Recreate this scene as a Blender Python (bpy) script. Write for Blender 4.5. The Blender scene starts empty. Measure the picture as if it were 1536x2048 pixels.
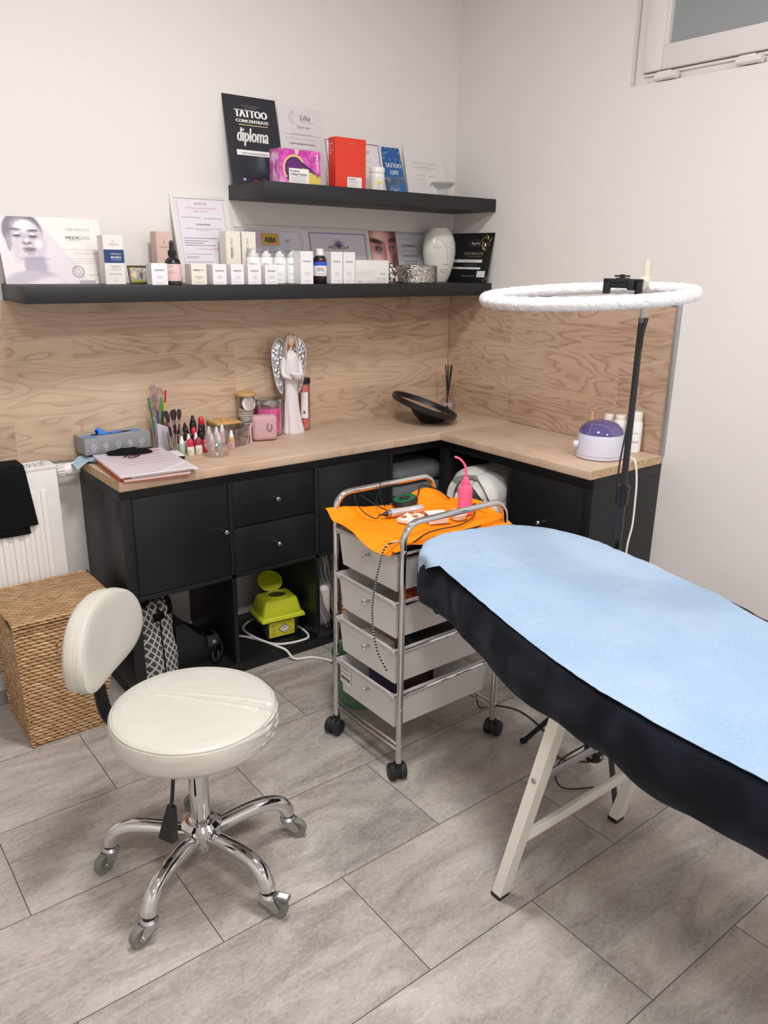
import bpy, bmesh, math, random
from math import sin, cos, pi, radians as R
from mathutils import Vector, Matrix, Euler, noise
random.seed(7)
SC = bpy.context.scene
COL = SC.collection

# ---------------- camera ----------------
cd = bpy.data.cameras.new('camera'); cam = bpy.data.objects.new('camera', cd); COL.objects.link(cam)
yaw, pit, rol = 0.6645, 0.3094, 0.0148
F_ = Vector((sin(yaw)*cos(pit), cos(yaw)*cos(pit), -sin(pit)))
R0 = F_.cross(Vector((0, 0, 1))).normalized(); U0 = R0.cross(F_)
R_ = cos(rol)*R0 + sin(rol)*U0; U_ = -sin(rol)*R0 + cos(rol)*U0
cam.matrix_world = Matrix(((R_.x, U_.x, -F_.x, -2.5219), (R_.y, U_.y, -F_.y, -2.7513), (R_.z, U_.z, -F_.z, 1.4614), (0, 0, 0, 1)))
cd.sensor_fit = 'VERTICAL'; cd.sensor_height = 36; cd.lens = 36*1570.8/2048; cd.clip_start = 0.02
SC.camera = cam

# ---------------- world, exposure ----------------
w = bpy.data.worlds.new('world'); SC.world = w; w.use_nodes = True
w.node_tree.nodes['Background'].inputs[0].default_value = (0.9, 0.93, 1, 1)
w.node_tree.nodes['Background'].inputs[1].default_value = 0.05
SC.view_settings.view_transform = 'Standard'; SC.view_settings.look = 'None'
SC.view_settings.exposure = 0.06; SC.view_settings.gamma = 1; SC.view_settings.use_curve_mapping = False
CEIL = 2.75
# ceiling lamps: x, y, radius, power
LAMPS = [(-1.65, -1.5, 0.19, 30), (-2.4, -3.1, 0.19, 29), (-0.9, -3.2, 0.19, 22)]
LAMP_COL = (1.0, 0.99, 0.985)
for i, (x, y, r, p) in enumerate(LAMPS):
    ld = bpy.data.lights.new('ceiling_lamp_light', 'AREA'); ld.shape = 'DISK'; ld.size = 2*r; ld.energy = p; ld.color = LAMP_COL
    lo = bpy.data.objects.new('ceiling_lamp_light', ld); COL.objects.link(lo); lo.location = (x, y, CEIL-0.055)

# ---------------- materials ----------------
def lin(c):
    if isinstance(c, str):
        c = c.lstrip('#'); c = [int(c[i:i+2], 16)/255 for i in (0, 2, 4)]
    return tuple(((v/12.92) if v <= 0.04045 else ((v+0.055)/1.055)**2.4) for v in c[:3])
_MC = {}
def pm(name, col, rough=0.5, metal=0.0, var=0.0, vs=20.0, bump=0.0, bs=60.0, spec=0.5, **kw):
    if name in _MC: return _MC[name]
    m = bpy.data.materials.new(name); m.use_nodes = True; nt = m.node_tree; b = nt.nodes['Principled BSDF']
    c = lin(col); b.inputs['Base Color'].default_value = (*c, 1)
    b.inputs['Roughness'].default_value = rough; b.inputs['Metallic'].default_value = metal
    b.inputs['Specular IOR Level'].default_value = spec
    for k, v in kw.items(): b.inputs[k.replace('_', ' ')].default_value = v
    if var or bump:
        tc = nt.nodes.new('ShaderNodeTexCoord')
    if var:
        n = nt.nodes.new('ShaderNodeTexNoise'); n.inputs['Scale'].default_value = vs; n.inputs['Detail'].default_value = 4
        nt.links.new(tc.outputs['Object'], n.inputs['Vector'])
        r = nt.nodes.new('ShaderNodeValToRGB'); r.color_ramp.elements[0].position = .3; r.color_ramp.elements[1].position = .7
        r.color_ramp.elements[0].color = (*[v*(1-var) for v in c], 1); r.color_ramp.elements[1].color = (*[min(1, v*(1+var)) for v in c], 1)
        nt.links.new(n.outputs['Fac'], r.inputs['Fac']); nt.links.new(r.outputs['Color'], b.inputs['Base Color'])
    if bump:
        n = nt.nodes.new('ShaderNodeTexNoise'); n.inputs['Scale'].default_value = bs; n.inputs['Detail'].default_value = 3
        nt.links.new(tc.outputs['Object'], n.inputs['Vector'])
        bp = nt.nodes.new('ShaderNodeBump'); bp.inputs['Strength'].default_value = bump; bp.inputs['Distance'].default_value = 0.01
        nt.links.new(n.outputs['Fac'], bp.inputs['Height']); nt.links.new(bp.outputs['Normal'], b.inputs['Normal'])
    _MC[name] = m; return m
class NT:                                  # tiny node helper
    def __init__(s, name):
        s.m = bpy.data.materials.new(name); s.m.use_nodes = True; s.nt = s.m.node_tree; s.b = s.nt.nodes['Principled BSDF']
        s.out = s.nt.nodes['Material Output']
    def n(s, t, ins=None, **a):
        o = s.nt.nodes.new('ShaderNode'+t)
        for k, v in a.items(): setattr(o, k, v)
        for k, v in (ins or {}).items():
            if isinstance(v, bpy.types.NodeSocket): s.nt.links.new(v, o.inputs[k])
            else: o.inputs[k].default_value = v
        return o
    def L(s, a, b): s.nt.links.new(a, b)
    def math(s, op, a, b=0.0, c=None):
        d = {0: a, 1: b}
        if c is not None: d[2] = c
        return s.n('Math', d, operation=op).outputs[0]
    def ramp(s, fac, stops):
        r = s.n('ValToRGB', {0: fac}); e = r.color_ramp.elements
        while len(e) < len(stops): e.new(0.5)
        for i, (p, c) in enumerate(stops): e[i].position = p; e[i].color = (*c, 1)
        return r.outputs['Color']
    def mix(s, f, a, b, mode='MIX'):
        o = s.n('Mix', {0: f}, data_type='RGBA', blend_type=mode)
        for i, v in ((6, a), (7, b)):
            if isinstance(v, bpy.types.NodeSocket): s.L(v, o.inputs[i])
            else: o.inputs[i].default_value = (*v, 1)
        return o.outputs[2]
def wood_mat(name, axis='xz', plank=None, light='#d2b89f', dark='#a2866d', warp=1.0, off=(0, 0, 0), rk=1.0, ra=1.0):
    """oak laminate: contour lines of a stretched noise give cathedral grain; plank = (length, height, z0) for board joints"""
    t = NT(name); tc = t.n('TexCoord'); sp = t.n('SeparateXYZ', {0: tc.outputs['Object']})
    idx = {'x': 0, 'y': 1, 'z': 2}
    u = sp.outputs[idx[axis[0]]]; v = sp.outputs[idx[axis[1]]]
    seed = 0.0; tint = None
    if plank:
        cv = t.n('CombineXYZ', {0: t.math('ADD', u, off[0]), 1: t.math('SUBTRACT', v, plank[2])})
        br = t.n('TexBrick', {0: cv.outputs[0], 'Color1': (0, 0, 0, 1), 'Color2': (1, 1, 1, 1), 'Mortar': (.5, .5, .5, 1), 'Scale': 1.0, 'Mortar Size': 0.0006, 'Mortar Smooth': 0.0, 'Brick Width': plank[0], 'Row Height': plank[1]}, offset=0.37)
        seed = t.math('MULTIPLY', t.n('SeparateColor', {0: br.outputs['Color']}).outputs[0], 7.3)
        tint = t.n('SeparateColor', {0: br.outputs['Color']}).outputs[0]; mort = br.outputs['Fac']
    pv = t.n('CombineXYZ', {0: t.math('MULTIPLY', u, 1.15), 1: t.math('MULTIPLY', v, 5.5), 2: seed})
    n1 = t.n('TexNoise', {'Vector': pv.outputs[0], 'Scale': 1.7*warp, 'Detail': 2.2, 'Roughness': .42, 'Distortion': .35})
    saw = t.math('FRACT', t.math('MULTIPLY', n1.outputs['Fac'], 13.0*rk)); rings = t.math('SUBTRACT', .32, t.math('ADD', t.math('POWER', saw, 3.0), t.math('POWER', t.math('SUBTRACT', 1.0, saw), 14.0)))
    fine = t.n('TexNoise', {'Vector': t.n('CombineXYZ', {0: t.math('MULTIPLY', u, 9.0), 1: t.math('MULTIPLY', v, 260.0), 2: seed}).outputs[0], 'Scale': 1.0, 'Detail': 3.0})
    big = t.n('TexNoise', {'Vector': t.n('CombineXYZ', {0: t.math('MULTIPLY', u, 1.3), 1: t.math('MULTIPLY', v, 4.0), 2: t.math('ADD', seed, 5.0)}).outputs[0], 'Scale': 1.2, 'Detail': 4.0})
    a = t.math('ADD', t.math('MULTIPLY', rings, .52*ra), t.math('MULTIPLY', t.math('SUBTRACT', fine.outputs['Fac'], .5), .7))
    a = t.math('ADD', a, t.math('MULTIPLY', t.math('SUBTRACT', big.outputs['Fac'], .5), 1.5))
    a = t.math('ADD', a, .52)
    if tint is not None: a = t.math('ADD', a, t.math('MULTIPLY', t.math('SUBTRACT', tint, .5), .38))
    c = t.ramp(a, [(0.0, lin(dark)), (.45, tuple((p+q)/2*1.02 for p, q in zip(lin(dark), lin(light)))), (1.0, lin(light))])
    if plank: c = t.mix(t.math('MULTIPLY', mort, .5), c, (.62, .5, .38))
    t.L(c, t.b.inputs['Base Color']); t.b.inputs['Roughness'].default_value = .48
    return t.m
def floor_mat():
    t = NT('grey_stone_effect_laminate'); tc = t.n('TexCoord'); sp = t.n('SeparateXYZ', {0: tc.outputs['Object']})
    u, v = sp.outputs[0], sp.outputs[1]
    cv = t.n('CombineXYZ', {0: t.math('ADD', u, 8*.645+.005), 1: t.math('ADD', v, .3355*14+.4425)})
    br = t.n('TexBrick', {0: cv.outputs[0], 'Color1': (0, 0, 0, 1), 'Color2': (1, 1, 1, 1), 'Mortar': (.5, .5, .5, 1), 'Scale': 1.0, 'Mortar Size': .0013, 'Mortar Smooth': .25, 'Brick Width': .645, 'Row Height': .3355}, offset=0.5)
    s = t.n('SeparateColor', {0: br.outputs['Color']}).outputs[0]
    w = t.math('MULTIPLY', s, 9.1)
    def N(sx, sy, sc, det, dist=0.0, ad=0.0, rough=.55):
        return t.n('TexNoise', {'Vector': t.n('CombineXYZ', {0: t.math('MULTIPLY', u, sx), 1: t.math('MULTIPLY', v, sy), 2: t.math('ADD', w, ad)}).outputs[0], 'Scale': sc, 'Detail': det, 'Distortion': dist, 'Roughness': rough}).outputs['Fac']
    streak = N(1.0, 3.1, 3.4, 8, .8, 0, .66); blot = N(1, 1.6, 2.4, 5, .4, 3); fine = N(1, 1.8, 70, 6, .6, 6, .75); vein = N(1, 2.4, 5.5, 6, 1.2, 9)
    a = t.math('ADD', t.math('MULTIPLY', t.math('SUBTRACT', streak, .5), 1.5), t.math('MULTIPLY', t.math('SUBTRACT', fine, .5), 1.0))
    a = t.math('ADD', a, t.math('MULTIPLY', t.math('SUBTRACT', s, .5), .16)); a = t.math('ADD', a, .55)
    c = t.ramp(a, [(0.05, lin('#716d69')), (.38, lin('#9c9690')), (.60, lin('#b0aaa3')), (1.0, lin('#cec8c1'))])
    pink = t.ramp(blot, [(.42, (1, 1, 1)), (.62, (1.0, .945, .93))])
    c = t.mix(1.0, c, pink, 'MULTIPLY')
    vv = t.ramp(t.math('ABSOLUTE', t.math('SUBTRACT', vein, .5)), [(0.0, (1, 1, 1)), (.012, (0, 0, 0))])
    c = t.mix(t.math('MULTIPLY', vv, .13), c, lin('#77706c'))
    c = t.mix(t.math('MULTIPLY', br.outputs['Fac'], .95), c, lin('#433c38'))
    t.L(c, t.b.inputs['Base Color']); t.b.inputs['Roughness'].default_value = .42; t.b.inputs['Specular IOR Level'].default_value = .4
    bp = t.n('Bump', {'Strength': .12, 'Distance': .002, 'Height': t.math('SUBTRACT', fine, t.math('MULTIPLY', br.outputs['Fac'], 1.5))})
    t.L(bp.outputs[0], t.b.inputs['Normal'])
    return t.m
def black_wood(name='black_brown_laminate'):
    t = NT(name); tc = t.n('TexCoord'); sp = t.n('SeparateXYZ', {0: tc.outputs['Object']})
    f = t.n('TexNoise', {'Vector': t.n('CombineXYZ', {0: t.math('MULTIPLY', sp.outputs[0], 5.), 1: t.math('MULTIPLY', sp.outputs[1], 5.), 2: t.math('MULTIPLY', sp.outputs[2], 160.)}).outputs[0], 'Scale': 1.0, 'Detail': 4.0}).outputs['Fac']
    c = t.ramp(f, [(.3, lin('#0d0f13')), (.7, lin('#17191d'))])
    t.L(c, t.b.inputs['Base Color']); t.b.inputs['Roughness'].default_value = .42; t.b.inputs['Specular IOR Level'].default_value = .45
    t.L(t.n('Bump', {'Strength': .1, 'Distance': .002, 'Height': f}).outputs[0], t.b.inputs['Normal'])
    return t.m
def chip_mat():
    t = NT('raw_chipboard_edge'); tc = t.n('TexCoord')
    v = t.n('TexVoronoi', {'Vector': tc.outputs['Object'], 'Scale': 330.0}); n = t.n('TexNoise', {'Vector': tc.outputs['Object'], 'Scale': 260.0, 'Detail': 3.0})
    a = t.math('ADD', t.math('MULTIPLY', t.n('SeparateColor', {0: v.outputs['Color']}).outputs[0], .6), t.math('MULTIPLY', n.outputs['Fac'], .5))
    t.L(t.ramp(a, [(.15, lin('#8d6f4d')), (.5, lin('#c3a680')), (.95, lin('#e2cda9'))]), t.b.inputs['Base Color']); t.b.inputs['Roughness'].default_value = .8
    return t.m
def clear_mat(name, col=(1, 1, 1), fac=.12, rough=.03):
    """thin clear plastic / glass: mostly see-through, with a glossy skin that grows towards grazing angles"""
    t = NT(name); t.nt.nodes.remove(t.b)
    tr = t.n('BsdfTransparent', {0: (*col, 1)}); gl = t.n('BsdfGlossy', {0: (1, 1, 1, 1), 'Roughness': rough})
    lw = t.n('LayerWeight', {0: .35})
    f = t.math('ADD', t.math('MULTIPLY', lw.outputs['Facing'], .38), fac*.35)
    mx = t.n('MixShader', {0: f, 1: tr.outputs[0], 2: gl.outputs[0]}); t.L(mx.outputs[0], t.out.inputs[0])
    return t.m
def frosted_mat(name, col='#dcd8d6', see=.45, rough=.35):
    t = NT(name); tr = t.n('BsdfTransparent', {0: (.93, .92, .92, 1)})
    t.b.inputs['Base Color'].default_value = (*lin(col), 1); t.b.inputs['Roughness'].default_value = rough
    tl = t.n('BsdfTranslucent', {0: (*lin(col), 1)})
    m1 = t.n('MixShader', {0: .22, 1: t.b.outputs[0], 2: tl.outputs[0]})
    mx = t.n('MixShader', {0: see, 1: m1.outputs[0], 2: tr.outputs[0]}); t.L(mx.outputs[0], t.out.inputs[0])
    return t.m
def print_mat():
    t = NT('printed_card'); a = t.n('VertexColor', layer_name='Col'); t.L(a.outputs[0], t.b.inputs['Base Color']); t.b.inputs['Roughness'].default_value = .4
    return t.m
def weave_mat(name, ax):
    """plaited water hyacinth: rows of slanting rope strands"""
    t = NT(name); tc = t.n('TexCoord'); sp = t.n('SeparateXYZ', {0: tc.outputs['Object']})
    u, v = [sp.outputs['xyz'.index(k)] for k in ax]
    row = t.math('DIVIDE', v, .0118); fr = t.math('SUBTRACT', t.math('FRACT', t.math('ADD', row, 200.0)), .5)
    par = t.math('MULTIPLY', t.math('FLOOR', t.math('MULTIPLY', t.math('FRACT', t.math('MULTIPLY', t.math('FLOOR', row), .5)), 2.0)), .5)
    nz = t.n('TexNoise', {'Vector': tc.outputs['Object'], 'Scale': 22.0, 'Detail': 3.0}).outputs['Fac']
    col = t.math('ADD', t.math('ADD', t.math('DIVIDE', u, .025), par), t.math('MULTIPLY', fr, .55)); col = t.math('ADD', col, t.math('MULTIPLY', nz, .9))
    fc = t.math('SUBTRACT', t.math('FRACT', t.math('ADD', col, 200.0)), .5)
    h = t.math('SUBTRACT', 1.0, t.math('ADD', t.math('MULTIPLY', t.math('POWER', t.math('ABSOLUTE', t.math('MULTIPLY', fr, 2.0)), 2.2), .95), t.math('MULTIPLY', t.math('POWER', t.math('ABSOLUTE', t.math('MULTIPLY', fc, 2.0)), 3.0), .75)))
    h = t.math('MAXIMUM', h, 0.0)
    cc = t.n('TexNoise', {'Vector': t.n('CombineXYZ', {0: t.math('FLOOR', col), 1: t.math('FLOOR', row)}).outputs[0], 'Scale': 3.7, 'Detail': 1.0}).outputs['Fac']
    c = t.ramp(cc, [(.3, lin('#b6895a')), (.5, lin('#d0a577')), (.72, lin('#e6c294'))])
    c = t.mix(t.ramp(h, [(0.0, (.85, .85, .85)), (.32, (0, 0, 0))]), c, lin('#5e4020'))
    t.L(c, t.b.inputs['Base Color']); t.b.inputs['Roughness'].default_value = .65
    t.L(t.n('Bump', {'Strength': 1.0, 'Distance': .006, 'Height': h}).outputs[0], t.b.inputs['Normal'])
    return t.m

M_wall = pm('warm_white_wall_paint', '#e6e1de', .75, var=.012, vs=1.5, bump=.02, bs=90, spec=.25)
M_ceil = pm('white_ceiling_paint', '#f2efec', .85)
M_blackw = black_wood()
M_shelf = pm('charcoal_shelf_laminate', '#15171a', .5, var=.06, vs=40)
M_chip = chip_mat()
M_chrome = pm('chrome', '#d4d4d6', .07, 1.0)
M_steel = pm('brushed_steel', '#b9b9bb', .28, 1.0)
M_alu = pm('satin_aluminium', '#b4b5b8', .38, .85)
M_white = pm('white_plastic', '#ece9e6', .35)
M_pvc = pm('window_white_pvc', '#e6dfde', .38)
M_cream = pm('cream_painted_steel', '#ebe8de', .38)
M_leather = pm('white_leatherette', '#c8c5bb', .36, var=.03, vs=7, bump=.04, bs=55, spec=.5)
M_stitch = pm('white_stitching', '#c9c5ba', .6)
M_black = pm('black_plastic', '#121316', .38)
M_rubber = pm('black_rubber', '#16171a', .55)
M_grey_rub = pm('grey_rubber', '#77766f', .55)
M_print = print_mat()
M_ink = pm('dark_ink', '#2b2a2e', .5)
M_greyink = pm('grey_ink', '#8f8a8c', .5)
M_whiteink = pm('white_ink', '#f1f0ee', .45)
M_paper = pm('white_card', '#ebe7e6', .5)
M_glass = clear_mat('clear_glass', (.97, .98, .98), .14)
M_acry = clear_mat('clear_acrylic', (.93, .91, .91), .16)

# ---------------- mesh builder ----------------
XZ = Matrix.Rotation(pi/2, 4, 'X')                                  # draws (x, y) on an upright sheet facing -y
def mat_side(): return Matrix(((0, 0, -1, 0), (-1, 0, 0, 0), (0, 1, 0, 0), (0, 0, 0, 1)))   # on a sheet facing -x
_TC = {}
def glyphs(s):
    if s not in _TC:
        cu = bpy.data.curves.new('lettering', 'FONT'); cu.body = s; cu.size = 1; cu.align_x = 'LEFT'; cu.resolution_u = 2
        ob = bpy.data.objects.new('lettering', cu); me = bpy.data.meshes.new_from_object(ob)
        _TC[s] = ([v.co.copy() for v in me.vertices], [tuple(p.vertices) for p in me.polygons])
        bpy.data.objects.remove(ob); bpy.data.meshes.remove(me); bpy.data.curves.remove(cu)
    return _TC[s]
class B:
    def __init__(s, T=None): s.v = []; s.f = []; s.mi = []; s.mats = []; s.T = T or Matrix(); s.col = {}
    def _m(s, m):
        if m not in s.mats: s.mats.append(m)
        return s.mats.index(m)
    def add(s, vs, fs, m, T=None):
        T = s.T @ T if T is not None else s.T
        o = len(s.v); s.v += [T @ Vector(p) for p in vs]; k = s._m(m)
        for f in fs: s.f.append(tuple(i+o for i in f)); s.mi.append(k)
        return o
    def bm(s, bm, m, T=None):
        bm.verts.ensure_lookup_table()
        s.add([v.co.copy() for v in bm.verts], [[v.index for v in f.verts] for f in bm.faces], m, T); bm.free()
    def box(s, c, d, m, bev=0.0, T=None, seg=2, taper=None):
        bm = bmesh.new(); bmesh.ops.create_cube(bm, size=1)
        for v in bm.verts:
            k = 1.0
            if taper and v.co.z < 0: k = taper
            v.co = Vector((c[0]+v.co.x*d[0]*k, c[1]+v.co.y*d[1]*k, c[2]+v.co.z*d[2]))
        if bev > 0: bmesh.ops.bevel(bm, geom=list(bm.edges)+list(bm.verts), offset=bev, segments=seg, affect='EDGES', profile=.5)
        bm.verts.index_update(); s.bm(bm, m, T)
    def b2(s, a, b, m, bev=0.0, T=None, seg=2):
        s.box([(p+q)/2 for p, q in zip(a, b)], [abs(q-p) for p, q in zip(a, b)], m, bev, T, seg)
    def lathe(s, prof, m, c=(0, 0, 0), n=24, T=None, sx=1, sy=1):
        vs, fs = [], []
        for r, z in prof:
            for i in range(n):
                a = 2*pi*i/n; vs.append((c[0]+r*sx*cos(a), c[1]+r*sy*sin(a), c[2]+z))
        for j in range(len(prof)-1):
            for i in range(n):
                k = (i+1) % n; fs.append((j*n+i, j*n+k, (j+1)*n+k, (j+1)*n+i))
        if prof[0][0] > 1e-5: fs.append(tuple(reversed(range(n))))
        if prof[-1][0] > 1e-5: fs.append(tuple(range((len(prof)-1)*n, len(prof)*n)))
        s.add(vs, fs, m, T)
    def cyl(s, a, b, r, m, n=16, r2=None, T=None):
        s.tube([a, b], [r, r if r2 is None else r2], m, n, T=T)
    def tube(s, pts, r, m, n=10, closed=False, T=None, flat=1.0):
        pts = [Vector(p) for p in pts]; N = len(pts); rs = r if isinstance(r, (list, tuple)) else [r]*N
        tg = []
        for i in range(N):
            a = pts[(i-1) % N] if (closed or i) else pts[i]; b = pts[(i+1) % N] if (closed or i < N-1) else pts[i]
            tg.append((b-a).normalized())
        up = Vector((0, 0, 1)) if abs(tg[0].z) < .9 else Vector((1, 0, 0))
        x = up.cross(tg[0]).normalized(); vs, fs = [], []
        for i in range(N):
            x = (x - tg[i]*x.dot(tg[i])).normalized(); y = tg[i].cross(x)
            for k in range(n):
                a = 2*pi*k/n; vs.append(pts[i] + (x*cos(a) + y*sin(a)*flat)*rs[i])
        for i in range(N if closed else N-1):
            j = (i+1) % N
            for k in range(n):
                l = (k+1) % n; fs.append((i*n+k, i*n+l, j*n+l, j*n+k))
        if not closed: fs.append(tuple(reversed(range(n)))); fs.append(tuple(range((N-1)*n, N*n)))
        s.add(vs, fs, m, T)
    def ell(s, c, r, m, n=16, T=None, k=10):
        pr = [(max(1e-6, sin(pi*i/k)), -cos(pi*i/k)) for i in range(k+1)]
        s.lathe([(a, z) for a, z in pr], m, n=n, T=(T or Matrix()) @ Matrix.Translation(c) @ Matrix.Diagonal((*r, 1)))
    def prism(s, poly, z0, z1, m, T=None):
        n = len(poly); vs = [(x, y, z0) for x, y in poly] + [(x, y, z1) for x, y in poly]
        fs = [tuple(reversed(range(n))), tuple(range(n, 2*n))] + [(i, (i+1) % n, (i+1) % n+n, i+n) for i in range(n)]
        s.add(vs, fs, m, T)
    def rect(s, x0, y0, x1, y1, m, T=None, z=0.0):
        s.add([(x0, y0, z), (x1, y0, z), (x1, y1, z), (x0, y1, z)], [(0, 1, 2, 3)], m, T)
    def text(s, t, x, y, size, m, T=None, w=None, al='C', bold=0.0):
        """t printed at (x, y) of the sheet T; w stretches the line to that width"""
        vs, fs = glyphs(t)
        if not vs: return
        x0 = min(v.x for v in vs); x1 = max(v.x for v in vs); k = size if w is None else w/(x1-x0)
        ox = {'C': -(x0+x1)/2*k, 'L': -x0*k, 'R': -x1*k}[al]
        for d in ((0, -bold*size, bold*size) if bold else (0,)):
            s.add([(x+ox+v.x*k+d, y+v.y*size, .0004+abs(d)*.01) for v in vs], fs, m, T)
    def lines(s, x0, x1, ys, m, T=None, h=.0009, rag=0.0):
        for y in ys:
            q = random.uniform(0, rag)*(x1-x0)/2; s.rect(x0+q, y, x1-q, y+h, m, T, z=.0004)
    def scrawl(s, x0, x1, y, h, m, T=None, n=7, r=.0004):
        pts = []; N = n*6
        for i in range(N+1):
            a = i/N; pts.append((x0+(x1-x0)*a+h*.35*sin(a*n*2*pi*1.0), y+h*.5*sin(a*n*2*pi+1)*(.5+.5*noise.noise(Vector((a*9, x0*50, 0)))), .0006))
        s.tube(pts, r, m, 4, T=T)
    def img(s, x0, y0, x1, y1, nx, ny, fn, T=None, z=.0003):
        vs = [(x0+(x1-x0)*i/nx, y0+(y1-y0)*j/ny, z) for j in range(ny+1) for i in range(nx+1)]
        fs = [(j*(nx+1)+i, j*(nx+1)+i+1, (j+1)*(nx+1)+i+1, (j+1)*(nx+1)+i) for j in range(ny) for i in range(nx)]
        o = s.add(vs, fs, M_print, T)
        for j in range(ny+1):
            for i in range(nx+1): s.col[o+j*(nx+1)+i] = lin(fn(i/nx, j/ny))
    def cloth(s, fn, nu, nv, m, th=.001, T=None):
        """sheet fn(u, v) -> point with real thickness th"""
        P = [[Vector(fn(i/nu, j/nv)) for i in range(nu+1)] for j in range(nv+1)]
        vs = []; bk = []
        for j in range(nv+1):
            for i in range(nu+1):
                du = P[j][min(i+1, nu)]-P[j][max(i-1, 0)]; dv = P[min(j+1, nv)][i]-P[max(j-1, 0)][i]
                nn = du.cross(dv); nn = nn.normalized() if nn.length > 1e-9 else Vector((0, 0, 1))
                vs.append(P[j][i]); bk.append(P[j][i]-nn*th)
        W = nu+1; K = W*(nv+1); fs = []
        for j in range(nv):
            for i in range(nu):
                a = j*W+i; fs.append((a, a+1, a+W+1, a+W)); fs.append((a+K+W, a+K+W+1, a+K+1, a+K))
        for i in range(nu): fs.append((i, i+K, i+1+K, i+1)); a = nv*W+i; fs.append((a, a+1, a+1+K, a+K))
        for j in range(nv): a = j*W; fs.append((a, a+W, a+W+K, a+K)); a = j*W+nu; fs.append((a, a+K, a+W+K, a+W))
        s.add(vs+bk, fs, m, T)
    def build(s, name, parent=None, loc=(0, 0, 0), rot=(0, 0, 0), sharp=35, **tags):
        me = bpy.data.meshes.new(name); me.from_pydata([tuple(v) for v in s.v], [], s.f)
        for m in s.mats: me.materials.append(m)
        me.polygons.foreach_set('material_index', s.mi); me.polygons.foreach_set('use_smooth', [True]*len(s.f))
        if s.col:
            ca = me.color_attributes.new('Col', 'FLOAT_COLOR', 'POINT')
            for i, c in s.col.items(): ca.data[i].color = (*c, 1)
        me.update(); me.set_sharp_from_angle(angle=R(sharp))
        o = bpy.data.objects.new(name, me); COL.objects.link(o); o.parent = parent; o.location = loc; o.rotation_euler = rot
        for k, v in tags.items(): o[k] = v
        return o
def thing(name, label, cat, loc=(0, 0, 0), rot=(0, 0, 0), group=None):
    o = bpy.data.objects.new(name, None); COL.objects.link(o); o.location = loc; o.rotation_euler = rot
    o.empty_display_size = .05; o['label'] = label; o['category'] = cat
    if group: o['group'] = group
    return o
def dup(root, loc, rot=None, label=None, group=None):
    def cp(o, par):
        c = o.copy(); COL.objects.link(c); c.parent = par
        for ch in list(o.children): cp(ch, c)
        return c
    c = cp(root, None); c.location = loc
    if rot is not None: c.rotation_euler = rot
    if label: c['label'] = label
    if group: c['group'] = group
    return c
def bez(pts, n=8):
    """smooth path through points (Catmull-Rom)"""
    P = [Vector(p) for p in pts]; P = [P[0]*2-P[1]]+P+[P[-1]*2-P[-2]]; out = []
    for i in range(1, len(P)-2):
        for k in range(n):
            t = k/n; a, b, c, d = P[i-1:i+3]
            out.append(.5*((2*b)+(-a+c)*t+(2*a-5*b+4*c-d)*t*t+(-a+3*b-3*c+d)*t**3))
    out.append(P[-2]); return out
def ss(a, b, x):
    t = max(0., min(1., (x-a)/(b-a))); return t*t*(3-2*t)
def mixc(a, b, t): return tuple(p+(q-p)*t for p, q in zip(a, b))
def hx(c): return tuple(int(c[i:i+2], 16)/255 for i in (1, 3, 5))

# ================= the room =================
KX0 = -1.7254
def st(b, name, **k): return b.build(name, kind='structure', **k)
X0, Y0 = -3.7, -4.4
b = B(); b.b2((X0, Y0, -.05), (0, 0, 0), floor_mat()); st(b, 'floor')
b = B(); b.b2((X0, Y0, CEIL), (0, 0, CEIL+.08), M_ceil); st(b, 'ceiling')
b = B(); b.b2((X0-.1, 0, -.05), (.1, .1, CEIL), M_wall); st(b, 'wall_back')
WY0, WY1, WZ0, WZ1 = -.872, -2.05, 2.044, 2.62
b = B()
b.b2((0, Y0, -.05), (.14, 0, WZ0), M_wall); b.b2((0, Y0, WZ1), (.14, 0, CEIL), M_wall)
b.b2((0, WY0, WZ0), (.14, 0, WZ1), M_wall); b.b2((0, Y0, WZ0), (.14, WY1, WZ1), M_wall); st(b, 'wall_right')
b = B(); b.b2((X0-.1, Y0, -.05), (X0, 0, CEIL), M_wall); st(b, 'wall_left')
b = B(); b.b2((X0-.1, Y0-.1, -.05), (.1, Y0, CEIL), M_wall); st(b, 'wall_front')
b = B(); b.b2((X0, -.012, 0), (0, 0, .07), M_white, .003); st(b, 'baseboard_back')
b = B(); b.b2((-.012, Y0, 0), (0, -1.18, .07), M_white, .003); st(b, 'baseboard_right')

# window: outer frame in the reveal, sash, frosted pane, drip profile and hinge covers
win = bpy.data.objects.new('window_1', None); COL.objects.link(win); win.location = (0, 0, 0); win['kind'] = 'structure'
def ring_frame(b, y0, y1, z0, z1, wd, x0, x1, m, bev=.003):
    b.b2((x0, y0, z0), (x1, y0-wd, z1), m, bev); b.b2((x0, y1+wd, z0), (x1, y1, z1), m, bev)
    b.b2((x0, y0-wd+.001, z0), (x1, y1+wd-.001, z0+wd), m, bev); b.b2((x0, y0-wd+.001, z1-wd), (x1, y1+wd-.001, z1), m, bev)
b = B(); ring_frame(b, WY0-.003, WY1+.003, WZ0+.003, WZ1-.003, .05, .022, .085, M_pvc); b.build('window_frame', win)
b = B(); ring_frame(b, -.912, WY1+.04, 2.081, WZ1-.04, .075, .004, .07, M_pvc, .005)
ring_frame(b, -.985, WY1+.113, 2.131, WZ1-.088, .012, .012, .05, M_pvc, .004); sash = b.build('sash', win)
b = B(); b.b2((.03, -.99, 2.138), (.036, WY1+.12, WZ1-.09), pm('frosted_grey_glass', '#949b9d', .32, spec=.6)); b.build('pane', sash)
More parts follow.
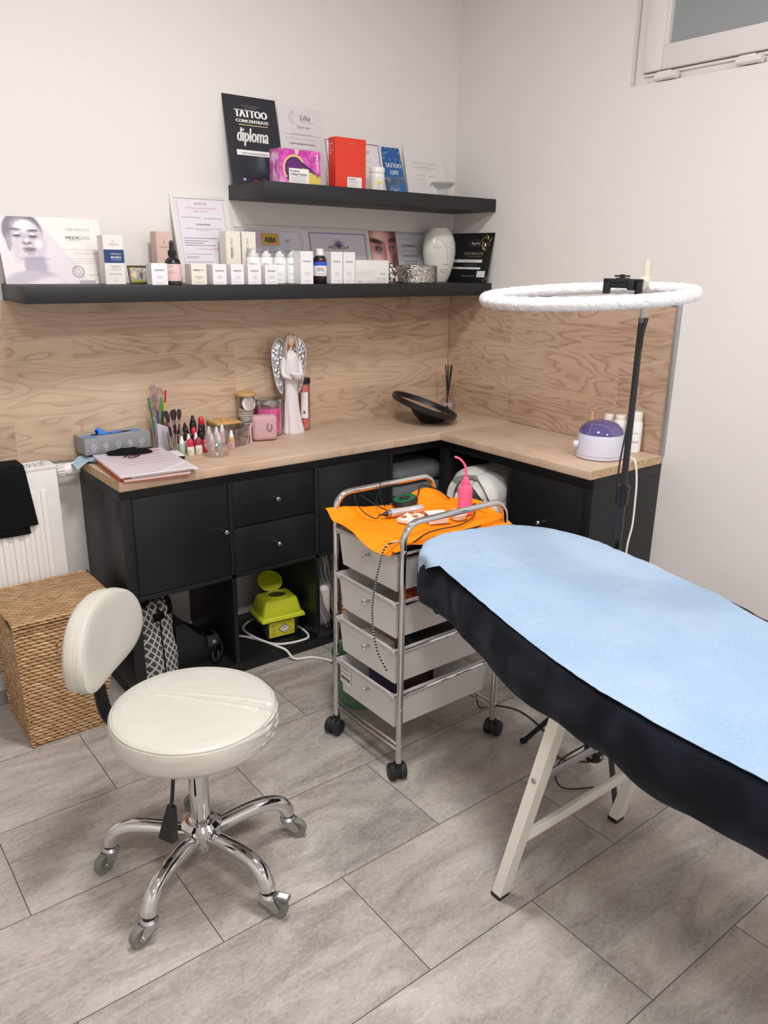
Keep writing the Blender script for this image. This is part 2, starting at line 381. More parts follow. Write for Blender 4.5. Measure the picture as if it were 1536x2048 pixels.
b = B(); b.b2((.014, -.915, 2.069), (.03, WY1+.05, 2.078), M_pvc, .002); b.b2((.018, -.917, 2.076), (.028, WY1+.05, 2.082), pm('window_gasket', '#55524f', .6)); b.build('drip_profile', win)
def hinge(y):
    b = B(); b.tube([(-.002, y, 2.058), (-.002, y-.07, 2.058)], .011, M_pvc, 14); b.b2((-.006, y-.058, 2.05), (.012, y-.002, 2.075), M_pvc, .003)
    b.tube([(-.002, y-.07, 2.058), (-.002, y-.082, 2.058)], .0125, M_pvc, 14); b.build('hinge_cover', win)
hinge(-.975); hinge(-1.262)

# wood-look splash panels and their aluminium edge
M_panel_b = wood_mat('oak_laminate_back', 'xz', (1.285, .192, 1.327-.192*6), off=(.632+1.285*3, 0, 0))
M_panel_r = wood_mat('oak_laminate_right', 'yz', (1.5, .192, 1.327-.192*6), warp=1.15, light='#d0b49b', dark='#9c7e68', off=(3.4, 0, 0))
M_top_b = wood_mat('oak_worktop_back', 'xy', None, ra=.55, light='#d6bda6', dark='#b2957c', warp=.8)
M_top_r = wood_mat('oak_worktop_side', 'yx', None, ra=.55, light='#d6bda6', dark='#b2957c', warp=.8)
b = B(); b.b2((-2.75, -.009, .792), (-.0095, 0, 1.327), M_panel_b); st(b, 'trim_1')
b = B(); b.b2((-.009, -1.166, .803), (0, -.0005, 1.3265), M_panel_r); st(b, 'trim_2')
b = B(); b.b2((-.014, -1.182, .804), (0, -1.166, 1.336), M_alu, .002); b.b2((-.014, -1.168, 1.3265), (0, -.27, 1.336), M_alu, .002)
b.b2((-.012, -.0105, .804), (-.0092, -.0092, 1.32), M_alu); st(b, 'trim_3')

# ceiling lamps
for i, (x, y, r, p) in enumerate(LAMPS):
    t = thing('ceiling_lamp', ['flat round ceiling lamp above the stool', 'flat round ceiling lamp above the treatment table', 'flat round ceiling lamp in the left half of the room', 'flat round ceiling lamp behind the camera'][i], 'ceiling lamp', (x, y, CEIL), group=None)
    b = B(); b.lathe([(r+.012, 0), (r+.014, -.03), (r+.004, -.042), (r, -.04), (r, 0)], M_white, n=40); b.build('rim', t)
    g = NT('lamp_diffuser'); g.b.inputs['Emission Color'].default_value = (*LAMP_COL, 1); g.b.inputs['Emission Strength'].default_value = 6
    b = B(); b.lathe([(1e-6, -.0385), (r-.001, -.0385), (r-.001, -.03), (1e-6, -.03)], g.m, n=40); b.build('diffuser', t)

# ================= cabinets =================
def carcass(b, n, L, D=.39, H=.77):
    """open shelving, n columns by two rows, front at y=-D, left end at x=0"""
    b.b2((0, -D, 0), (L, 0, .038), M_blackw, .001); b.b2((0, -D, H-.038), (L, 0, H), M_blackw, .001)
    b.b2((0, -D, .038), (.038, 0, H-.038), M_blackw, .001); b.b2((L-.038, -D, .038), (L, 0, H-.038), M_blackw, .001)
    cw = (L-.076+.016)/n
    for i in range(1, n): x = .038+cw*i-.016; b.b2((x, -D+.001, .038), (x+.016, 0, H-.038), M_blackw, .0006)
    b.b2((.038, -D+.001, .377), (L-.038, 0, .393), M_blackw, .0006)
    return cw
def knob(par, x, z, y):
    b = B(); b.lathe([(1e-6, 0), (.0045, 0), (.0038, .012), (.006, .016), (.0088, .021), (.0088, .026), (.006, .0295), (1e-6, .0305)], M_steel, n=16, T=Matrix.Translation((x, y, z)) @ Matrix.Rotation(pi/2, 4, 'X'))
    b.build('knob', par)
def door(par, x0, x1, z0, z1, D, kx):
    b = B(); g = .002; b.b2((x0+g, -D+.003, z0+g), (x1-g, -D+.02, z1-g), M_blackw, .0012)
    b.b2((x0+.022, -D+.02, z0+.022), (x1-.022, -D+.12, z1-.022), M_blackw) if False else None
    o = b.build('door', par); knob(o, kx, (z0+z1)/2, -D+.003); return o
def drawer(par, x0, x1, z0, z1, D):
    b = B(); g = .002; b.b2((x0+g, -D+.003, z0+g), (x1-g, -D+.019, z1-g), M_blackw, .0012)
    b.b2((x0+.012, -D+.019, z0+.01), (x1-.012, -.03, z0+.02), M_blackw)
    o = b.build('drawer', par); knob(o, (x0+x1)/2, (z0+z1)/2, -D+.003)
t = thing('shelving_unit', 'long black cube shelving unit along the back wall, with doors, drawers and open compartments', 'cabinet', (KX0, 0, 0))
b = B(); cw = carcass(b, 4, 1.47); b.build('carcass', t)
cx = lambda i: .038+cw*i
zt0, zt1 = .393, .732
door(t, cx(0), cx(1)-.016, zt0, zt1, .39, cx(1)-.016-.022)
drawer(t, cx(1), cx(2)-.016, zt0+.170, zt1, .39); drawer(t, cx(1), cx(2)-.016, zt0, zt0+.170, .39)
door(t, cx(2), cx(3)-.016, zt0, zt1, .39, cx(2)+.035)
b = B(); b.b2((1.47-.13, -.398, 0), (1.47-.003, -.391, .77), M_blackw, .001); b.build('filler_panel', t)
t = thing('shelving_unit', 'short black cube shelving unit along the right wall, holding the rolled quilt', 'cabinet', (0, -.405, 0), (0, 0, -pi/2))
b = B(); cw2 = carcass(b, 2, .77); b.build('carcass', t)
door(t, .038+cw2, .77-.038, zt0, zt1, .39, .038+cw2+.165)
door(t, .038+cw2, .77-.038, .038, .377, .39, .038+cw2+.165)
def worktop(name, label, a, c, m, end):
    b = B(); b.b2(a, c, m, .004, seg=3)
    if end == 'x': b.b2((a[0]-.0006, a[1]+.004, a[2]+.002), (a[0]+.001, c[1], c[2]-.0015), M_chip)
    else: b.b2((a[0]+.004, a[1]-.0006, a[2]+.002), (c[0], a[1]+.001, c[2]-.0015), M_chip)
    b.build(name, label=label, category='worktop')
worktop('worktop', 'long oak-look worktop along the back wall with the angel and bottles on it', (-1.7354, -.4292, .7705), (-.001, -.0102, .8028), M_top_b, 'x')
worktop('worktop', 'short oak-look worktop along the right wall, carrying the wax heater', (-.4168, -1.178, .7705), (-.0102, -.4298, .8028), M_top_r, 'y')
# wall shelves
for nm, x0, z, lb in (('wall_shelf', -1.9, 1.3769, 'long charcoal floating shelf, the lower one, with white boxes and certificates'), ('wall_shelf', -1.1, 1.7125, 'short charcoal floating shelf, the upper one, with the red and purple boxes')):
    b = B(); b.b2((x0, -.26, z-.05), (-.0005, -.0005, z), M_shelf, .0012); b.build(nm, label=lb, category='shelf')

# ================= radiator =================
t = thing('radiator', 'white panel radiator on the back wall left of the worktop', 'radiator', (-1.83, -.03, .17))
H = .64; Wd = .9
b = B(); b.b2((-Wd, -.085, 0), (0, -.07, H-.01), M_white, .003)
k = 0; x = -.05
while x > -Wd+.05:
    b.box((x, -.086, H/2-.02), (.019, .012, H-.12), M_white, .0045); x -= .0335
b.b2((-Wd, -.02, 0), (0, -.008, H-.01), M_white, .003); b.build('panel', t)
b = B(); b.b2((-.004, -.085, .01), (0, -.008, H), M_white, .001); b.build('side_cover', t)
b = B(); b.b2((-Wd, -.085, .01), (-Wd+.004, -.008, H), M_white, .001); b.build('side_cover', t)
b = B(); b.b2((-Wd, -.087, H-.014), (0, -.078, H), M_white, .002); b.b2((-Wd, -.016, H-.014), (0, -.006, H), M_white, .002)
b.b2((-.03, -.082, H-.01), (0, -.01, H), M_white, .001)
for i in range(46):
    x = -.035-i*.0185; b.b2((x-.003, -.08, H-.008), (x+.003, -.012, H-.001), M_white)
b.b2((-Wd, -.05, H-.009), (-.03, -.044, H-.001), M_white); b.build('top_grille', t)
b = B(); tv = Matrix.Translation((.006, -.046, H-.033)) @ Matrix.Rotation(pi/2, 4, 'Y')
b.lathe([(.009, -.012), (.009, .004)], M_steel, n=14, T=tv); b.lathe([(.016, .002), (.018, .004), (.0195, .03), (.021, .034), (.0225, .04), (.022, .06), (.017, .077), (.012, .08), (1e-6, .08)], M_white, n=28, T=tv)
for i in range(14):
    a = 2*pi*i/14; b.box((.0212*cos(a), .0212*sin(a), .015), (.0035, .0035, .024), M_white, .001, T=tv)
b.build('thermostat_valve', t)
b = B(); b.tube([(-.02, -.04, 0), (-.02, -.04, -.17)], .008, M_white, 10); b.build('pipe', t)
# black cloth over the radiator
M_blackcloth = pm('black_cotton', '#0d0e11', .9, bump=.25, bs=300, spec=.2)
b = B()
def clo(u, v, d=0.0, xr=-1.93, zl=.625):
    s = v*.36; x = -2.32+(xr+2.32)*u
    if s < .09: p = (x, -.03-s, .8125+d+.002*sin(u*9))
    else:
        q = (s-.09)/.27; p = (x+.02*q*u, -.1235-d-.004*sin(u*7+2)*q, .812-(.812-zl)*q+.004*sin(u*5))
    return p
b.cloth(lambda u, v: clo(u, v, .003, -1.955, .598), 24, 26, M_blackcloth, .002)
b.cloth(lambda u, v: clo(u, v, .006), 24, 26, M_blackcloth, .002)
b.build('cloth', label='black folded cloth hanging over the white radiator', category='cloth')

# ================= laundry basket =================
t = thing('laundry_basket', 'square woven seagrass basket with a lid in front of the radiator', 'basket', (-1.945, -.295, 0))
Mf = weave_mat('woven_seagrass_front', 'xz'); Ms = weave_mat('woven_seagrass_side', 'yz'); Mt = weave_mat('woven_seagrass_lid', 'xy')
def wall_grid(b, P00, P10, P01, P11, m, nu=24, nv=32, amp=.004):
    P00, P10, P01, P11 = map(Vector, (P00, P10, P01, P11)); nn = (P10-P00).cross(P01-P00).normalized()
    vs = []
    for j in range(nv+1):
        for i in range(nu+1):
            u, v = i/nu, j/nv; p = P00*(1-u)*(1-v)+P10*u*(1-v)+P01*(1-u)*v+P11*u*v
            vs.append(p+nn*(amp*sin(j*pi*.999)*0+.004*sin(pi*u)*sin(pi*v)+.0015*noise.noise(p*40)))
    b.add(vs, [(j*(nu+1)+i, j*(nu+1)+i+1, (j+1)*(nu+1)+i+1, (j+1)*(nu+1)+i) for j in range(nv) for i in range(nu)], m)
bx0, bx1, tx0, tx1, hy0, hy1 = -.135, .085, -.15, .168, -.145, -.165
b = B(); z1 = .405
fb = [(-.13, -.135, 0), (.085, -.135, 0), (.085, .12, 0), (-.13, .12, 0)]; ft = [(-.145, -.155, z1), (.165, -.155, z1), (.165, .15, z1), (-.145, .15, z1)]
wall_grid(b, fb[0], fb[1], ft[0], ft[1], Mf); wall_grid(b, fb[1], fb[2], ft[1], ft[2], Ms); wall_grid(b, fb[2], fb[3], ft[2], ft[3], Mf); wall_grid(b, fb[3], fb[0], ft[3], ft[0], Ms)
b.add(fb, [(3, 2, 1, 0)], Mt)
rp = [Vector(p) for p in ft]
b.tube(rp, .006, Mf, 8, closed=True); b.tube([Vector(p)+Vector((0, 0, .006)) for p in fb], .006, Mf, 8, closed=True)
for a, c in zip(fb, ft): b.tube([a, c], .006, Mf, 8)
b.build('body', t)
b = B(); b.box((.01, -.003, z1+.018), (.322, .318, .018), Mt, .006, seg=3)
b.tube([(-.148, -.16, z1+.02), (.168, -.16, z1+.02), (.168, .154, z1+.02), (-.148, .154, z1+.02)], .0085, Mf, 8, closed=True); b.build('lid', t)
b = B(); b.tube(bez([(-.03, -.16, .35), (-.028, -.168, .335), (-.03, -.17, .31), (-.024, -.168, .30), (-.02, -.168, .315), (-.026, -.16, .35)], 5), .003, Mf, 6); b.build('loop', t)

# ================= stool =================
SX, SY = -1.874, -1.212
t = thing('stool', 'white round leatherette swivel stool with a low backrest on a chrome five-star base', 'stool', (SX, SY, 0))
def seat_prof():
    r = .193; h0, h1 = .390, .468
    return [(1e-6, h0), (r-.03, h0), (r-.012, h0+.004), (r-.003, h0+.016), (r, h0+.032), (r, h1-.024), (r-.002, h1-.013), (r-.0045, h1-.0095), (r-.005, h1-.008), (r-.012, h1-.003), (r-.03, h1), (r-.08, h1+.003), (r-.13, h1+.004), (1e-6, h1+.004)]
b = B(); n = 180; pr = seat_prof(); vs = []; fs = []
dense = []
for i in range(len(pr)-1):
    k = 16 if pr[i][0] < .14 and pr[i][1] > .45 else (10 if pr[i][1] > .455 else 3)
    for j in range(k): dense.append((pr[i][0]+(pr[i+1][0]-pr[i][0])*j/k, pr[i][1]+(pr[i+1][1]-pr[i][1])*j/k))
dense.append(pr[-1])
CREASES = ((.130, -.148, -.056, .082, .0030, .0060), (.150, -.112, .002, .044, .0030, .0045), (.118, -.10, .132, -.14, .0035, .004), (.108, -.07, .14, -.125, .003, .003))
def crease(x, y):
    # two long creases fanning in from the right-hand rim
    c = 0.0
    for (ax, ay, bx, by, w, d) in CREASES:
        dx, dy = bx-ax, by-ay; L2 = dx*dx+dy*dy; q = max(0, min(1, ((x-ax)*dx+(y-ay)*dy)/L2))
        px, py = ax+dx*q, ay+dy*q+.006*sin(q*pi); sd = ((x-px)*dy-(y-py)*dx)/math.sqrt(L2); dd = math.hypot(x-px, y-py); c += d*(1-q*.75)*(math.exp(-(dd/w)**2)-.8*math.exp(-((dd-w*1.8*(1 if sd > 0 else -1))/w)**2)*(1 if sd > 0 else 0))
    return c
for (r, z) in dense:
    for i in range(n):
        a = 2*pi*i/n; x, y = r*cos(a), r*sin(a); top = z > .458; side = (.40 < z < .458)
        wr = 0.0
        if side: g = ss(0.2, 1, cos(a+.25)); wr = g*.0035*sin(z*420+a*9)+.0015*noise.noise(Vector((a*3, z*60, 0)))
        zz = z-(crease(x, y) if top else 0)+(0.0008*noise.noise(Vector((x*25, y*25, 0))) if top else 0)
        vs.append((x*(1+wr/max(r, .05)), y*(1+wr/max(r, .05)), zz))
for j in range(len(dense)-1):
    for i in range(n): k = (i+1) % n; fs.append((j*n+i, j*n+k, (j+1)*n+k, (j+1)*n+i))
b.add(vs, fs, M_leather)
b.tube([(.1875*cos(a*2*pi/96), .1875*sin(a*2*pi/96), .4605) for a in range(96)], .0014, M_leather, 6, closed=True)
for i in range(150): a = 2*pi*i/150; b.box((.1805*cos(a), .1805*sin(a), .4512), (.0012, .0045, .0008), M_stitch, T=None) if False else b.tube([(.1912*cos(a-.012), .1912*sin(a-.012), .4565), (.1912*cos(a+.012), .1912*sin(a+.012), .4565)], .0006, M_stitch, 4)
b.build('seat', t, sharp=60)
# backrest: kidney shaped pad standing across the direction ang
ang = R(137); rad = Vector((cos(ang), sin(ang), 0)); tan = Vector((sin(ang), -cos(ang), 0))
cen = Vector((-.141, .192, .608)); lean = R(3)
upv = Vector((0, 0, 1))*cos(lean)+rad*sin(lean); nrm = (-rad)*cos(lean)+Vector((0, 0, 1))*sin(lean)
def pad_out(a):
    ca, sa = cos(a), sin(a); e = 2/2.6
    x = .167*math.copysign(abs(ca)**e, ca); z = .1*math.copysign(abs(sa)**(2/2.1), sa)
    if sa < 0: z *= .92; z += .022*math.exp(-(x/.07)**2)*(-1 if False else 1)*0
    z -= .022*(abs(x)/.172)**2
    return x, z
b = B(); N = 72; rings = [(0.0, .0), (.35, .0), (.7, .0), (.9, .001), (.965, .003), (.985, .0045), (.995, .0045), (1.003, .010), (1.0, .03), (.99, .046), (.95, .053), (.6, .056), (0., .056)]
vs = []; fs = []
for k, (s_, d) in enumerate(rings):
    for i in range(N):
        a = 2*pi*i/N; x, z = pad_out(a); x *= max(s_, 1e-4); z *= max(s_, 1e-4)
        bend = .35*x*x                           # pad wraps slightly around the sitter
        p = cen+tan*x+upv*z+nrm*(.028-d+bend*1.4); vs.append(p)
for j in range(len(rings)-1):
    for i in range(N): k = (i+1) % N; fs.append((j*N+k, j*N+i, (j+1)*N+i, (j+1)*N+k))
b.add(vs, fs, M_leather)
for off in (.0165, .0235):
    for i in range(110):
        a = 2*pi*i/110; q = []
        for da in (-.016, .016):
            x, z = pad_out(a+da); q.append(cen+tan*x*1.006+upv*z*1.006+nrm*(.028-off+.49*x*x))
        b.tube(q, .0008, M_stitch, 4)
b.build('backrest', t, sharp=60)
bd = Vector((-.592, .806, 0)); tan = Vector((.806, .592, 0))
b = B(); pts = bez([bd*.06+Vector((0, 0, .382)), bd*.19+Vector((0, 0, .376)), bd*.235+Vector((0, 0, .392)), bd*.252+Vector((0, 0, .45)), bd*.262+Vector((0, 0, .60))], 8)
for i in range(len(pts)-1):
    p, q = pts[i], pts[i+1]; d = (q-p).normalized(); s_ = tan; u_ = d.cross(s_)
    vs = [pp+s_*sx*.02+u_*sy*.003 for pp in (p, q) for sx, sy in ((-1, -1), (1, -1), (1, 1), (-1, 1))]
    b.add(vs, [(0, 1, 5, 4), (1, 2, 6, 5), (2, 3, 7, 6), (3, 0, 4, 7), (0, 3, 2, 1), (4, 5, 6, 7)], M_black)
b.build('backrest_bar', t)
b = B(); b.lathe([(.0245, .145), (.0245, .394)], M_chrome, n=32); b.lathe([(.03, .14), (.03, .152), (.0245, .156)], M_chrome, n=32); b.lathe([(.06, .384), (.06, .395)], M_black, n=24); b.build('gas_column', t)
b = B(); b.lathe([(.02, .062), (.024, .064), (.028, .088), (.043, .092), (.043, .128), (.049, .131), (.049, .141), (.039, .150), (.024, .15), (1e-6, .15)], M_chrome, n=36); b.build('hub', t)
dl = Vector((cos(R(205)), sin(R(205)), 0))
b = B(); b.tube(bez([dl*.05+Vector((0, 0, .385)), dl*.075+Vector((0, 0, .36)), dl*.092+Vector((0, 0, .27)), dl*.1+Vector((0, 0, .245))], 6), .0045, M_black, 8)
tp = Matrix.Translation(dl*.105+Vector((0, 0, .212))) @ Matrix.Rotation(R(205), 4, 'Z') @ Matrix.Rotation(R(-14), 4, 'Y')
b.add([(-.006, -.009, .04), (.006, -.009, .04), (.006, .009, .04), (-.006, .009, .04), (-.011, -.021, -.042), (.011, -.021, -.042), (.011, .021, -.042), (-.011, .021, -.042)], [(0, 1, 2, 3), (7, 6, 5, 4), (0, 4, 5, 1), (1, 5, 6, 2), (2, 6, 7, 3), (3, 7, 4, 0)], M_black, tp); b.build('height_lever', t)
legs = [(142, 60), (214, -25), (284, 20), (354, -40), (66, 100)]
for k, (dg, sw) in enumerate(legs):
    d = Vector((cos(R(dg)), sin(R(dg)), 0)); e = .232
    b = B(); b.tube(bez([d*.03+Vector((0, 0, .107)), d*.1+Vector((0, 0, .119)), d*.165+Vector((0, 0, .122)), d*.208+Vector((0, 0, .108)), d*.228+Vector((0, 0, .082)), d*e+Vector((0, 0, .068))], 7), [.0192]*35+[.0175], M_chrome, 20)
    b.build('leg', t)
    b = B(T=Matrix.Translation(d*e) @ Matrix.Rotation(R(dg+sw), 4, 'Z'))
    b.lathe([(.0135, .058), (.0135, .068)], M_black, n=20); b.lathe([(.0165, .044), (.021, .048), (.021, .055), (.0155, .061)], M_steel, n=24)
    for s_ in (-1, 1):
        b.prism([(-.014, .05), (.02, .05), (.034, .028), (.03, .02), (.022, .018), (-.012, .038)], s_*.0125-.001, s_*.0125+.001, M_steel, T=Matrix.Rotation(pi/2, 4, 'X'))
        b.tube([(.024, s_*.0135, .025), (.024, s_*.0175, .025)], .0042, M_steel, 10)
    b.b2((-.014, -.0135, .046), (.018, .0135, .05), M_steel, .001)
    cst = b.build('caster', t)
    b = B(T=Matrix.Translation(d*e) @ Matrix.Rotation(R(dg+sw), 4, 'Z') @ Matrix.Translation((.024, 0, .025)) @ Matrix.Rotation(pi/2, 4, 'X'))
    b.lathe([(.014, -.0085), (.0235, -.0095), (.025, -.006), (.025, .006), (.0235, .0095), (.014, .0085)], M_grey_rub, n=28); b.lathe([(1e-6, -.0075), (.0145, -.0085), (.0145, .0085), (1e-6, .0075)], M_black, n=20); b.build('wheel', cst)
    if k == 2:
        T2 = Matrix.Translation(d*e) @ Matrix.Rotation(R(dg+sw), 4, 'Z')
        b = B(T=T2); b.box((.036, 0, .056), (.034, .022, .011), pm('grey_brake_plastic', '#6a6a6a', .5), .002); b.box((.038, 0, .0619), (.024, .014, .0012), M_whiteink, .0004); b.b2((.016, -.01, .046), (.03, .01, .054), M_steel, .001); b.build('brake_pedal', cst)

# ================= massage table =================
OUT = [(-.845, -1.44), (-.89, -1.365), (-.97, -1.295), (-1.08, -1.262), (-1.19, -1.27), (-1.26, -1.32), (-1.29, -1.40), (-1.315, -1.50), (-1.35, -1.62), (-1.385, -1.75), (-1.415, -1.88), (-1.43, -2.0), (-1.44, -2.12), (-1.44, -2.3), (-1.44, -2.6), (-1.44, -2.9), (-1.42, -3.04), (-1.33, -3.1), (-1.1, -3.1), (-.95, -3.09), (-.88, -3.0), (-.87, -2.6), (-.865, -2.3), (-.86, -2.04), (-.838, -1.97), (-.815, -1.86), (-.80, -1.72), (-.81, -1.56)]
def dz(y): return .034*ss(-1.8, -1.3, y)
HEM = {(-.845, -1.44): .56, (-.97, -1.295): .54, (-1.08, -1.262): .48, (-1.19, -1.27): .54, (-1.26, -1.32): .595, (-1.29, -1.40): .60, (-1.315, -1.50): .6, (-1.35, -1.62): .58, (-1.385, -1.75): .568, (-1.415, -1.88): .583, (-1.43, -2.0): .587, (-1.44, -2.12): .568, (-1.44, -2.3): .578}
OP = []; OH = []
nO = len(OUT)
for i in range(nO):
    p0, p1, p2, p3 = [Vector(OUT[(i+k) % nO]) for k in (-1, 0, 1, 2)]; h1 = HEM.get(OUT[i], .575); h2 = HEM.get(OUT[(i+1) % nO], .575)
    for k in range(6):
        q = k/6; OP.append(.5*((2*p1)+(-p0+p2)*q+(2*p0-5*p1+4*p2-p3)*q*q+(-p0+3*p1-3*p2+p3)*q**3)); OH.append(h1+(h2-h1)*ss(0, 1, q))
cenT = Vector((-1.12, -2.1))
ON = []
for i in range(len(OP)):
    d = OP[(i+1) % len(OP)]-OP[i-1]; n_ = Vector((d.y, -d.x)).normalized()
    if n_.dot(OP[i]-cenT) < 0: n_ = -n_
    ON.append(n_)
t = thing('massage_table', 'portable treatment table with cream angled metal legs, under a black cover', 'massage table', (-1.11, -2.15, 0))
b = B(T=Matrix.Translation((1.11, 2.15, 0))); ip = [(p-n_*.03) for p, n_ in zip(OP, ON)]
b.prism([tuple(p) for p in reversed(ip)] if False else [tuple(p) for p in ip], .645, .700, pm('dark_vinyl', '#1a1a1c', .5)); b.build('tabletop', t)
def tleg(x, y, top_y, zt=.645, name='leg'):
    b = B(T=Matrix.Translation((1.11, 2.15, 0))); w_ = .0135
    vs = [(x+sx*w_*(1.25 if sy*1 else 1), yy+sy*w_, z) for (yy, z) in ((y, 0.004), (top_y, zt)) for sx, sy in ((-1, -1), (1, -1), (1, 1), (-1, 1))]
    b.add(vs, [(0, 1, 5, 4), (1, 2, 6, 5), (2, 3, 7, 6), (3, 0, 4, 7), (0, 3, 2, 1), (4, 5, 6, 7)], M_cream)
    o = b.build(name, t)
    b = B(T=Matrix.Translation((1.11, 2.15, 0))); b.box((x, y, .006), (w_*2.7, w_*2.2, .012), M_rubber, .002); b.build('rubber_foot', o); return o
def at_leg(z, y=-1.725, ty=-1.872): return y+(ty-y)*z/.645
for (x) in (-1.343, -.888):
    o = tleg(x, -1.725, -1.872)
    b = B(T=Matrix.Translation((1.11, 2.15, 0))); z = .385; yy = at_leg(z)
    b.lathe([(1e-6, .003), (.005, .0028), (.0065, .001), (.0065, -.001)], M_steel, n=14, T=Matrix.Translation((x-.0172, yy, z)) @ Matrix.Rotation(-pi/2, 4, 'Y')); b.build('bolt', o)
b = B(T=Matrix.Translation((1.11, 2.15, 0))); z = .19; b.b2((-1.33, at_leg(z)-.007, z-.013), (-.9, at_leg(z)+.007, z+.013), M_cream, .002); b.build('stretcher', t)
b = B(T=Matrix.Translation((1.11, 2.15, 0)))
b.b2((-1.322, -1.817, .372), (-1.14, -1.813, .395), M_alu, .001); b.tube([(-1.15, -1.821, .384), (-1.15, -1.808, .384)], .006, M_steel, 10)
b.add([(-1.148, -1.812, .402), (-1.10, -1.812, .40), (-1.09, -1.812, .372), (-1.14, -1.812, .364), (-1.148, -1.808, .402), (-1.10, -1.808, .40), (-1.09, -1.808, .372), (-1.14, -1.808, .364)], [(0, 1, 2, 3), (7, 6, 5, 4), (0, 4, 5, 1), (1, 5, 6, 2), (2, 6, 7, 3), (3, 7, 4, 0)], M_paper)
b.b2((-1.10, -1.817, .385), (-.905, -1.813, .40), M_alu, .001); b.build('folding_brace', t)
for x in (-1.343, -.888): tleg(x, -2.95, -2.86)
b = B(T=Matrix.Translation((1.11, 2.15, 0))); b.b2((-1.33, -2.93, .177), (-.9, -2.915, .203), M_cream, .002); b.build('stretcher', t)
# fitted cover
def velvet_mat():
    t_ = NT('black_velour'); tc = t_.n('TexCoord'); n = t_.n('TexNoise', {'Vector': tc.outputs['Object'], 'Scale': 9.0, 'Detail': 4.0, 'Distortion': .8}).outputs['Fac']
    c = t_.ramp(n, [(.42, lin('#060a13')), (.66, lin('#111622'))]); t_.L(c, t_.b.inputs['Base Color']); t_.b.inputs['Roughness'].default_value = .85
    t_.b.inputs['Sheen Weight'].default_value = .13; t_.b.inputs['Sheen Roughness'].default_value = .45; t_.b.inputs['Specular IOR Level'].default_value = .2
    t_.L(t_.ramp(n, [(.4, (.2, .22, .28)), (.7, (.8, .85, .95))]), t_.b.inputs['Sheen Tint'])
    return t_.m
b = B(); prof = [(-.06, .7165), (-.03, .7165), (-.013, .715), (-.004, .709), (.001, .697), (.005, .68), (.007, .655), (.005, .63), (0, .61), (-.008, None), (-.02, None)]
vs = []; N = len(OP)
for j, (o_, z) in enumerate(prof):
    for i in range(N):
        h = OH[i]; p = OP[i]; n_ = ON[i]
        wr = noise.noise(Vector((p.x*11, p.y*11, 3)))*.006*(j/10)+.0025*sin(i*.9+2*noise.noise(Vector((p.x*5, p.y*5, 0))))*(max(0, j-4)/6)
        if z is None: zz = h+.012 if j == 9 else h-.002
        else: zz = max(z, h+.012+.004*(9-j)) if j > 3 else z
        if i % 1 == 0: hb = .014*math.exp(-((p.x+1.24)**2+(p.y+1.30)**2)/.01)*(1 if 3 < j < 9 else 0)
        q = p+n_*(o_+wr+hb); vs.append((q.x, q.y, zz+dz(q.y)*ss(h+.02, .7, zz)))
fs = [(j*N+i, j*N+(i+1) % N, (j+1)*N+(i+1) % N, (j+1)*N+i) for j in range(len(prof)-1) for i in range(N)]
M_vel = velvet_mat(); cap = []
for k_ in range(1, 7):
    for i in range(N):
        x, y, z = vs[i]; f_ = k_/6; cap.append((x+(-1.12-x)*f_, y+(max(-2.9, min(-1.36, y))-y)*f_, .7165+dz(y)))
o_ = b.add(vs, fs, M_vel); o2 = b.add(cap, [(j*N+i, (j+1)*N+i, (j+1)*N+(i+1) % N, j*N+(i+1) % N) for j in range(5) for i in range(N)], M_vel)
for i in range(N): b.f.append((o_+i, o2+i, o2+(i+1) % N, o_+(i+1) % N)); b.mi.append(b.mi[-1])
vs2 = [(v[0]-ON[i % N].x*.004, v[1]-ON[i % N].y*.004, v[2]) for i, v in enumerate(vs) if i >= 5*N]; k = len(prof)-5
b.add(vs2, [(j*N+i, (j+1)*N+i, (j+1)*N+(i+1) % N, j*N+(i+1) % N) for j in range(k-1) for i in range(N)], M_vel)
b.add(vs[-N:]+vs2[-N:], [(i, (i+1) % N, (i+1) % N+N, i+N) for i in range(N)], M_vel)
b.build('fitted_cover', t, loc=(1.11, 2.15, 0), sharp=70, label='black velour fitted cover')
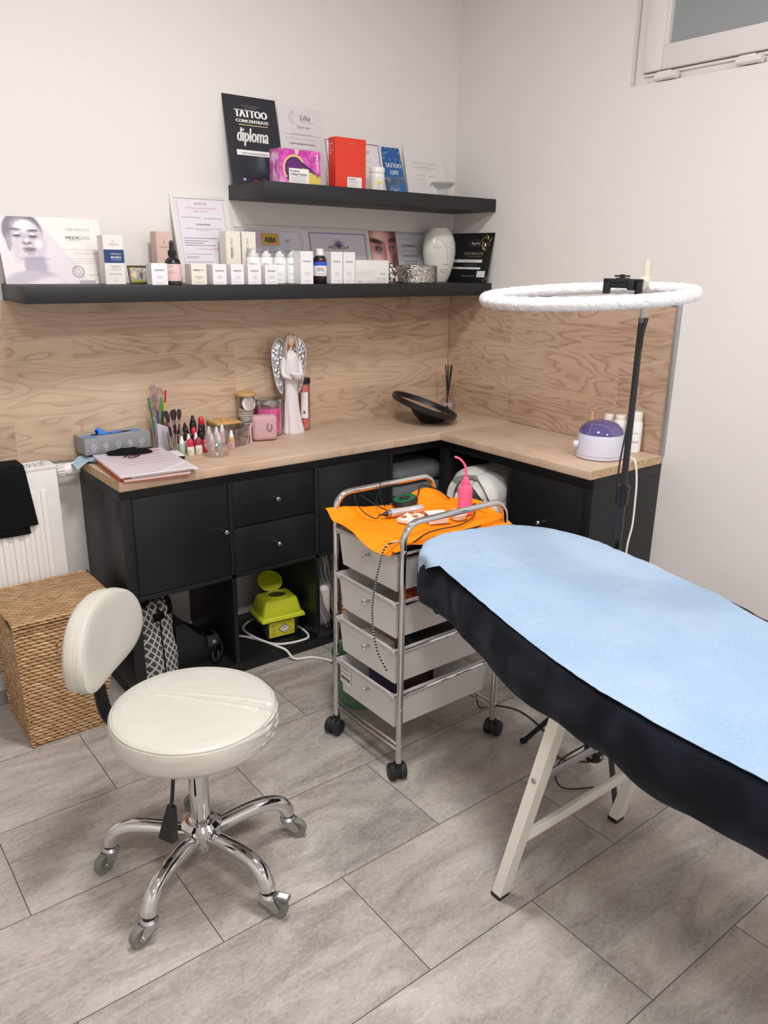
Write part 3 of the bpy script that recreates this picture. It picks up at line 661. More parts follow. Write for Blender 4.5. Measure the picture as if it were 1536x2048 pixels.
# disposable sheet draped on it
nearE = [(-1.335, -1.205), (-1.325, -1.33), (-1.302, -1.42), (-1.322, -1.51), (-1.37, -1.74), (-1.405, -1.876), (-1.428, -2.0), (-1.438, -2.12), (-1.438, -2.5), (-1.43, -2.98)]
farE = [(-.90, -1.315), (-.84, -1.40), (-.81, -1.50), (-.812, -1.56), (-.806, -1.70), (-.845, -1.9), (-.896, -2.04), (-.91, -2.5), (-.92, -2.98)]
def lerpP(P, v):
    y = P[0][1]; k = v*(len(P)-1); i = min(int(k), len(P)-2); q = k-i; return Vector(P[i]).lerp(Vector(P[i+1]), q)
def inside(p):
    c = False
    for i in range(N):
        a, d = OP[i], OP[i-1]
        if (a.y > p.y) != (d.y > p.y) and p.x < (d.x-a.x)*(p.y-a.y)/(d.y-a.y)+a.x: c = not c
    return c
def sheet(u, v):
    p = lerpP(nearE, v).lerp(lerpP(farE, v), u)
    best = None
    for i in range(N):
        a, c = OP[i], OP[(i+1) % N]; e = c-a; q = max(0, min(1, (p-a).dot(e)/e.length_squared)); f = a+e*q; L_ = (p-f).length
        if best is None or L_ < best[0]: best = (L_, f, ON[i].lerp(ON[(i+1) % N], q), i+q)
    d = best[0]
    cr = .0022*noise.noise(Vector((p.x*9, p.y*7, 0)))+.002*abs(noise.noise(Vector((p.x*22, p.y*14, 5))))+.0012*noise.noise(Vector((p.x*60, p.y*60, 5)))
    if inside(p) or d < .002: return (p.x, p.y, .7195+dz(p.y)+max(0, cr+.001))
    q = best[1]+best[2]*(min(d, .016)+.004*min(1, d/.03)*sin(best[3]*1.3))
    return (q.x, q.y, .7195+dz(q.y)-max(0., d*1.0-.008))
M_sheet = NT('blue_nonwoven_paper'); tc_ = M_sheet.n('TexCoord')
n_a = M_sheet.n('TexNoise', {'Vector': tc_.outputs['Object'], 'Scale': 3.5, 'Detail': 3.0}).outputs['Fac']; n_b = M_sheet.n('TexNoise', {'Vector': tc_.outputs['Object'], 'Scale': 190.0, 'Detail': 3.0}).outputs['Fac']
M_sheet.L(M_sheet.ramp(M_sheet.math('ADD', M_sheet.math('MULTIPLY', n_a, .6), M_sheet.math('MULTIPLY', n_b, .4)), [(.36, lin('#89a1bc')), (.62, lin('#9db1c6'))]), M_sheet.b.inputs['Base Color'])
M_sheet.b.inputs['Roughness'].default_value = .75; M_sheet.b.inputs['Specular IOR Level'].default_value = .2
M_sheet.L(M_sheet.n('Bump', {'Strength': .35, 'Distance': .003, 'Height': M_sheet.n('TexNoise', {'Vector': tc_.outputs['Object'], 'Scale': 26.0, 'Detail': 4.0, 'Distortion': 1.0}).outputs['Fac']}).outputs[0], M_sheet.b.inputs['Normal'])
b = B(); b.cloth(sheet, 60, 170, M_sheet.m, -.0012); b.build('disposable_sheet', sharp=80, label='pale blue non-woven paper sheet spread over the black table cover', category='sheet')

def Bw(t): return B(T=Matrix.Translation(-Vector(t.location)))       # builder that takes room coordinates for a part of t

# ================= trolley =================
TX0, TX1, TY0, TY1 = -1.265, -.878, -1.233, -.914
t = thing('drawer_trolley', 'chrome rolling trolley with four translucent plastic drawers beside the head of the treatment table', 'trolley', (-1.07, -1.0735, 0))
for y, top, nm in ((TY0, .797, 'near'), (TY1, .805, 'far')):
    r = .052; pts = [(TX0, y, .052), (TX0, y, top-r)]
    pts += [(TX0+r-r*cos(a), y, top-r+r*sin(a)) for a in [R(q) for q in range(10, 91, 10)]]
    pts += [(TX1-r+r*sin(a), y, top-r+r*cos(a)) for a in [R(q) for q in range(0, 91, 10)]] + [(TX1, y, .052)]
    b = Bw(t); b.tube(pts, .0093, M_chrome, 18); b.build('side_frame', t)
for x in (TX0, TX1):
    b = Bw(t); b.tube([(x, TY0+.008, .118), (x, TY1-.008, .118)], .0042, M_chrome, 10); b.tube([(x, TY0+.008, .1), (x, TY1-.008, .1)], .0042, M_chrome, 10); b.build('cross_bar', t)
for z in (.705, .562, .418, .275):
    for y in (TY0+.013, TY1-.013):
        b = Bw(t); b.tube([(TX0+.004, y, z-.006), (TX1-.004, y, z-.006)], .0045, M_chrome, 10); b.build('drawer_rail', t)
for x in (TX0, TX1):
    for z in (.12, .24, .72):
        b = Bw(t); b.lathe([(1e-6, .0028), (.0035, .0026), (.005, .0008), (.005, -.001)], M_chrome, n=10, T=Matrix.Translation((x, TY0-.0093, z)) @ Matrix.Rotation(R(90), 4, 'X')); b.build('screw', t)
for x, y, a in ((TX0, TY0, 70), (TX0, TY1, 200), (TX1, TY0, 20), (TX1, TY1, 130)):
    T_ = Matrix.Translation((x, y, 0)) @ Matrix.Rotation(R(a), 4, 'Z')
    b = B(T=Matrix.Translation(-Vector(t.location)) @ T_); b.lathe([(.0075, .04), (.0075, .062), (.011, .062), (.011, .05)], M_rubber, n=14)
    b.ell((.012, 0, .031), (.026, .0135, .024), M_rubber, n=18, T=None); c = b.build('caster', t)
    b = B(T=Matrix.Translation(-Vector(t.location)) @ T_ @ Matrix.Translation((.012, 0, .0255)) @ Matrix.Rotation(pi/2, 4, 'X'))
    for s_ in (-1, 1): b.lathe([(1e-6, s_*.0055), (.024, s_*.0055), (.0255, s_*.009), (.0255, s_*.022), (.022, s_*.0255), (.014, s_*.0265), (1e-6, s_*.0265)] if s_ > 0 else [(1e-6, -.0265), (.014, -.0265), (.022, -.0255), (.0255, -.022), (.0255, -.009), (.024, -.0055), (1e-6, -.0055)], M_rubber, n=24)
    b.build('wheel', c)
M_frost = frosted_mat('frosted_drawer_plastic', '#f7f5f3', .22)
def open_box(b, x0, x1, y0, y1, z0, z1, th, tp, m):
    def ring(e, z, k=0.0): return [(x0+e+k, y0+e+k, z), (x1-e-k, y0+e+k, z), (x1-e-k, y1-e-k, z), (x0+e+k, y1-e-k, z)]
    vs = ring(tp, z0)+ring(0, z1)+ring(th, z1)+ring(tp+th, z0+th)
    fs = [(3, 2, 1, 0), (12, 13, 14, 15)]
    for a in (0, 4, 8):
        for i in range(4): fs.append((a+i, a+(i+1) % 4, a+4+(i+1) % 4, a+4+i))
    b.add(vs, fs, m)
lipm = frosted_mat('frosted_drawer_rim', '#dad6d6', .15)
DRW = [(.706, .592), (.563, .449), (.419, .305), (.276, .162)]
for k, (z1, z0) in enumerate(DRW):
    b = Bw(t); x0, x1, y0, y1 = TX0-.004, TX1-.012, TY0+.022, TY1-.022
    open_box(b, x0, x1, y0, y1, z0, z1, .002, .009, M_frost)
    for (a, c) in (((x0-.006, y0-.006), (x1, y0+.001)), ((x0-.006, y1-.001), (x1, y1+.006)), ((x0-.006, y0+.001), (x0+.001, y1-.001))): b.b2((a[0], a[1], z1-.006), (c[0], c[1], z1+.002), lipm, .001)
    for yy in (y0-.006, y1-.012): b.b2((x0-.008, yy, z1-.014), (x0+.004, yy+.018, z1+.002), lipm, .002)
    if k == 3:
        T_ = Matrix.Translation((x0+.0005, y1-.006, z1-.075)) @ mat_side(); T_ = T_ @ Matrix.Rotation(R(-3), 4, 'Z')
        b.rect(0, 0, .052, .062, M_paper, T_, .0003); b.rect(.004, .012, .048, .024, M_ink, T_, .0006)
        b.text('PERMA', .026, .047, .0135, M_ink, T_, w=.044, bold=.02); b.text('BLEND', .026, .032, .0135, M_ink, T_, w=.044, bold=.02); b.text('LUXE', .026, .015, .008, M_whiteink, Matrix.Translation((-.0006, 0, 0)) @ T_, w=.03)
        b.lines(.006, .046, (.007, .004), M_greyink, T_)
    d = b.build('drawer', t)
    b = Bw(t); b.lathe([(1e-6, 0), (.006, 0), (.005, .008), (.008, .012), (.0115, .017), (.0115, .02), (.008, .025), (1e-6, .0265)], clear_mat('clear_knob_plastic', (.95, .94, .93), .35), n=20, T=Matrix.Translation((x0-.001+.004, (TY0+TY1)/2-.013, (z0+z1)/2+.02)) @ Matrix.Rotation(-pi/2, 4, 'Y'))
    b.lathe([(1e-6, 0), (.003, .0), (.003, .02), (1e-6, .02)], M_steel, n=10, T=Matrix.Translation((x0+.003, (TY0+TY1)/2-.013, (z0+z1)/2+.02)) @ Matrix.Rotation(-pi/2, 4, 'Y')); b.build('knob', d)
b = Bw(t); b.b2((TX0+.012, TY0+.012, .712), (TX1-.012, TY1-.012, .722), M_black, .003)
for y in (TY0+.012, TY1-.017): b.b2((TX0+.012, y, .712), (TX1-.012, y+.005, .732), M_black, .002)
b.build('top_tray', t)
# things seen through the drawers
def packet(nm, lb, cat, c, d, col, rz=0):
    b = B(); b.box((0, 0, d[2]/2), d, pm(nm+'_'+col.strip('#'), col, .5), min(d)*.12); b.build(nm, loc=c, rot=(0, 0, rz), label=lb, category=cat, group='supplies in the trolley drawers')
packet('packet', 'coral red packet showing through the far front corner of the top trolley drawer', 'packet', (-1.215, -.975, .596), (.05, .05, .06), '#c8493d')
packet('packet', 'orange-red flat packet sticking up at the near side of the second trolley drawer', 'packet', (-1.10, -1.165, .453), (.19, .05, .106), '#b3401f')
packet('packet', 'pale grey packet lying deep in the second trolley drawer', 'packet', (-1.16, -1.03, .453), (.1, .15, .05), '#b9b7b2')
packet('packet', 'white square packet in the third trolley drawer behind its knob', 'packet', (-1.22, -1.07, .309), (.03, .13, .085), '#e6e4d8')
packet('packet', 'light blue packet low at the front of the third trolley drawer', 'packet', (-1.225, -1.165, .309), (.03, .06, .06), '#8fb4d6')
packet('packet', 'black crinkled bag along the near side of the third trolley drawer', 'packet', (-1.06, -1.16, .309), (.24, .05, .105), '#1c1b1b')
packet('packet', 'dusty pink packet in the bottom of the third trolley drawer', 'packet', (-1.04, -1.05, .309), (.2, .12, .05), '#c79a97')
packet('packet', 'dark violet packet standing at the front of the bottom trolley drawer', 'packet', (-1.21, -1.10, .166), (.03, .14, .11), '#2d2547')
packet('packet', 'peach coloured packet in the bottom trolley drawer', 'packet', (-1.14, -1.16, .166), (.12, .06, .05), '#dba98a')
packet('packet', 'white box near the back of the bottom trolley drawer', 'packet', (-.97, -1.14, .166), (.11, .08, .08), '#dcdad4')
packet('packet', 'brown folded leaflet in the bottom trolley drawer', 'packet', (-1.07, -1.04, .166), (.2, .1, .06), '#6d4b44')

# orange cloth on the tray
M_orange = pm('orange_nonwoven', '#ff8a05', .6, var=.05, vs=30, bump=.15, bs=120, spec=.25)
def ocl(u, v):
    x = -1.297+.432*u; y = -1.240+.332*v
    wv = .006*sin(v*9+1)*(1-u)+.004*sin(u*13); y += .012*sin(u*11+.6)*(1 if v < .5 else -.6)*abs(v-.5)*2; x += wv*(1 if u < .05 or u > .95 else .5)
    z = .7355+.0015*noise.noise(Vector((x*30, y*30, 0)))
    z += .032*ss(.9, 1.0, v)*ss(.5, .0, u)                          # far corner curls up the handle
    z += .035*math.exp(-((x+.93)/.07)**2-((y+.925)/.035)**2)        # rucked up at the back
    z += .028*ss(.93, 1, u)*math.exp(-((y+1.10)/.09)**2)
    z -= .022*ss(.12, .0, u)*ss(.95, .2, v)*(1+.5*sin(v*7))         # front hangs over the edge
    z -= .010*ss(.1, 0, v)*ss(.1, .3, u)
    if v < .06: z = max(z, .724)
    return (x, y, z)
b = B(); b.cloth(ocl, 56, 44, M_orange, .0012); b.build('cloth', sharp=70, label='bright orange cloth covering the tray of the trolley', category='cloth')
TZ = .739
# wash bottle
M_pinkp = pm('translucent_pink_plastic', '#f0628a', .35, Subsurface_Weight=.25, Subsurface_Radius=(.02, .01, .01))
t = thing('wash_bottle', 'pink squeeze bottle with a curved spout standing on the orange cloth', 'bottle', (-.943, -1.128, TZ))
b = B(); b.lathe([(1e-6, 0), (.019, 0), (.0215, .003), (.0215, .078), (.0195, .086), (.013, .091), (1e-6, .091)], M_pinkp, n=32); b.build('bottle', t)
b = B(); b.lathe([(.0135, .088), (.0135, .104), (.0095, .106), (.0085, .112), (.004, .116), (1e-6, .116)], pm('pink_plastic', '#ee5f88', .35), n=28); b.build('cap', t)
b = B(); b.tube(bez([(0, 0, .112), (-.0006, .0005, .135), (-.006, .004, .155), (-.017, .011, .170), (-.031, .02, .178)], 7), [.0038]*14+[.0033]*14+[.0022], M_pinkp, 10); b.build('spout', t)
# pen machine and its cable
t = thing('tattoo_pen', 'silver cylindrical tattoo pen machine lying on the orange cloth', 'tattoo machine', (-1.10, -1.03, TZ+.0125))
T_ = Matrix.Rotation(R(-8), 4, 'Z') @ Matrix.Rotation(R(90), 4, 'Y')
b = B(); b.lathe([(1e-6, -.045), (.0105, -.045), (.0125, -.043), (.0125, -.012), (.0118, -.010), (.0118, .028), (.0125, .03), (.0125, .062), (.0105, .066), (1e-6, .066)], pm('bright_anodised_silver', '#dedee0', .3, .6), n=28, T=T_); b.build('grip', t)
b = B(); b.lathe([(.007, -.058), (.0112, -.056), (.0112, -.046), (.009, -.045)], M_steel, n=20, T=T_); b.build('collar', t)
b = B(); b.lathe([(1e-6, -.085), (.0022, -.085), (.003, -.072), (.0065, -.064), (.008, -.056), (1e-6, -.056)], M_black, n=16, T=T_); b.build('plug', t)
def cord(nm, lb, pts, r, m, n=8, k=7, cat='cord', **kw):
    b = B(); b.tube(bez(pts, k), r, m, n); return b.build(nm, label=lb, category=cat, **kw)
cord('cable', 'thin black cable looping from the trolley handle to the silver tattoo pen', [(-1.187, -1.026, TZ+.012), (-1.20, -1.02, TZ+.006), (-1.215, -.985, TZ+.02), (-1.205, -.93, .78), (-1.19, -.905, .808), (-1.178, -.9025, .800), (-1.17, -.912, .785), (-1.15, -.96, .762), (-1.12, -.995, .744), (-1.1, -1.005, TZ+.001)], .0016, M_black)
cord('cable', 'thin black cable wound over the far trolley handle', [(-1.1, -.94, TZ+.003), (-1.11, -.93, .77), (-1.105, -.922, .808), (-1.10, -.914, .8165), (-1.098, -.9028, .806), (-1.10, -.905, .78), (-1.13, -.94, .757), (-1.06, -.945, TZ+.004)], .0016, M_black)
t = thing('power_supply', 'round black power supply with a green dial on the orange cloth', 'power supply', (-1.03, -.955, TZ))
T_ = Matrix.Rotation(R(-10), 4, 'Y')
b = B(); b.lathe([(1e-6, 0), (.03, 0), (.041, .006), (.043, .014), (.039, .022), (.033, .025), (1e-6, .0255)], M_black, n=36, T=T_, sx=1.0, sy=.9); b.build('body', t)
b = B(); b.lathe([(.031, .0252), (.0335, .0256), (.036, .0246)], pm('green_trim', '#14603a', .4), n=36, T=T_, sy=.9)
for i in range(8):
    a = i*.8; b.box((.019*cos(a), .017*sin(a), .0262), (.011, .005, .001), pm('green_trim', '#14603a', .4), T=T_ @ Matrix.Rotation(a*.2, 4, 'Z'))
b.lathe([(1e-6, .0285), (.009, .0285), (.010, .0255)], pm('dark_grey_knob', '#2d2f30', .4), n=20, T=T_); b.build('dial', t)
cord('cable', 'black cable running from the power supply over the rucked orange cloth', [(-.992, -.955, TZ+.012), (-.975, -.95, TZ+.028), (-.945, -.925, TZ+.042), (-.905, -.925, TZ+.032), (-.888, -.955, TZ+.022), (-.887, -1.0, TZ+.008)], .0022, M_black)
cord('cable', 'black cable crossing the near edge of the orange cloth towards the wash bottle', [(-1.225, -1.222, TZ-.006), (-1.16, -1.205, TZ+.004), (-1.10, -1.20, TZ+.004), (-1.04, -1.205, TZ+.004), (-.98, -1.19, TZ+.006), (-.92, -1.15, TZ+.008), (-.9, -1.12, TZ+.022), (-.892, -1.17, TZ+.02)], .0019, M_black)
# braided cable hanging at the front of the trolley
b = B(); pp = bez([(-1.235, -1.205, .742), (-1.29, -1.19, .728), (-1.303, -1.175, .66), (-1.302, -1.150, .56), (-1.300, -1.148, .48), (-1.300, -1.170, .41), (-1.290, -1.204, .355)], 16)
M_tw = NT('black_white_braid'); tcw = M_tw.n('TexCoord'); M_tw.L(M_tw.ramp(M_tw.math('FRACT', M_tw.math('MULTIPLY', M_tw.n('SeparateXYZ', {0: tcw.outputs['Object']}).outputs[2], 120.0)), [(.55, lin('#141414')), (.62, lin('#bdb9b4'))]), M_tw.b.inputs['Base Color'])
b.tube(pp, .0027, M_tw.m, 8); b.build('cable', label='black and white braided cable hanging in front of the trolley drawers', category='cord')
# small things on the cloth
M_capw = pm('white_matt_plastic', '#e9e4dc', .45)
t = thing('ink_cup_tray', 'small white tray of round ink cups behind the near trolley handle', 'tray', (-1.115, -1.085, TZ), (0, 0, R(22)))
b = B(); b.b2((-.036, -.028, 0), (.036, .028, .014), M_capw, .002); b.build('tray', t)
for i in range(3):
    for j in range(2):
        b = B(); b.lathe([(.0085, .0135), (.0088, .0175), (.0068, .0175), (.006, .0145), (1e-6, .0142)], pm('ink_cup_orange', '#c9743c', .4) if (i+j) % 2 else M_capw, c=(-.022+.022*i, -.013+.026*j, 0), n=16); b.build('cup', t)
t = thing('card_box', 'small open white carton on its side, by the wash bottle on the trolley', 'box', (-1.062, -1.135, TZ), (0, 0, R(-20)))
b = B(); b.b2((-.03, -.02, 0), (.03, .02, .03), M_paper, .001); b.b2((-.0305, -.017, .003), (-.0295, .017, .027), pm('brown_card_inside', '#6b4a34', .7)); b.build('carton', t)
b = B(); b.add([(-.03, -.0205, .03), (.03, -.0205, .03), (.034, -.034, .034), (-.026, -.034, .036)], [(0, 1, 2, 3), (3, 2, 1, 0)], M_paper); b.build('flap', t)
t = thing('jar', 'low round white jar on the orange cloth, in front of the pink wash bottle', 'jar', (-.988, -1.150, TZ))
b = B(); b.lathe([(1e-6, 0), (.021, 0), (.023, .003), (.023, .014), (1e-6, .014)], M_capw, n=32); b.build('base', t)
b = B(); b.lathe([(.025, .013), (.0255, .016), (.0255, .022), (.024, .024), (1e-6, .024)], M_capw, n=32); b.build('lid', t)

# ================= ring light =================
PX, PY = -.775, -1.555
t = thing('ring_light', 'large ring light wrapped in clear film on a black tripod stand behind the treatment table', 'ring light', (PX, PY, 0))
M_stand = pm('black_stand_metal', '#14161c', .3, spec=.6)
b = B(); b.tube([(0, 0, .06), (0, 0, .86)], .0112, M_stand, 18); b.tube([(0, 0, .86), (0, 0, 1.335)], .0085, M_stand, 16); b.build('pole', t)
b = B(); b.lathe([(.0115, .845), (.0165, .85), (.0165, .89), (.0185, .893), (.0185, .9), (.009, .902)], M_black, n=24); b.box((-.02, 0, .895), (.02, .012, .012), M_black, .003); b.build('pole_clamp', t)
b = B(); b.lathe([(.0115, .29), (.019, .295), (.019, .33), (.0115, .335)], M_black, n=20)
b.build('upper_hub', t)
b = B(); b.lathe([(.012, .048), (.026, .052), (.029, .06), (.029, .088), (.024, .096), (.012, .106)], M_black, n=20)
for a in range(0, 360, 60): b.lathe([(1e-6, .003), (.005, .003), (.005, 0)], M_chrome, n=10, T=Matrix.Rotation(R(a+20), 4, 'Z') @ Matrix.Translation((.029, 0, .074)) @ Matrix.Rotation(pi/2, 4, 'Y'))
b.build('lower_hub', t)
for fx, fy in ((-.055, .225), (-.108, -.168), (.215, -.02)):
    h = Vector((fx, fy, 0)); hn = h.normalized()
    b = B(); b.tube([hn*.02+Vector((0, 0, .31)), h*1.0+Vector((0, 0, .011))], .0078, M_stand, 12); o = b.build('tripod_leg', t)
    b = B(); m_ = (hn*.02+Vector((0, 0, .31))).lerp(h+Vector((0, 0, .011)), .5); b.tube([hn*.02+Vector((0, 0, .085)), m_], .005, M_stand, 8); b.build('brace', t)
    b = B(); b.tube([h*.965+Vector((0, 0, .018)), h*1.03+Vector((0, 0, .0085))], .0098, M_rubber, 12); b.build('rubber_foot', o)
rc = Vector((-1.008, -1.563, 1.393))-Vector((PX, PY, 0))
n_up = Vector((-.062, .018, 1)).normalized(); qr = Vector((0, 0, 1)).rotation_difference(n_up).to_matrix().to_4x4()
RT = Matrix.Translation(rc) @ qr
def film_mat():
    t_ = NT('clear_film_over_white_diffuser'); tc = t_.n('TexCoord'); n = t_.n('TexNoise', {'Vector': tc.outputs['Object'], 'Scale': 42.0, 'Detail': 5.0, 'Distortion': 2.5}).outputs['Fac']
    t_.b.inputs['Base Color'].default_value = (*lin('#eae9ea'), 1); t_.b.inputs['Roughness'].default_value = .22; t_.b.inputs['Coat Weight'].default_value = .7; t_.b.inputs['Coat Roughness'].default_value = .06
    t_.L(t_.n('Bump', {'Strength': .75, 'Distance': .006, 'Height': n}).outputs[0], t_.b.inputs['Normal']); t_.L(t_.n('Bump', {'Strength': .9, 'Distance': .008, 'Height': n}).outputs[0], t_.b.inputs['Coat Normal']); return t_.m
b = B(T=RT); N = 200
pts = [(.232*cos(2*pi*i/N), .232*sin(2*pi*i/N), 0) for i in range(N)]
b.tube(pts, [.0148+.0012*noise.noise(Vector((i*.35, 0, 0)))+.0006*sin(i*1.3) for i in range(N)], film_mat(), 18, closed=True); b.build('ring_lamp', t, sharp=80)
pd = Vector((PX, PY, 0)); top = Vector((0, 0, 1.335))
rp_ = RT @ Vector((.232*cos(R(2)), .232*sin(R(2)), 0))
b = B(); b.tube([top-Vector((0, 0, .012)), top+Vector((0, 0, .03))], .0105, clear_mat('clear_socket_plastic', (.85, .85, .85), .3), 14); b.tube([top+Vector((0, 0, .0)), top+Vector((0, 0, .045))], .006, M_steel, 12); b.build('socket', t)
b = B(); c_ = top+Vector((0, 0, .05)); b.box(tuple(c_+Vector((0, 0, .028))), (.026, .024, .04), pm('beige_plastic', '#c9c4b4', .45), .003); b.tube([c_, c_+Vector((0, 0, .088))], .0095, pm('beige_plastic', '#c9c4b4', .45), 16)
b.tube([c_+Vector((0, 0, .036)), c_+Vector((-.03, -.012, .03))], .012, pm('beige_plastic', '#c9c4b4', .45), 14); b.build('tilt_bracket', t)
# phone clamp
kd = Vector((-.87, -.2, 0)).normalized(); kc = c_+Vector((-.047, .026, .03)); ks = Vector((0, 0, 1)).cross(kd)
T_ = Matrix(((kd.x, ks.x, 0, kc.x), (kd.y, ks.y, 0, kc.y), (0, 0, 1, kc.z), (0, 0, 0, 1)))
b = B(T=T_); b.b2((0, -.012, -.002), (.036, .012, .016), M_black, .003); b.b2((.034, -.02, -.008), (.05, .045, .012), M_black, .003)
b.b2((.034, .028, -.016), (.1, .045, .006), M_black, .003) if False else b.b2((.05, .03, -.012), (.062, .046, .010), M_black, .002)
b.b2((.036, .02, .002), (.052, .05, .012), M_black, .002); b.b2((.04, -.035, -.022), (.052, -.018, .012), M_black, .002); b.b2((.04, .045, -.022), (.052, .062, .012), M_black, .002)
b.b2((.04, -.035, .004), (.052, .062, .014), M_black, .002); b.tube([(.046, .01, .012), (.046, .01, .024)], .006, M_black, 10); b.b2((.04, -.008, .018), (.052, .028, .022), M_black, .001); b.build('phone_clamp', t)
b = B(); b.tube(bez([(.002, -.0125, 1.335), (-.008, -.012, 1.30), (-.010, -.011, 1.262)], 5), [.005]*8+[.0055]*3, M_black, 8)
b.tube(bez([(-.010, -.011, 1.262), (-.018, -.012, 1.18), (-.028, -.012, 1.08), (-.041, -.010, .98), (-.040, -.008, .92), (-.030, -.008, .88), (-.034, -.012, .80), (-.040, -.018, .70), (-.042, -.014, .6), (-.036, -.02, .4), (-.05, -.05, .2), (-.11, .04, .06), (-.14, .0, .012), (-.05, -.06, .008)], 8), .0022, M_black, 8); b.build('power_cord', t)
cord('cable', 'thin black cable on the floor beside the rear trolley wheel', [(-.89, -1.10, .26), (-.85, -1.12, .12), (-.80, -1.10, .01), (-.74, -1.12, .004), (-.70, -1.2, .004), (-.73, -1.34, .004), (-.8, -1.45, .004), (-.74, -1.52, .004)], .0025, M_black)

# ================= printed sheets and frames leaning on the walls =================
def e2(u, v, cx, cy, rx, ry, soft=.25, rot=0.0):
    du, dv = u-cx, v-cy
    if rot: du, dv = du*cos(rot)+dv*sin(rot), -du*sin(rot)+dv*cos(rot)
    d = math.sqrt((du/rx)**2+(dv/ry)**2); return 1-ss(1-soft, 1+soft, d)
def paint(layers, base):
    def fn(u, v):
        c = base(u, v) if callable(base) else base
        for l in layers: c = mixc(c, hx(l[0]), e2(u, v, *l[1:6], *(l[6:7] or (0,)))*(l[7] if len(l) > 7 else 1.0))
        return c
    return fn
def nz(u, v, s=1.0, o=0.0): return noise.noise(Vector((u*s, v*s, o)))
def leaning(name, label, cat, x0, w, h, z, base=.062, paper=M_paper, frame=None, side=None, th=.0016, group=None, gap=.002):
    """a sheet or frame, bottom edge at depth base, top edge resting on the wall; returns thing, builder, sheet matrix"""
    a = math.asin((base-gap)/h)
    if side is None: loc, rot = (x0+w/2, -base, z), (-a, 0, 0)
    else: loc, rot = (-base, side, z), (0, a, 0)
    return loc, rot
WALL_T = XZ
def sheet_item(name, label, cat, x0, w, h, z, draw, base=.062, col='#e9e5e5', frame=None, group=None, th=.0014, **kw):
    loc, rot = leaning(name, label, cat, x0, w, h, z, base)
    if frame is None:
        b = B(); b.b2((-w/2, 0, 0), (w/2, th, h), pm('sheet_'+col, col, .45)); draw(b, XZ, w, h)
        return b.build(name, loc=loc, rot=rot, label=label, category=cat)
    t = thing(name, label, cat, loc, rot)
    fm, fw = frame
    b = B()
    for (p, q) in (((-w/2, -.004, 0), (-w/2+fw, .010, h)), ((w/2-fw, -.004, 0), (w/2, .010, h)), ((-w/2+fw, -.004, 0), (w/2-fw, .010, fw)), ((-w/2+fw, -.004, h-fw), (w/2-fw, .010, h))): b.b2(p, q, fm, .0015)
    b.b2((-w/2+.002, .006, .002), (w/2-.002, .011, h-.002), fm); b.build('frame', t)
    b = B(); b.b2((-w/2+fw-.001, .0, fw-.001), (w/2-fw+.001, .003, h-fw+.001), pm('sheet_'+col, col, .3)); draw(b, XZ, w, h); b.build('certificate', t)
    return t
Z1, Z2 = 1.3771, 1.7127
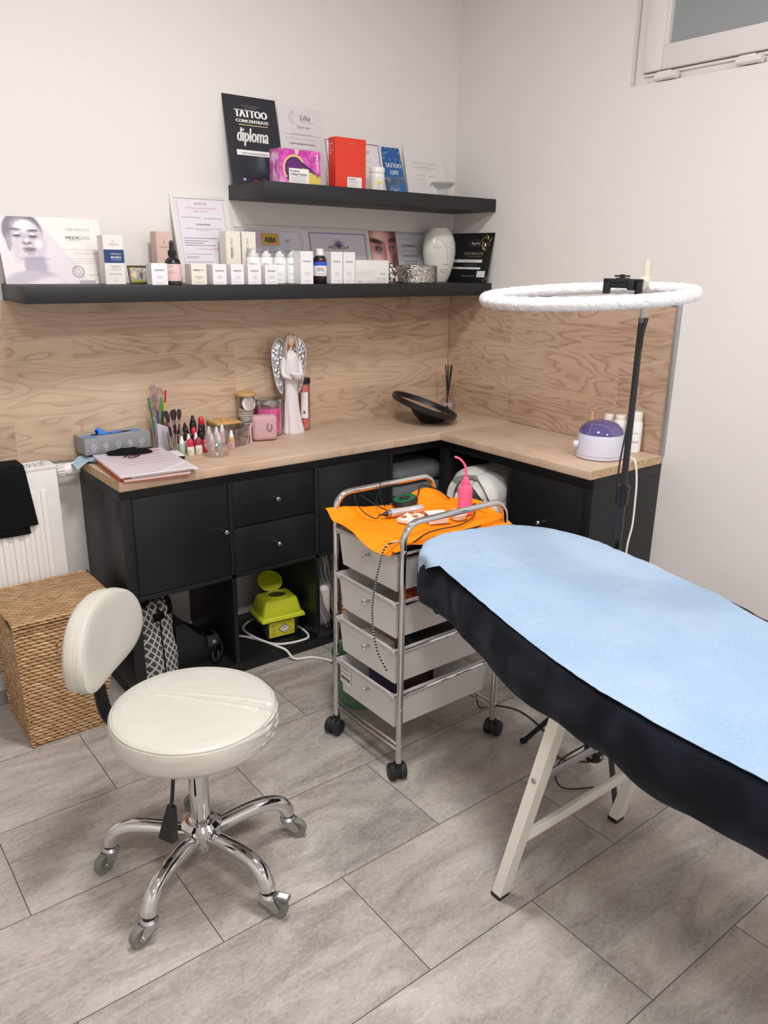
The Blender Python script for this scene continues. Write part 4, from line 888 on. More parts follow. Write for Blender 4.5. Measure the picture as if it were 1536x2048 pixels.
# --- lower shelf ---
def d_med(b, T, w, h):
    L = [('#5f5665', .235, .78, .185, .29, .07), ('#a79cab', .30, .25, .10, .28, .15), ('#b9afbb', .28, .02, .29, .18, .15), ('#a79db0', .33, .30, .07, .12, .6, .4), ('#ddd5da', .40, .02, .22, .08, .5, .35), ('#8d8492', .092, .62, .022, .13, .3), ('#d8cfd6', .425, .62, .018, .09, .4),
         ('#d3cad1', .272, .655, .148, .30, .08), ('#c4bac6', .37, .62, .06, .2, .7), ('#cbc1ca', .15, .56, .04, .2, .8), ('#f0ebee', .24, .86, .08, .09, .9), ('#efeaec', .37, .60, .035, .06, .9),
         ('#4a4152', .165, .812, .055, .018, .5, -.1), ('#4a4152', .33, .795, .052, .018, .5, .1), ('#9f94a6', .175, .735, .05, .05, .7), ('#9f94a6', .32, .725, .048, .05, .7), ('#f5f1f3', .18, .755, .032, .014, .5, .2), ('#f5f1f3', .322, .745, .032, .014, .5, -.2), ('#3a3142', .178, .715, .036, .018, .5), ('#3a3142', .325, .705, .036, .018, .5),
         ('#b5aab6', .245, .66, .02, .09, .8), ('#6b6072', .262, .61, .045, .025, .5), ('#efe9ec', .258, .645, .018, .03, .8), ('#7d7086', .275, .525, .06, .024, .4), ('#9b8e9e', .275, .485, .055, .026, .4), ('#4f4458', .275, .508, .058, .009, .5), ('#a79cab', .28, .44, .035, .012, .7), ('#9c91a6', .30, .375, .11, .03, .7)]
    bg = lambda u, v: mixc(hx('#dcd3d9'), hx('#e9e3de'), ss(-.01, .01, (u-.38)-(1-v)*.44))
    b.img(-w/2, .0, w/2, h, 120, 78, paint(L, bg), T)
    b.text('CERTIFICATE', w*.27, h*.81, .011, M_greyink, T, w=w*.24); b.text('MEDIC', w*.215, h*.68, .0145, M_ink, T, w=w*.15, bold=.02); b.text('ARE', w*.335, h*.68, .0145, M_greyink, T, w=w*.085)
    b.text('PROFESSIONAL', w*.215, h*.655, .0038, M_ink, T, w=w*.145)
    for x, y, l in ((.17, .52, .47), (.30, .475, .29), (.28, .455, .31), (.22, .385, .43), (.24, .345, .4), (.24, .31, .4)): b.rect(w*(x-.1), h*y, w*(x-.1+l), h*y+.0007, M_greyink, T, z=.0005)
    cx, cy = w*.205, h*.185
    for k in range(26):
        a = k*2*pi/26; r0 = .011+.004*(k % 2); b.tube([(cx+r0*cos(a), cy+r0*sin(a), .0007), (cx+.019*cos(a+.12), cy+.019*sin(a+.12), .0007)], .0007, M_greyink, 4, T=T)
    b.tube([(cx+.0195*cos(a*pi/20), cy+.0195*sin(a*pi/20), .0007) for a in range(40)], .0004, M_greyink, 4, closed=True, T=T); b.tube([(cx+.007*cos(a*pi/10), cy+.007*sin(a*pi/10), .0007) for a in range(20)], .0005, M_greyink, 4, closed=True, T=T)
    b.scrawl(w*.30, w*.44, h*.13, .01, M_greyink, T, 4); b.rect(w*.2, .001, w*.36, .011, pm('lilac_grey_print', '#aaa3ad', .5), T, z=.0005)
sheet_item('certificate', 'white landscape certificate with a grey portrait photo at the left end of the lower shelf', 'certificate', -1.898, .318, .208, Z1, d_med, base=.06)
M_pinkw = pm('pinkish_print', '#d48aa6', .5); M_purp = pm('violet_print', '#7b5fa0', .5); M_gold = pm('gold_foil', '#cfae55', .35, .6)
M_fr = pm('white_picture_frame', '#dedcd6', .4)
def border(b, T, x0, y0, x1, y1, m, r=.0011, beads=0):
    b.tube([(x0, y0, .0012), (x1, y0, .0012), (x1, y1, .0012), (x0, y1, .0012)], r, m, 4, closed=True, T=T)
    if beads:
        for i in range(beads):
            for (p, q) in (((x0, y0), (x1, y0)), ((x0, y1), (x1, y1))):
                k = (i+.5)/beads; b.rect(p[0]+(q[0]-p[0])*k-.0018, p[1]-.0022, p[0]+(q[0]-p[0])*k+.0018, p[1]+.0022, m, T, z=.0014)
            k = (i+.5)/beads
            for x in (x0, x1): b.rect(x-.0022, y0+(y1-y0)*k-.0014, x+.0022, y0+(y1-y0)*k+.0014, m, T, z=.0014)
def d_tall(b, T, w, h):
    b.text('AMEYK', 0, h*.89, .012, M_greyink, T, w=.05); b.text('КОРЕКЦИЯ БРОВЕЙ', 0, h*.845, .007, M_pinkw, T, w=.115); b.text('BRATISLAVA', 0, h*.81, .006, M_greyink, T, w=.055)
    for x in (-1, 1): b.rect(x*w*.40-.0005, h*.08, x*w*.40+.0005, h*.93, M_greyink, T, z=.0005)
    b.rect(-.078, h*.745, -.006, h*.745+.001, M_ink, T, z=.0005); b.rect(.008, h*.74, .078, h*.74+.001, M_ink, T, z=.0005)
    b.text('OSVEDČENIE', 0, h*.66, .008, M_ink, T, w=.055, bold=.02); b.lines(-.07, .07, (h*.62,), M_ink, T); b.lines(-.03, .02, (h*.6,), M_greyink, T)
    for k, (y, l) in enumerate(((.51, .13), (.48, .09), (.455, .075), (.43, .12), (.33, .10), (.30, .05), (.285, .04), (.24, .10), (.2, .15), (.18, .15), (.16, .13), (.14, .14))): b.rect(-.08, h*y, -.08+l, h*y+.0014, M_ink if k < 4 else M_greyink, T, z=.0005)
    b.text('STYLISTA KOZMETIKA', .015, h*.385, .006, M_pinkw, T, w=.10, bold=.02)
sheet_item('framed_certificate', 'tall white framed certificate with pink heading on the left part of the lower shelf', 'certificate', -1.328, .222, .302, Z1, d_tall, base=.068, frame=(M_fr, .013), col='#e3dde5')
def d_abba(b, T, w, h):
    b.img(-w/2+.012, .012, w/2-.012, h-.012, 40, 26, lambda u, v: mixc(hx('#cfcad2'), mixc(hx('#bfa0b8'), hx('#a9b4c8'), ss(.3, .6, u)), .75*math.exp(-((u-.42)/.3)**2-((v-.7)/.32)**2)*(.6+.4*nz(u, v, 6))), T, z=.0004) if False else b.img(-w/2+.012, .012, w/2-.012, h-.012, 40, 26, lambda u, v: mixc(hx('#d3ced4'), mixc(hx('#c3a3bb'), hx('#a9b4c8'), ss(.3, .65, u)), .7*math.exp(-((u-.42)/.3)**2-((v-.75)/.35)**2)), T, z=.0004)
    border(b, T, -w/2+.022, .02, w/2-.022, h-.02, M_greyink, .0006); b.rect(-.036, h*.66, .036, h*.86, M_gold, T, z=.0018); border(b, Matrix.Translation((0, -.001, 0)) @ T, -.036, h*.66, .036, h*.86, pm('dark_gold', '#9c7a2c', .4), .0006)
    b.text('ABBA', 0, h*.70, .03, M_ink, Matrix.Translation((0, -.002, 0)) @ T, w=.05, bold=.03); b.text('CERTIFICATE', 0, h*.5, .02, M_purp, Matrix.Translation((0, -.0006, 0)) @ T, w=.17)
    b.lines(-.08, .08, (h*.4, h*.33, h*.26), M_greyink, Matrix.Translation((0, -.0004, 0)) @ T)
    for (x, y, a) in ((-.07, h*.75, 1), (.075, h*.74, 2)): b.tube([(x+.01*cos(k), y+.006*sin(k*2), .002) for k in [q*.7 for q in range(9)]], .0007, M_purp, 4, T=T)
sheet_item('framed_certificate', 'framed certificate with a gold plate in its top centre, beneath the upper shelf', 'certificate', -1.098, .312, .21, Z1, d_abba, base=.05, frame=(M_fr, .010), col='#cfcad2')
def d_pmu(b, T, w, h):
    border(b, T, -w/2+.02, .02, w/2-.02, h-.02, M_purp, .0008, beads=34)
    for k in range(7):
        a = R(90+(k-3)*24); p = Vector((0, h*.66, 0)); b.prism([(p.x-.006*sin(a), p.y+.006*cos(a)), (p.x+.034*cos(a), p.y+.036*sin(a)), (p.x+.006*sin(a), p.y-.006*cos(a))], .0003, .001, M_purp, T)
    b.text('PMU GROUP', 0, h*.62, .017, M_greyink, Matrix.Translation((0, -.0012, 0)) @ T, w=.098, bold=.02); b.text('Свидетельство', 0, h*.51, .011, M_ink, T, w=.088)
    b.lines(-.1, -.05, (h*.8,), M_greyink, T); b.lines(.04, .1, (h*.8,), M_greyink, T); b.lines(-.09, .09, (h*.44, h*.37, h*.3), M_greyink, T, rag=.4); b.lines(-.04, .1, (h*.2, h*.15), M_greyink, T)
sheet_item('framed_certificate', 'framed certificate with a violet beaded border and a violet crown, left of the close-up face', 'certificate', -.785, .308, .21, Z1, d_pmu, base=.05, frame=(M_fr, .009), col='#c9c5cc')
def d_face(b, T, w, h):
    L = [('#d9a39a', .40, .42, .42, .62, .4), ('#f0cfc8', .22, .40, .16, .26, .8), ('#e8bcb2', .36, .92, .22, .14, .8), ('#5a2f36', .96, .15, .22, .55, .4), ('#7a4348', 1.0, .8, .12, .4, .5), ('#3b2226', .24, .795, .24, .045, .45, -.12), ('#3b2226', .86, .83, .16, .045, .45, .15), ('#9c6264', .30, .66, .18, .09, .8), ('#9c6264', .82, .68, .14, .09, .8),
         ('#2e1c20', .31, .66, .105, .035, .5, -.12), ('#2e1c20', .81, .68, .09, .035, .5, .08), ('#8fa9a0', .33, .655, .03, .026, .4), ('#8fa9a0', .80, .675, .028, .025, .4), ('#b77c78', .54, .55, .05, .22, .9), ('#f1cfc7', .63, .5, .035, .2, .8), ('#8b4f50', .63, .36, .12, .045, .6), ('#e0a9a0', .64, .41, .07, .06, .8), ('#7d3543', .68, .10, .17, .06, .5), ('#9b4a55', .67, .06, .14, .04, .5), ('#3a1d22', .70, .09, .15, .008, .6)]
    x1 = -w/2+.142; b.img(-w/2, 0, x1, h, 60, 84, paint(L, lambda u, v: mixc(hx('#a8696a'), hx('#5f3439'), ss(.6, 1.0, u))), T)
    x0 = x1; cx = (x0+w/2)/2-.012
    b.tube([(cx-.02+.005*k, h*.86+.004*sin(k*1.3), .0007) for k in range(9)], .0005, M_greyink, 4, T=T)
    b.text('СЕРТИФИКАТ', cx, h*.70, .014, M_ink, T, w=.085, bold=.02); b.lines(cx-.032, cx+.03, (h*.62,), M_greyink, T); b.scrawl(cx-.042, cx+.04, h*.52, .012, M_ink, T, 10, .0006); b.lines(cx-.02, cx+.02, (h*.49,), M_greyink, T)
    b.text('ДОЛГОВРЕМЕННАЯ', cx, h*.405, .007, M_ink, T, w=.07, bold=.03); b.text('УКЛАДКА БРОВЕЙ', cx, h*.35, .007, M_ink, T, w=.07, bold=.03); b.lines(cx-.03, cx+.03, (h*.31, h*.2, h*.15), M_greyink, T)
sheet_item('certificate', 'silver-grey certificate with a close-up colour photo of a face, left of the face vase', 'certificate', -.474, .30, .208, Z1, d_face, base=.05, col='#b9b6ba')
# black certificate leaning on the right wall
b = B(); w_, h_ = .262, .208; T = mat_side(); b.b2((0, -w_/2, 0), (.0014, w_/2, h_), pm('matt_black_card', '#17181a', .45))
b.text('Royal Art', .03, h_*.77, .0145, M_whiteink, T, w=.05); b.tube([(.03+.042*cos(k*pi/14), h_*.795+.014*sin(k*pi/14), .0006) for k in range(28)], .0005, M_greyink, 4, closed=True, T=T)
b.text('CERTIFICATE', .025, h_*.56, .016, pm('champagne_foil', '#d9cfb4', .35, .5), T, w=.12, bold=.03); b.lines(-.02, .075, (h_*.53, h_*.51), M_greyink, T)
b.rect(-.10, h_*.405, .085, h_*.465, M_whiteink, T, z=.0005); b.rect(-.10, h_*.27, .082, h_*.31, M_whiteink, T, z=.0005); b.scrawl(-.03, .05, h_*.42, .006, M_ink, T, 8, .0005); b.lines(-.02, .06, (h_*.36, h_*.34), M_greyink, T)
b.box((.09, h_*.175, .0004), (.048, .026, .0008), M_whiteink, .0, T=T); b.scrawl(.08, .10, h_*.165, .008, M_greyink, T, 3); b.scrawl(-.03, .055, h_*.13, .012, M_greyink, T, 9, .0006)
random.seed(3)
for k in range(26):
    a = random.uniform(0, 2*pi); r = random.uniform(.006, .026); b.tube([(.092+r*cos(a), h_*.83+r*1.2*sin(a), .0007), (.092+(r+.009)*cos(a+.4), h_*.83+(r+.009)*1.2*sin(a+.4), .0007)], .0011, M_gold if k % 3 else M_greyink, 4, T=T)
for k in range(12):
    a = random.uniform(0, 2*pi); b.tube([(.115+.008*cos(a), h_*.1+.008*sin(a), .0006), (.115+.014*cos(a+.6), h_*.1+.014*sin(a+.6), .0006)], .0006, M_greyink, 4, T=T)
b.build('certificate', loc=(-.045, -.137, Z1), rot=(0, math.asin(.04/h_), 0), label='black certificate with gold flowers leaning against the right wall behind the face vase', category='certificate')

# --- cartons ---
def carton(name, label, x0, x1, y, d, h, z, col, draw=None, group=None, cat='box', flap=True):
    w = x1-x0; b = B(); b.b2((-w/2, 0, 0), (w/2, d, h), pm('card_'+col, col, .42), .0008, seg=1)
    T = XZ
    if draw: draw(b, T, w, h)
    o = b.build(name, loc=((x0+x1)/2, y, z), label=label, category=cat)
    if group: o['group'] = group
    return o
M_dtext = pm('grey_violet_ink', '#6d6670', .5)
def d_small(b, T, w, h):
    b.text('DEMAX', 0, h*.64, .0075, M_dtext, T, w=w*.62, bold=.03); b.lines(-w*.24, w*.24, (h*.44, h*.38, h*.33, h*.28), M_greyink, T, h=.0006, rag=.5); b.lines(-w*.3, w*.3, (h*.10,), M_greyink, T, h=.0008)
def d_tl(b, T, w, h):
    b.text('DEMAX', 0, h*.67, .0075, M_dtext, T, w=w*.62, bold=.03); b.lines(-w*.26, w*.26, (h*.36, h*.33, h*.3, h*.26), M_greyink, T, h=.0006, rag=.4); b.lines(-w*.25, w*.25, (h*.09,), M_pinkw, T, h=.0009)
carton('small_box', 'small white carton standing left of the pink-labelled dropper bottle', -1.498, -1.444, -.22, .045, .067, Z1, '#f0edee', d_small)
for i, (a, c) in enumerate(((-1.289, -1.239), (-1.222, -1.173), (-1.157, -1.106), (-1.090, -1.040))):
    carton('small_box', ['small white carton in front of the tall framed certificate, right of the cream carton', 'small white carton right in front of the left tall cream carton', 'small white carton in front of the gap right of the tall cream cartons', 'small white carton in front of the left white pump bottles'][i], a, c, -.23, .05, .066, Z1, '#ece9ec', d_small, 'small white cartons along the lower shelf')
def d_mc(b, T, w, h):
    b.text('MEDIC', -w*.13, h*.66, .008, M_ink, T, w=w*.42, bold=.03); b.text('ARE', w*.22, h*.66, .008, M_greyink, T, w=w*.24); b.text('HYALURONIC', 0, h*.36, .004, M_dtext, T, w=w*.55, bold=.02); b.text('CREAM', 0, h*.28, .004, M_dtext, T, w=w*.3); b.lines(-w*.3, w*.3, (h*.12,), M_greyink, T)
carton('small_box', 'cream-coloured cube carton in front of the tall framed certificate', -1.362, -1.307, -.22, .05, .066, Z1, '#e9e3d4', d_mc)
def d_mt(b, T, w, h):
    TR = T @ Matrix.Translation((-w*.05, h*.5, 0)) @ Matrix.Rotation(pi/2, 4, 'Z'); b.text('MEDIC', 0, 0, .011, M_ink, TR, w=.038, al='L', bold=.03); b.text('ARE', .041, 0, .011, M_greyink, TR, w=.024, al='L'); b.text('PROFESSIONAL', 0, -.006, .0035, M_greyink, TR, w=.036, al='L')
carton('tall_box', 'tall cream carton, left one of the pair, before the right edge of the tall frame', -1.184, -1.127, -.127, .050, .176, Z1, '#e6e0d3', d_mt)
carton('tall_box', 'tall cream carton, right one of the pair, touching the gold-plate certificate', -1.121, -1.066, -.127, .050, .176, Z1, '#e6e0d3', d_mt)
for i, (a, c) in enumerate(((-.940, -.887), (-.795, -.743), (-.738, -.685))):
    carton('slim_box', ['slim white carton left of the brown bottle with a blue label', 'slim white carton right next to the brown bottle with a blue label', 'slim white carton touching the wide drink carton'][i], a, c, -.205 if i else -.225, .05, .114, Z1, '#efecee', d_tl, 'slim white cartons on the lower shelf')
def d_drink(b, T, w, h):
    b.text('Drink', w*.32, h*.36, .017, M_greyink, T, w=w*.17)
    for i in range(16):
        for j in range(6): b.rect(-w*.48+i*.0056, h*.3+j*.0042, -w*.48+i*.0056+.0018, h*.3+j*.0042+.0012, M_greyink, T, z=.0004)
    b.lines(w*.06, w*.46, (h*.2, h*.15, h*.24), M_greyink, T, h=.0007, rag=.3); b.lines(-w*.18, w*.46, (h*.09, h*.05), M_greyink, T, h=.0007, rag=.3); b.scrawl(-w*.42, -w*.3, h*.08, .007, M_dtext, T, 4)
carton('wide_box', 'wide low cream carton in front of the close-up face photo', -.679, -.517, -.2, .045, .086, Z1, '#ebe7e4', d_drink)
def d_hyd(b, T, w, h):
    b.rect(-w/2, h*.44, w/2, h*.71, pm('navy_print', '#1d3f72', .4), T, z=.0004); T2 = Matrix.Translation((0, -.0005, 0)) @ T
    b.text('HYDRO', w*.10, h*.6, .0085, M_whiteink, T2, w=w*.52, bold=.03); b.text('BALANCE', w*.10, h*.535, .0085, M_whiteink, T2, w=w*.52, bold=.05); b.lines(-w*.14, w*.34, (h*.50,), M_whiteink, T2)
    b.text('L', 0, h*.86, .011, M_greyink, T, bold=.02); b.text('LARENS', 0, h*.8, .006, M_greyink, T, w=w*.5); b.lines(-w*.2, w*.25, (h*.36, h*.33), M_greyink, T, rag=.3); border(b, T, -w*.22, h*.3, w*.3, h*.38, M_greyink, .0003); b.lines(-w*.3, w*.32, (h*.22, h*.2), M_greyink, T); b.tube([(.004*cos(k*pi/6), h*.09+.006*sin(k*pi/6), .0005) for k in range(12)], .0003, M_greyink, 4, closed=True, T=T)
carton('tall_box', 'white carton with a dark blue band, right of the grey portrait certificate', -1.617, -1.552, -.135, .05, .150, Z1, '#e9e4e2', d_hyd)
def d_pk(b, T, w, h):
    b.text('L', 0, h*.77, .012, M_dtext, T, bold=.02); b.text('LARENS', 0, h*.69, .006, M_dtext, T, w=w*.6); b.lines(-w*.3, w*.3, (h*.22, h*.15, h*.12), M_dtext, T, rag=.3)
carton('tall_box', 'dusty pink tall carton behind the dropper bottle', -1.424, -1.368, -.095, .05, .168, Z1, '#d3b6ab', d_pk)
# little framed icon
def d_icon(b, T, w, h):
    def fn(u, v):
        c = mixc(hx('#7e96a8'), hx('#b9a184'), ss(-.2, .3, nz(u, v, 6))); c = mixc(c, hx('#d9c27a'), ss(.15, .4, nz(u, v, 9, 4))); c = mixc(c, hx('#4f4a63'), e2(u, v, .52, .5, .07, .3, .4)); c = mixc(c, hx('#c98d79'), e2(u, v, .52, .72, .035, .1, .4))
        c = mixc(c, hx('#e3cfb0'), e2(u, v, .2, .5, .09, .25, .5)); c = mixc(c, hx('#6a84b5'), e2(u, v, .82, .45, .08, .3, .5)); return mixc(c, hx('#8f9a4a'), ss(.25, .1, v))
    b.img(-w/2+.006, .006, w/2-.006, h-.006, 34, 22, fn, T, z=.0006)
sheet_item('picture', 'tiny colourful picture in a dark frame between the blue-band carton and the small white carton', 'picture', -1.532, .082, .062, Z1, d_icon, base=.11, frame=(pm('dark_bronze_frame', '#6c5d4c', .4), .004), col='#8a8a7a') if False else None
t = thing('picture', 'tiny colourful picture in a dark frame right of the blue-band carton', 'picture', (-1.490, -.115, Z1), (R(-16), 0, 0))
b = B(); border(b, XZ, -.041, .002, .041, .058, pm('dark_bronze_frame', '#6c5d4c', .4), .003); b.b2((-.041, .0015, .001), (.041, .004, .059), pm('dark_bronze_frame', '#6c5d4c', .4)); b.b2((-.006, .004, .0), (.006, .02, .03), M_black); b.build('frame', t)
b = B(); d_icon(b, XZ, .082, .06); b.build('print', t)
# dropper bottle
t = thing('dropper_bottle', 'dark dropper bottle with a pink label left of the tall framed certificate', 'bottle', (-1.4165, -.2, Z1))
b = B(); b.lathe([(1e-6, 0), (.024, 0), (.026, .002), (.026, .068), (.023, .078), (.011, .088), (.011, .092), (1e-6, .092)], pm('dark_brown_glass', '#1c1519', .12, spec=.7), n=32); b.build('bottle', t)
b = B(); b.lathe([(.0264, .012), (.0266, .013), (.0266, .064), (.0264, .065)], pm('pink_label', '#e2bfc0', .45), n=40); T_ = Matrix.Rotation(R(-32), 4, 'Z') @ Matrix.Translation((0, -.0268, 0)) @ XZ
for s_, z, wd in (('LARENS', .056, .014), ('Real', .044, .008), ('SKIN SOS', .038, .02), ('serum', .033, .008)): b.text(s_, 0, z, .004, M_dtext, T_, w=wd)
b.build('label', t)
b = B(); b.lathe([(.013, .09), (.0135, .091), (.0135, .106), (.009, .108), (.0085, .112), (.0075, .126), (.0072, .132), (.005, .137), (1e-6, .139)], M_black, n=24); b.build('dropper_cap', t)
# white airless pump bottles
t = thing('pump_bottle', 'white pump bottle with clear cap, half hidden right beside the tall cream cartons', 'bottle', (-1.0925-.0, -.152, Z1), group='white pump bottles in a row')
b = B(); b.lathe([(1e-6, 0), (.023, 0), (.0245, .002), (.0245, .088), (.0225, .091), (1e-6, .091)], pm('gloss_white_plastic', '#efefec', .25), n=32)
T_ = Matrix.Rotation(R(-28), 4, 'Z') @ Matrix.Translation((0, -.0248, 0)) @ XZ; b.text('DEMAX', 0, .066, .006, M_dtext, T_, w=.024, bold=.02); b.lines(-.012, .012, (.036, .031, .013), M_greyink, T_, h=.0006); b.build('bottle', t)
b = B(); b.lathe([(.018, .09), (.0185, .091), (.0185, .104), (.009, .106), (.009, .112), (1e-6, .113)], pm('gloss_white_plastic', '#efefec', .25), n=28); b.build('pump', t)
b = B(); b.lathe([(.0235, .091), (.0235, .118), (.022, .121), (1e-6, .122)], M_glass, n=32); b.build('clear_cap', t)
t['label'] = 'white pump bottle, leftmost of four, half hidden by the tall cream cartons'
for x, lb in ((-1.0395, 'white pump bottle, second of four, behind the two right small cartons'), (-.9845, 'white pump bottle, third of four, beneath the certificate with the gold plate'), (-.930, 'white pump bottle, fourth of four, touching the slim white carton')):
    dup(t, (x, -.150 if x < -.95 else -.148, Z1), label=lb)
# brown bottle
t = thing('bottle', 'brown glass bottle with white cap and blue-white label on the lower shelf', 'bottle', (-.842, -.2, Z1))
b = B(); b.lathe([(1e-6, 0), (.0235, 0), (.0255, .003), (.0255, .082), (.022, .094), (.013, .100), (.0125, .104), (1e-6, .104)], pm('dark_brown_glass', '#1c1519', .12, spec=.7), n=32); b.build('bottle', t)
b = B(); b.lathe([(.0259, .028), (.0261, .029), (.0261, .064), (.0259, .065)], M_paper, n=36); b.lathe([(.0262, .064), (.0263, .065), (.0263, .076), (.0262, .077)], pm('blue_label', '#2c57c9', .4), n=36)
T_ = Matrix.Rotation(R(-28), 4, 'Z') @ Matrix.Translation((0, -.0264, 0)) @ XZ; b.lines(-.012, .012, (.056, .051, .046), M_greyink, T_, h=.002); b.lines(-.008, .012, (.036,), M_ink, T_); b.build('label', t)
b = B(); b.lathe([(.0145, .1), (.0145, .122), (.0125, .124), (1e-6, .124)], M_white, n=28); b.build('cap', t)
# silver thinker-like figurine
M_sil = pm('polished_silver', '#d9d7d4', .16, .9)
b = B(); b.ell((0, 0, .022), (.018, .014, .024), M_sil); b.ell((0, 0, .046), (.015, .012, .02), M_sil); b.ell((-.004, -.004, .066), (.0105, .010, .011), M_sil)
b.tube(bez([(.013, -.004, .055), (.018, -.012, .04), (.006, -.018, .046), (-.004, -.013, .06)], 5), .0042, M_sil, 10); b.tube(bez([(-.013, -.002, .054), (-.017, -.012, .038), (-.004, -.017, .034)], 5), .004, M_sil, 10)
b.tube(bez([(-.008, -.008, .016), (-.013, -.019, .028), (-.012, -.02, .006)], 5), .0055, M_sil, 10); b.tube(bez([(.009, -.008, .016), (.014, -.018, .026), (.014, -.02, .006)], 5), .0055, M_sil, 10); b.lathe([(.02, 0), (.021, .003), (1e-6, .006)], M_sil, n=24)
b.build('figurine', loc=(-.455, -.135, Z1), label='small shiny silver crouching figurine right of the wide drink carton', category='figurine')
# hammered silver bowl
M_ham = NT('hammered_silver'); tch = M_ham.n('TexCoord'); M_ham.b.inputs['Base Color'].default_value = (*lin('#cfccc6'), 1); M_ham.b.inputs['Metallic'].default_value = 1; M_ham.b.inputs['Roughness'].default_value = .2
M_ham.L(M_ham.n('Bump', {'Strength': 1.0, 'Distance': .006, 'Height': M_ham.n('TexNoise', {'Vector': M_ham.n('Mapping', {0: tch.outputs['Object'], 3: (1, 1, 2.2)}).outputs[0], 'Scale': 95.0, 'Detail': 1.0, 'Distortion': 1.2}).outputs['Fac']}).outputs[0], M_ham.b.inputs['Normal'])
b = B(); b.lathe([(1e-6, 0), (.083, 0), (.086, .003), (.087, .035), (.086, .066), (.0835, .069), (.081, .066), (.081, .006), (1e-6, .005)], M_ham.m, n=56); b.build('bowl', loc=(-.333, -.150, Z1), label='round hammered silver bowl in front of the silver-grey certificate', category='bowl')
# face vase
M_vase = pm('cream_glazed_ceramic', '#d8d5cb', .28, spec=.55)
b = B(); n = 72; prof = [(0.001, 0), (.9*.036, .0), (.040, .002), (.054, .03), (.068, .075), (.0755, .12), (.073, .16), (.062, .19), (.046, .212), (.041, .219), (.038, .2205), (.034, .219), (.03, .21), (1e-4, .205)]
dn = []
for i in range(len(prof)-1):
    for k in range(5): dn.append((prof[i][0]+(prof[i+1][0]-prof[i][0])*ss(0, 1, k/5) if False else prof[i][0]+(prof[i+1][0]-prof[i][0])*k/5, prof[i][1]+(prof[i+1][1]-prof[i][1])*k/5))
dn.append(prof[-1]); vs = [(r*cos(2*pi*i/n), r*.66*sin(2*pi*i/n), z) for r, z in dn for i in range(n)]
b.add(vs, [(j*n+i, j*n+(i+1) % n, (j+1)*n+(i+1) % n, (j+1)*n+i) for j in range(len(dn)-1) for i in range(n)], M_vase)
def vr(z):
    for (r0, z0), (r1, z1) in zip(prof, prof[1:]):
        if z0 <= z <= z1 and z1 > z0: return r0+(r1-r0)*(z-z0)/(z1-z0)
    return .04
def vp(x, z, o=.0): r = vr(z); return (x, -.66*math.sqrt(max(1e-6, r*r-x*x))-o, z)
b.tube(bez([vp(-.045, .150, .0), vp(-.035, .17, .0006), vp(-.014, .172, .001), vp(.004, .15, .002), vp(.013, .12, .003), vp(.017, .088, .004), vp(.018, .079, .004), vp(.004, .076, .004), vp(-.004, .079, .002)], 6), .0017, M_vase, 8)
for x in (-.032, .036): b.tube(bez([vp(x-.016, .146, .0005), vp(x-.006, .1395, .0015), vp(x+.006, .1395, .0015), vp(x+.016, .146, .0005)], 5), .0014, M_vase, 8); b.ell(vp(x, .145, -.004), (.012, .006, .008), M_vase) if x < 0 else None
b.tube(bez([vp(-.019, .053, .0005), vp(-.008, .0555, .002), vp(.002, .054, .002), vp(.012, .0555, .002), vp(.022, .053, .0005)], 5), .0018, M_vase, 8); b.tube(bez([vp(-.012, .049, .001), vp(.002, .044, .003), vp(.015, .049, .001)], 5), .0022, M_vase, 8)
b.build('face_vase', sharp=50, loc=(-.168, -.102, Z1), rot=(0, 0, R(-12)), label='cream ceramic vase shaped like a head with a raised line face', category='vase')

# --- upper shelf ---
def d_dip(b, T, w, h):
    b.img(-w/2, 0, w/2, h, 40, 56, lambda u, v: mixc(hx('#26282f'), hx('#5d6470'), max(0, min(1, 1.6*max(0, nz(u, v*.7, 4.5, 2)+.1)*math.exp(-((u-.72)/.22)**2-((v-.28)/.2)**2)*2+.06*max(0, nz(u, v, 9))))), T)
    T2 = Matrix.Translation((0, -.0003, 0)) @ T
    b.text('ПЕРВЫЙ В УКРАИНЕ', .0, h*.885, .006, M_greyink, T2, w=.07); b.text('ТАТУ-ФОРУМ', 0, h*.86, .006, M_greyink, T2, w=.045); b.text('TATTOO', 0, h*.765, .036, M_whiteink, T2, w=.128, bold=.06); b.text('CONCENTRATE', .002, h*.705, .015, M_whiteink, T2, w=.13, bold=.07)
    b.rect(-.054, h*.675, .062, h*.682, pm('pale_yellow_print', '#e8dc9a', .5), T2, z=.0005)
    S = Matrix.Identity(4); S[0][1] = .22; b.text('diploma', -.004, h*.49, .05, M_whiteink, T2 @ S if False else T2 @ Matrix(((1, .22, 0, -.034), (0, 1.35, 0, -h*.17), (0, 0, 1, 0), (0, 0, 0, 1))), w=.125, bold=.03)
    b.rect(-.075, h*.335, .088, h*.395, M_whiteink, T2, z=.0005); b.scrawl(-.055, .05, h*.355, .011, M_ink, Matrix.Translation((0, -.0003, 0)) @ T2, 11, .0006)
    b.rect(-.062, h*.05, -.052, h*.078, M_whiteink, T2); b.rect(-.082, h*.056, -.07, h*.068, pm('blue_label', '#2c57c9', .4), T2); b.rect(-.046, h*.056, -.032, h*.066, pm('blue_label', '#2c57c9', .4), T2); b.scrawl(-.024, .004, h*.05, .011, pm('red_print', '#b9384a', .5), T2, 4, .0009); border(b, T2, .014, h*.04, .036, h*.078, M_greyink, .001)
sheet_item('diploma', 'dark grey portrait diploma with bold white lettering at the left end of the upper shelf', 'certificate', -1.112, .212, .302, Z2, d_dip, base=.062, col='#26282f')
M_script = pm('slate_ink', '#3f4250', .5)
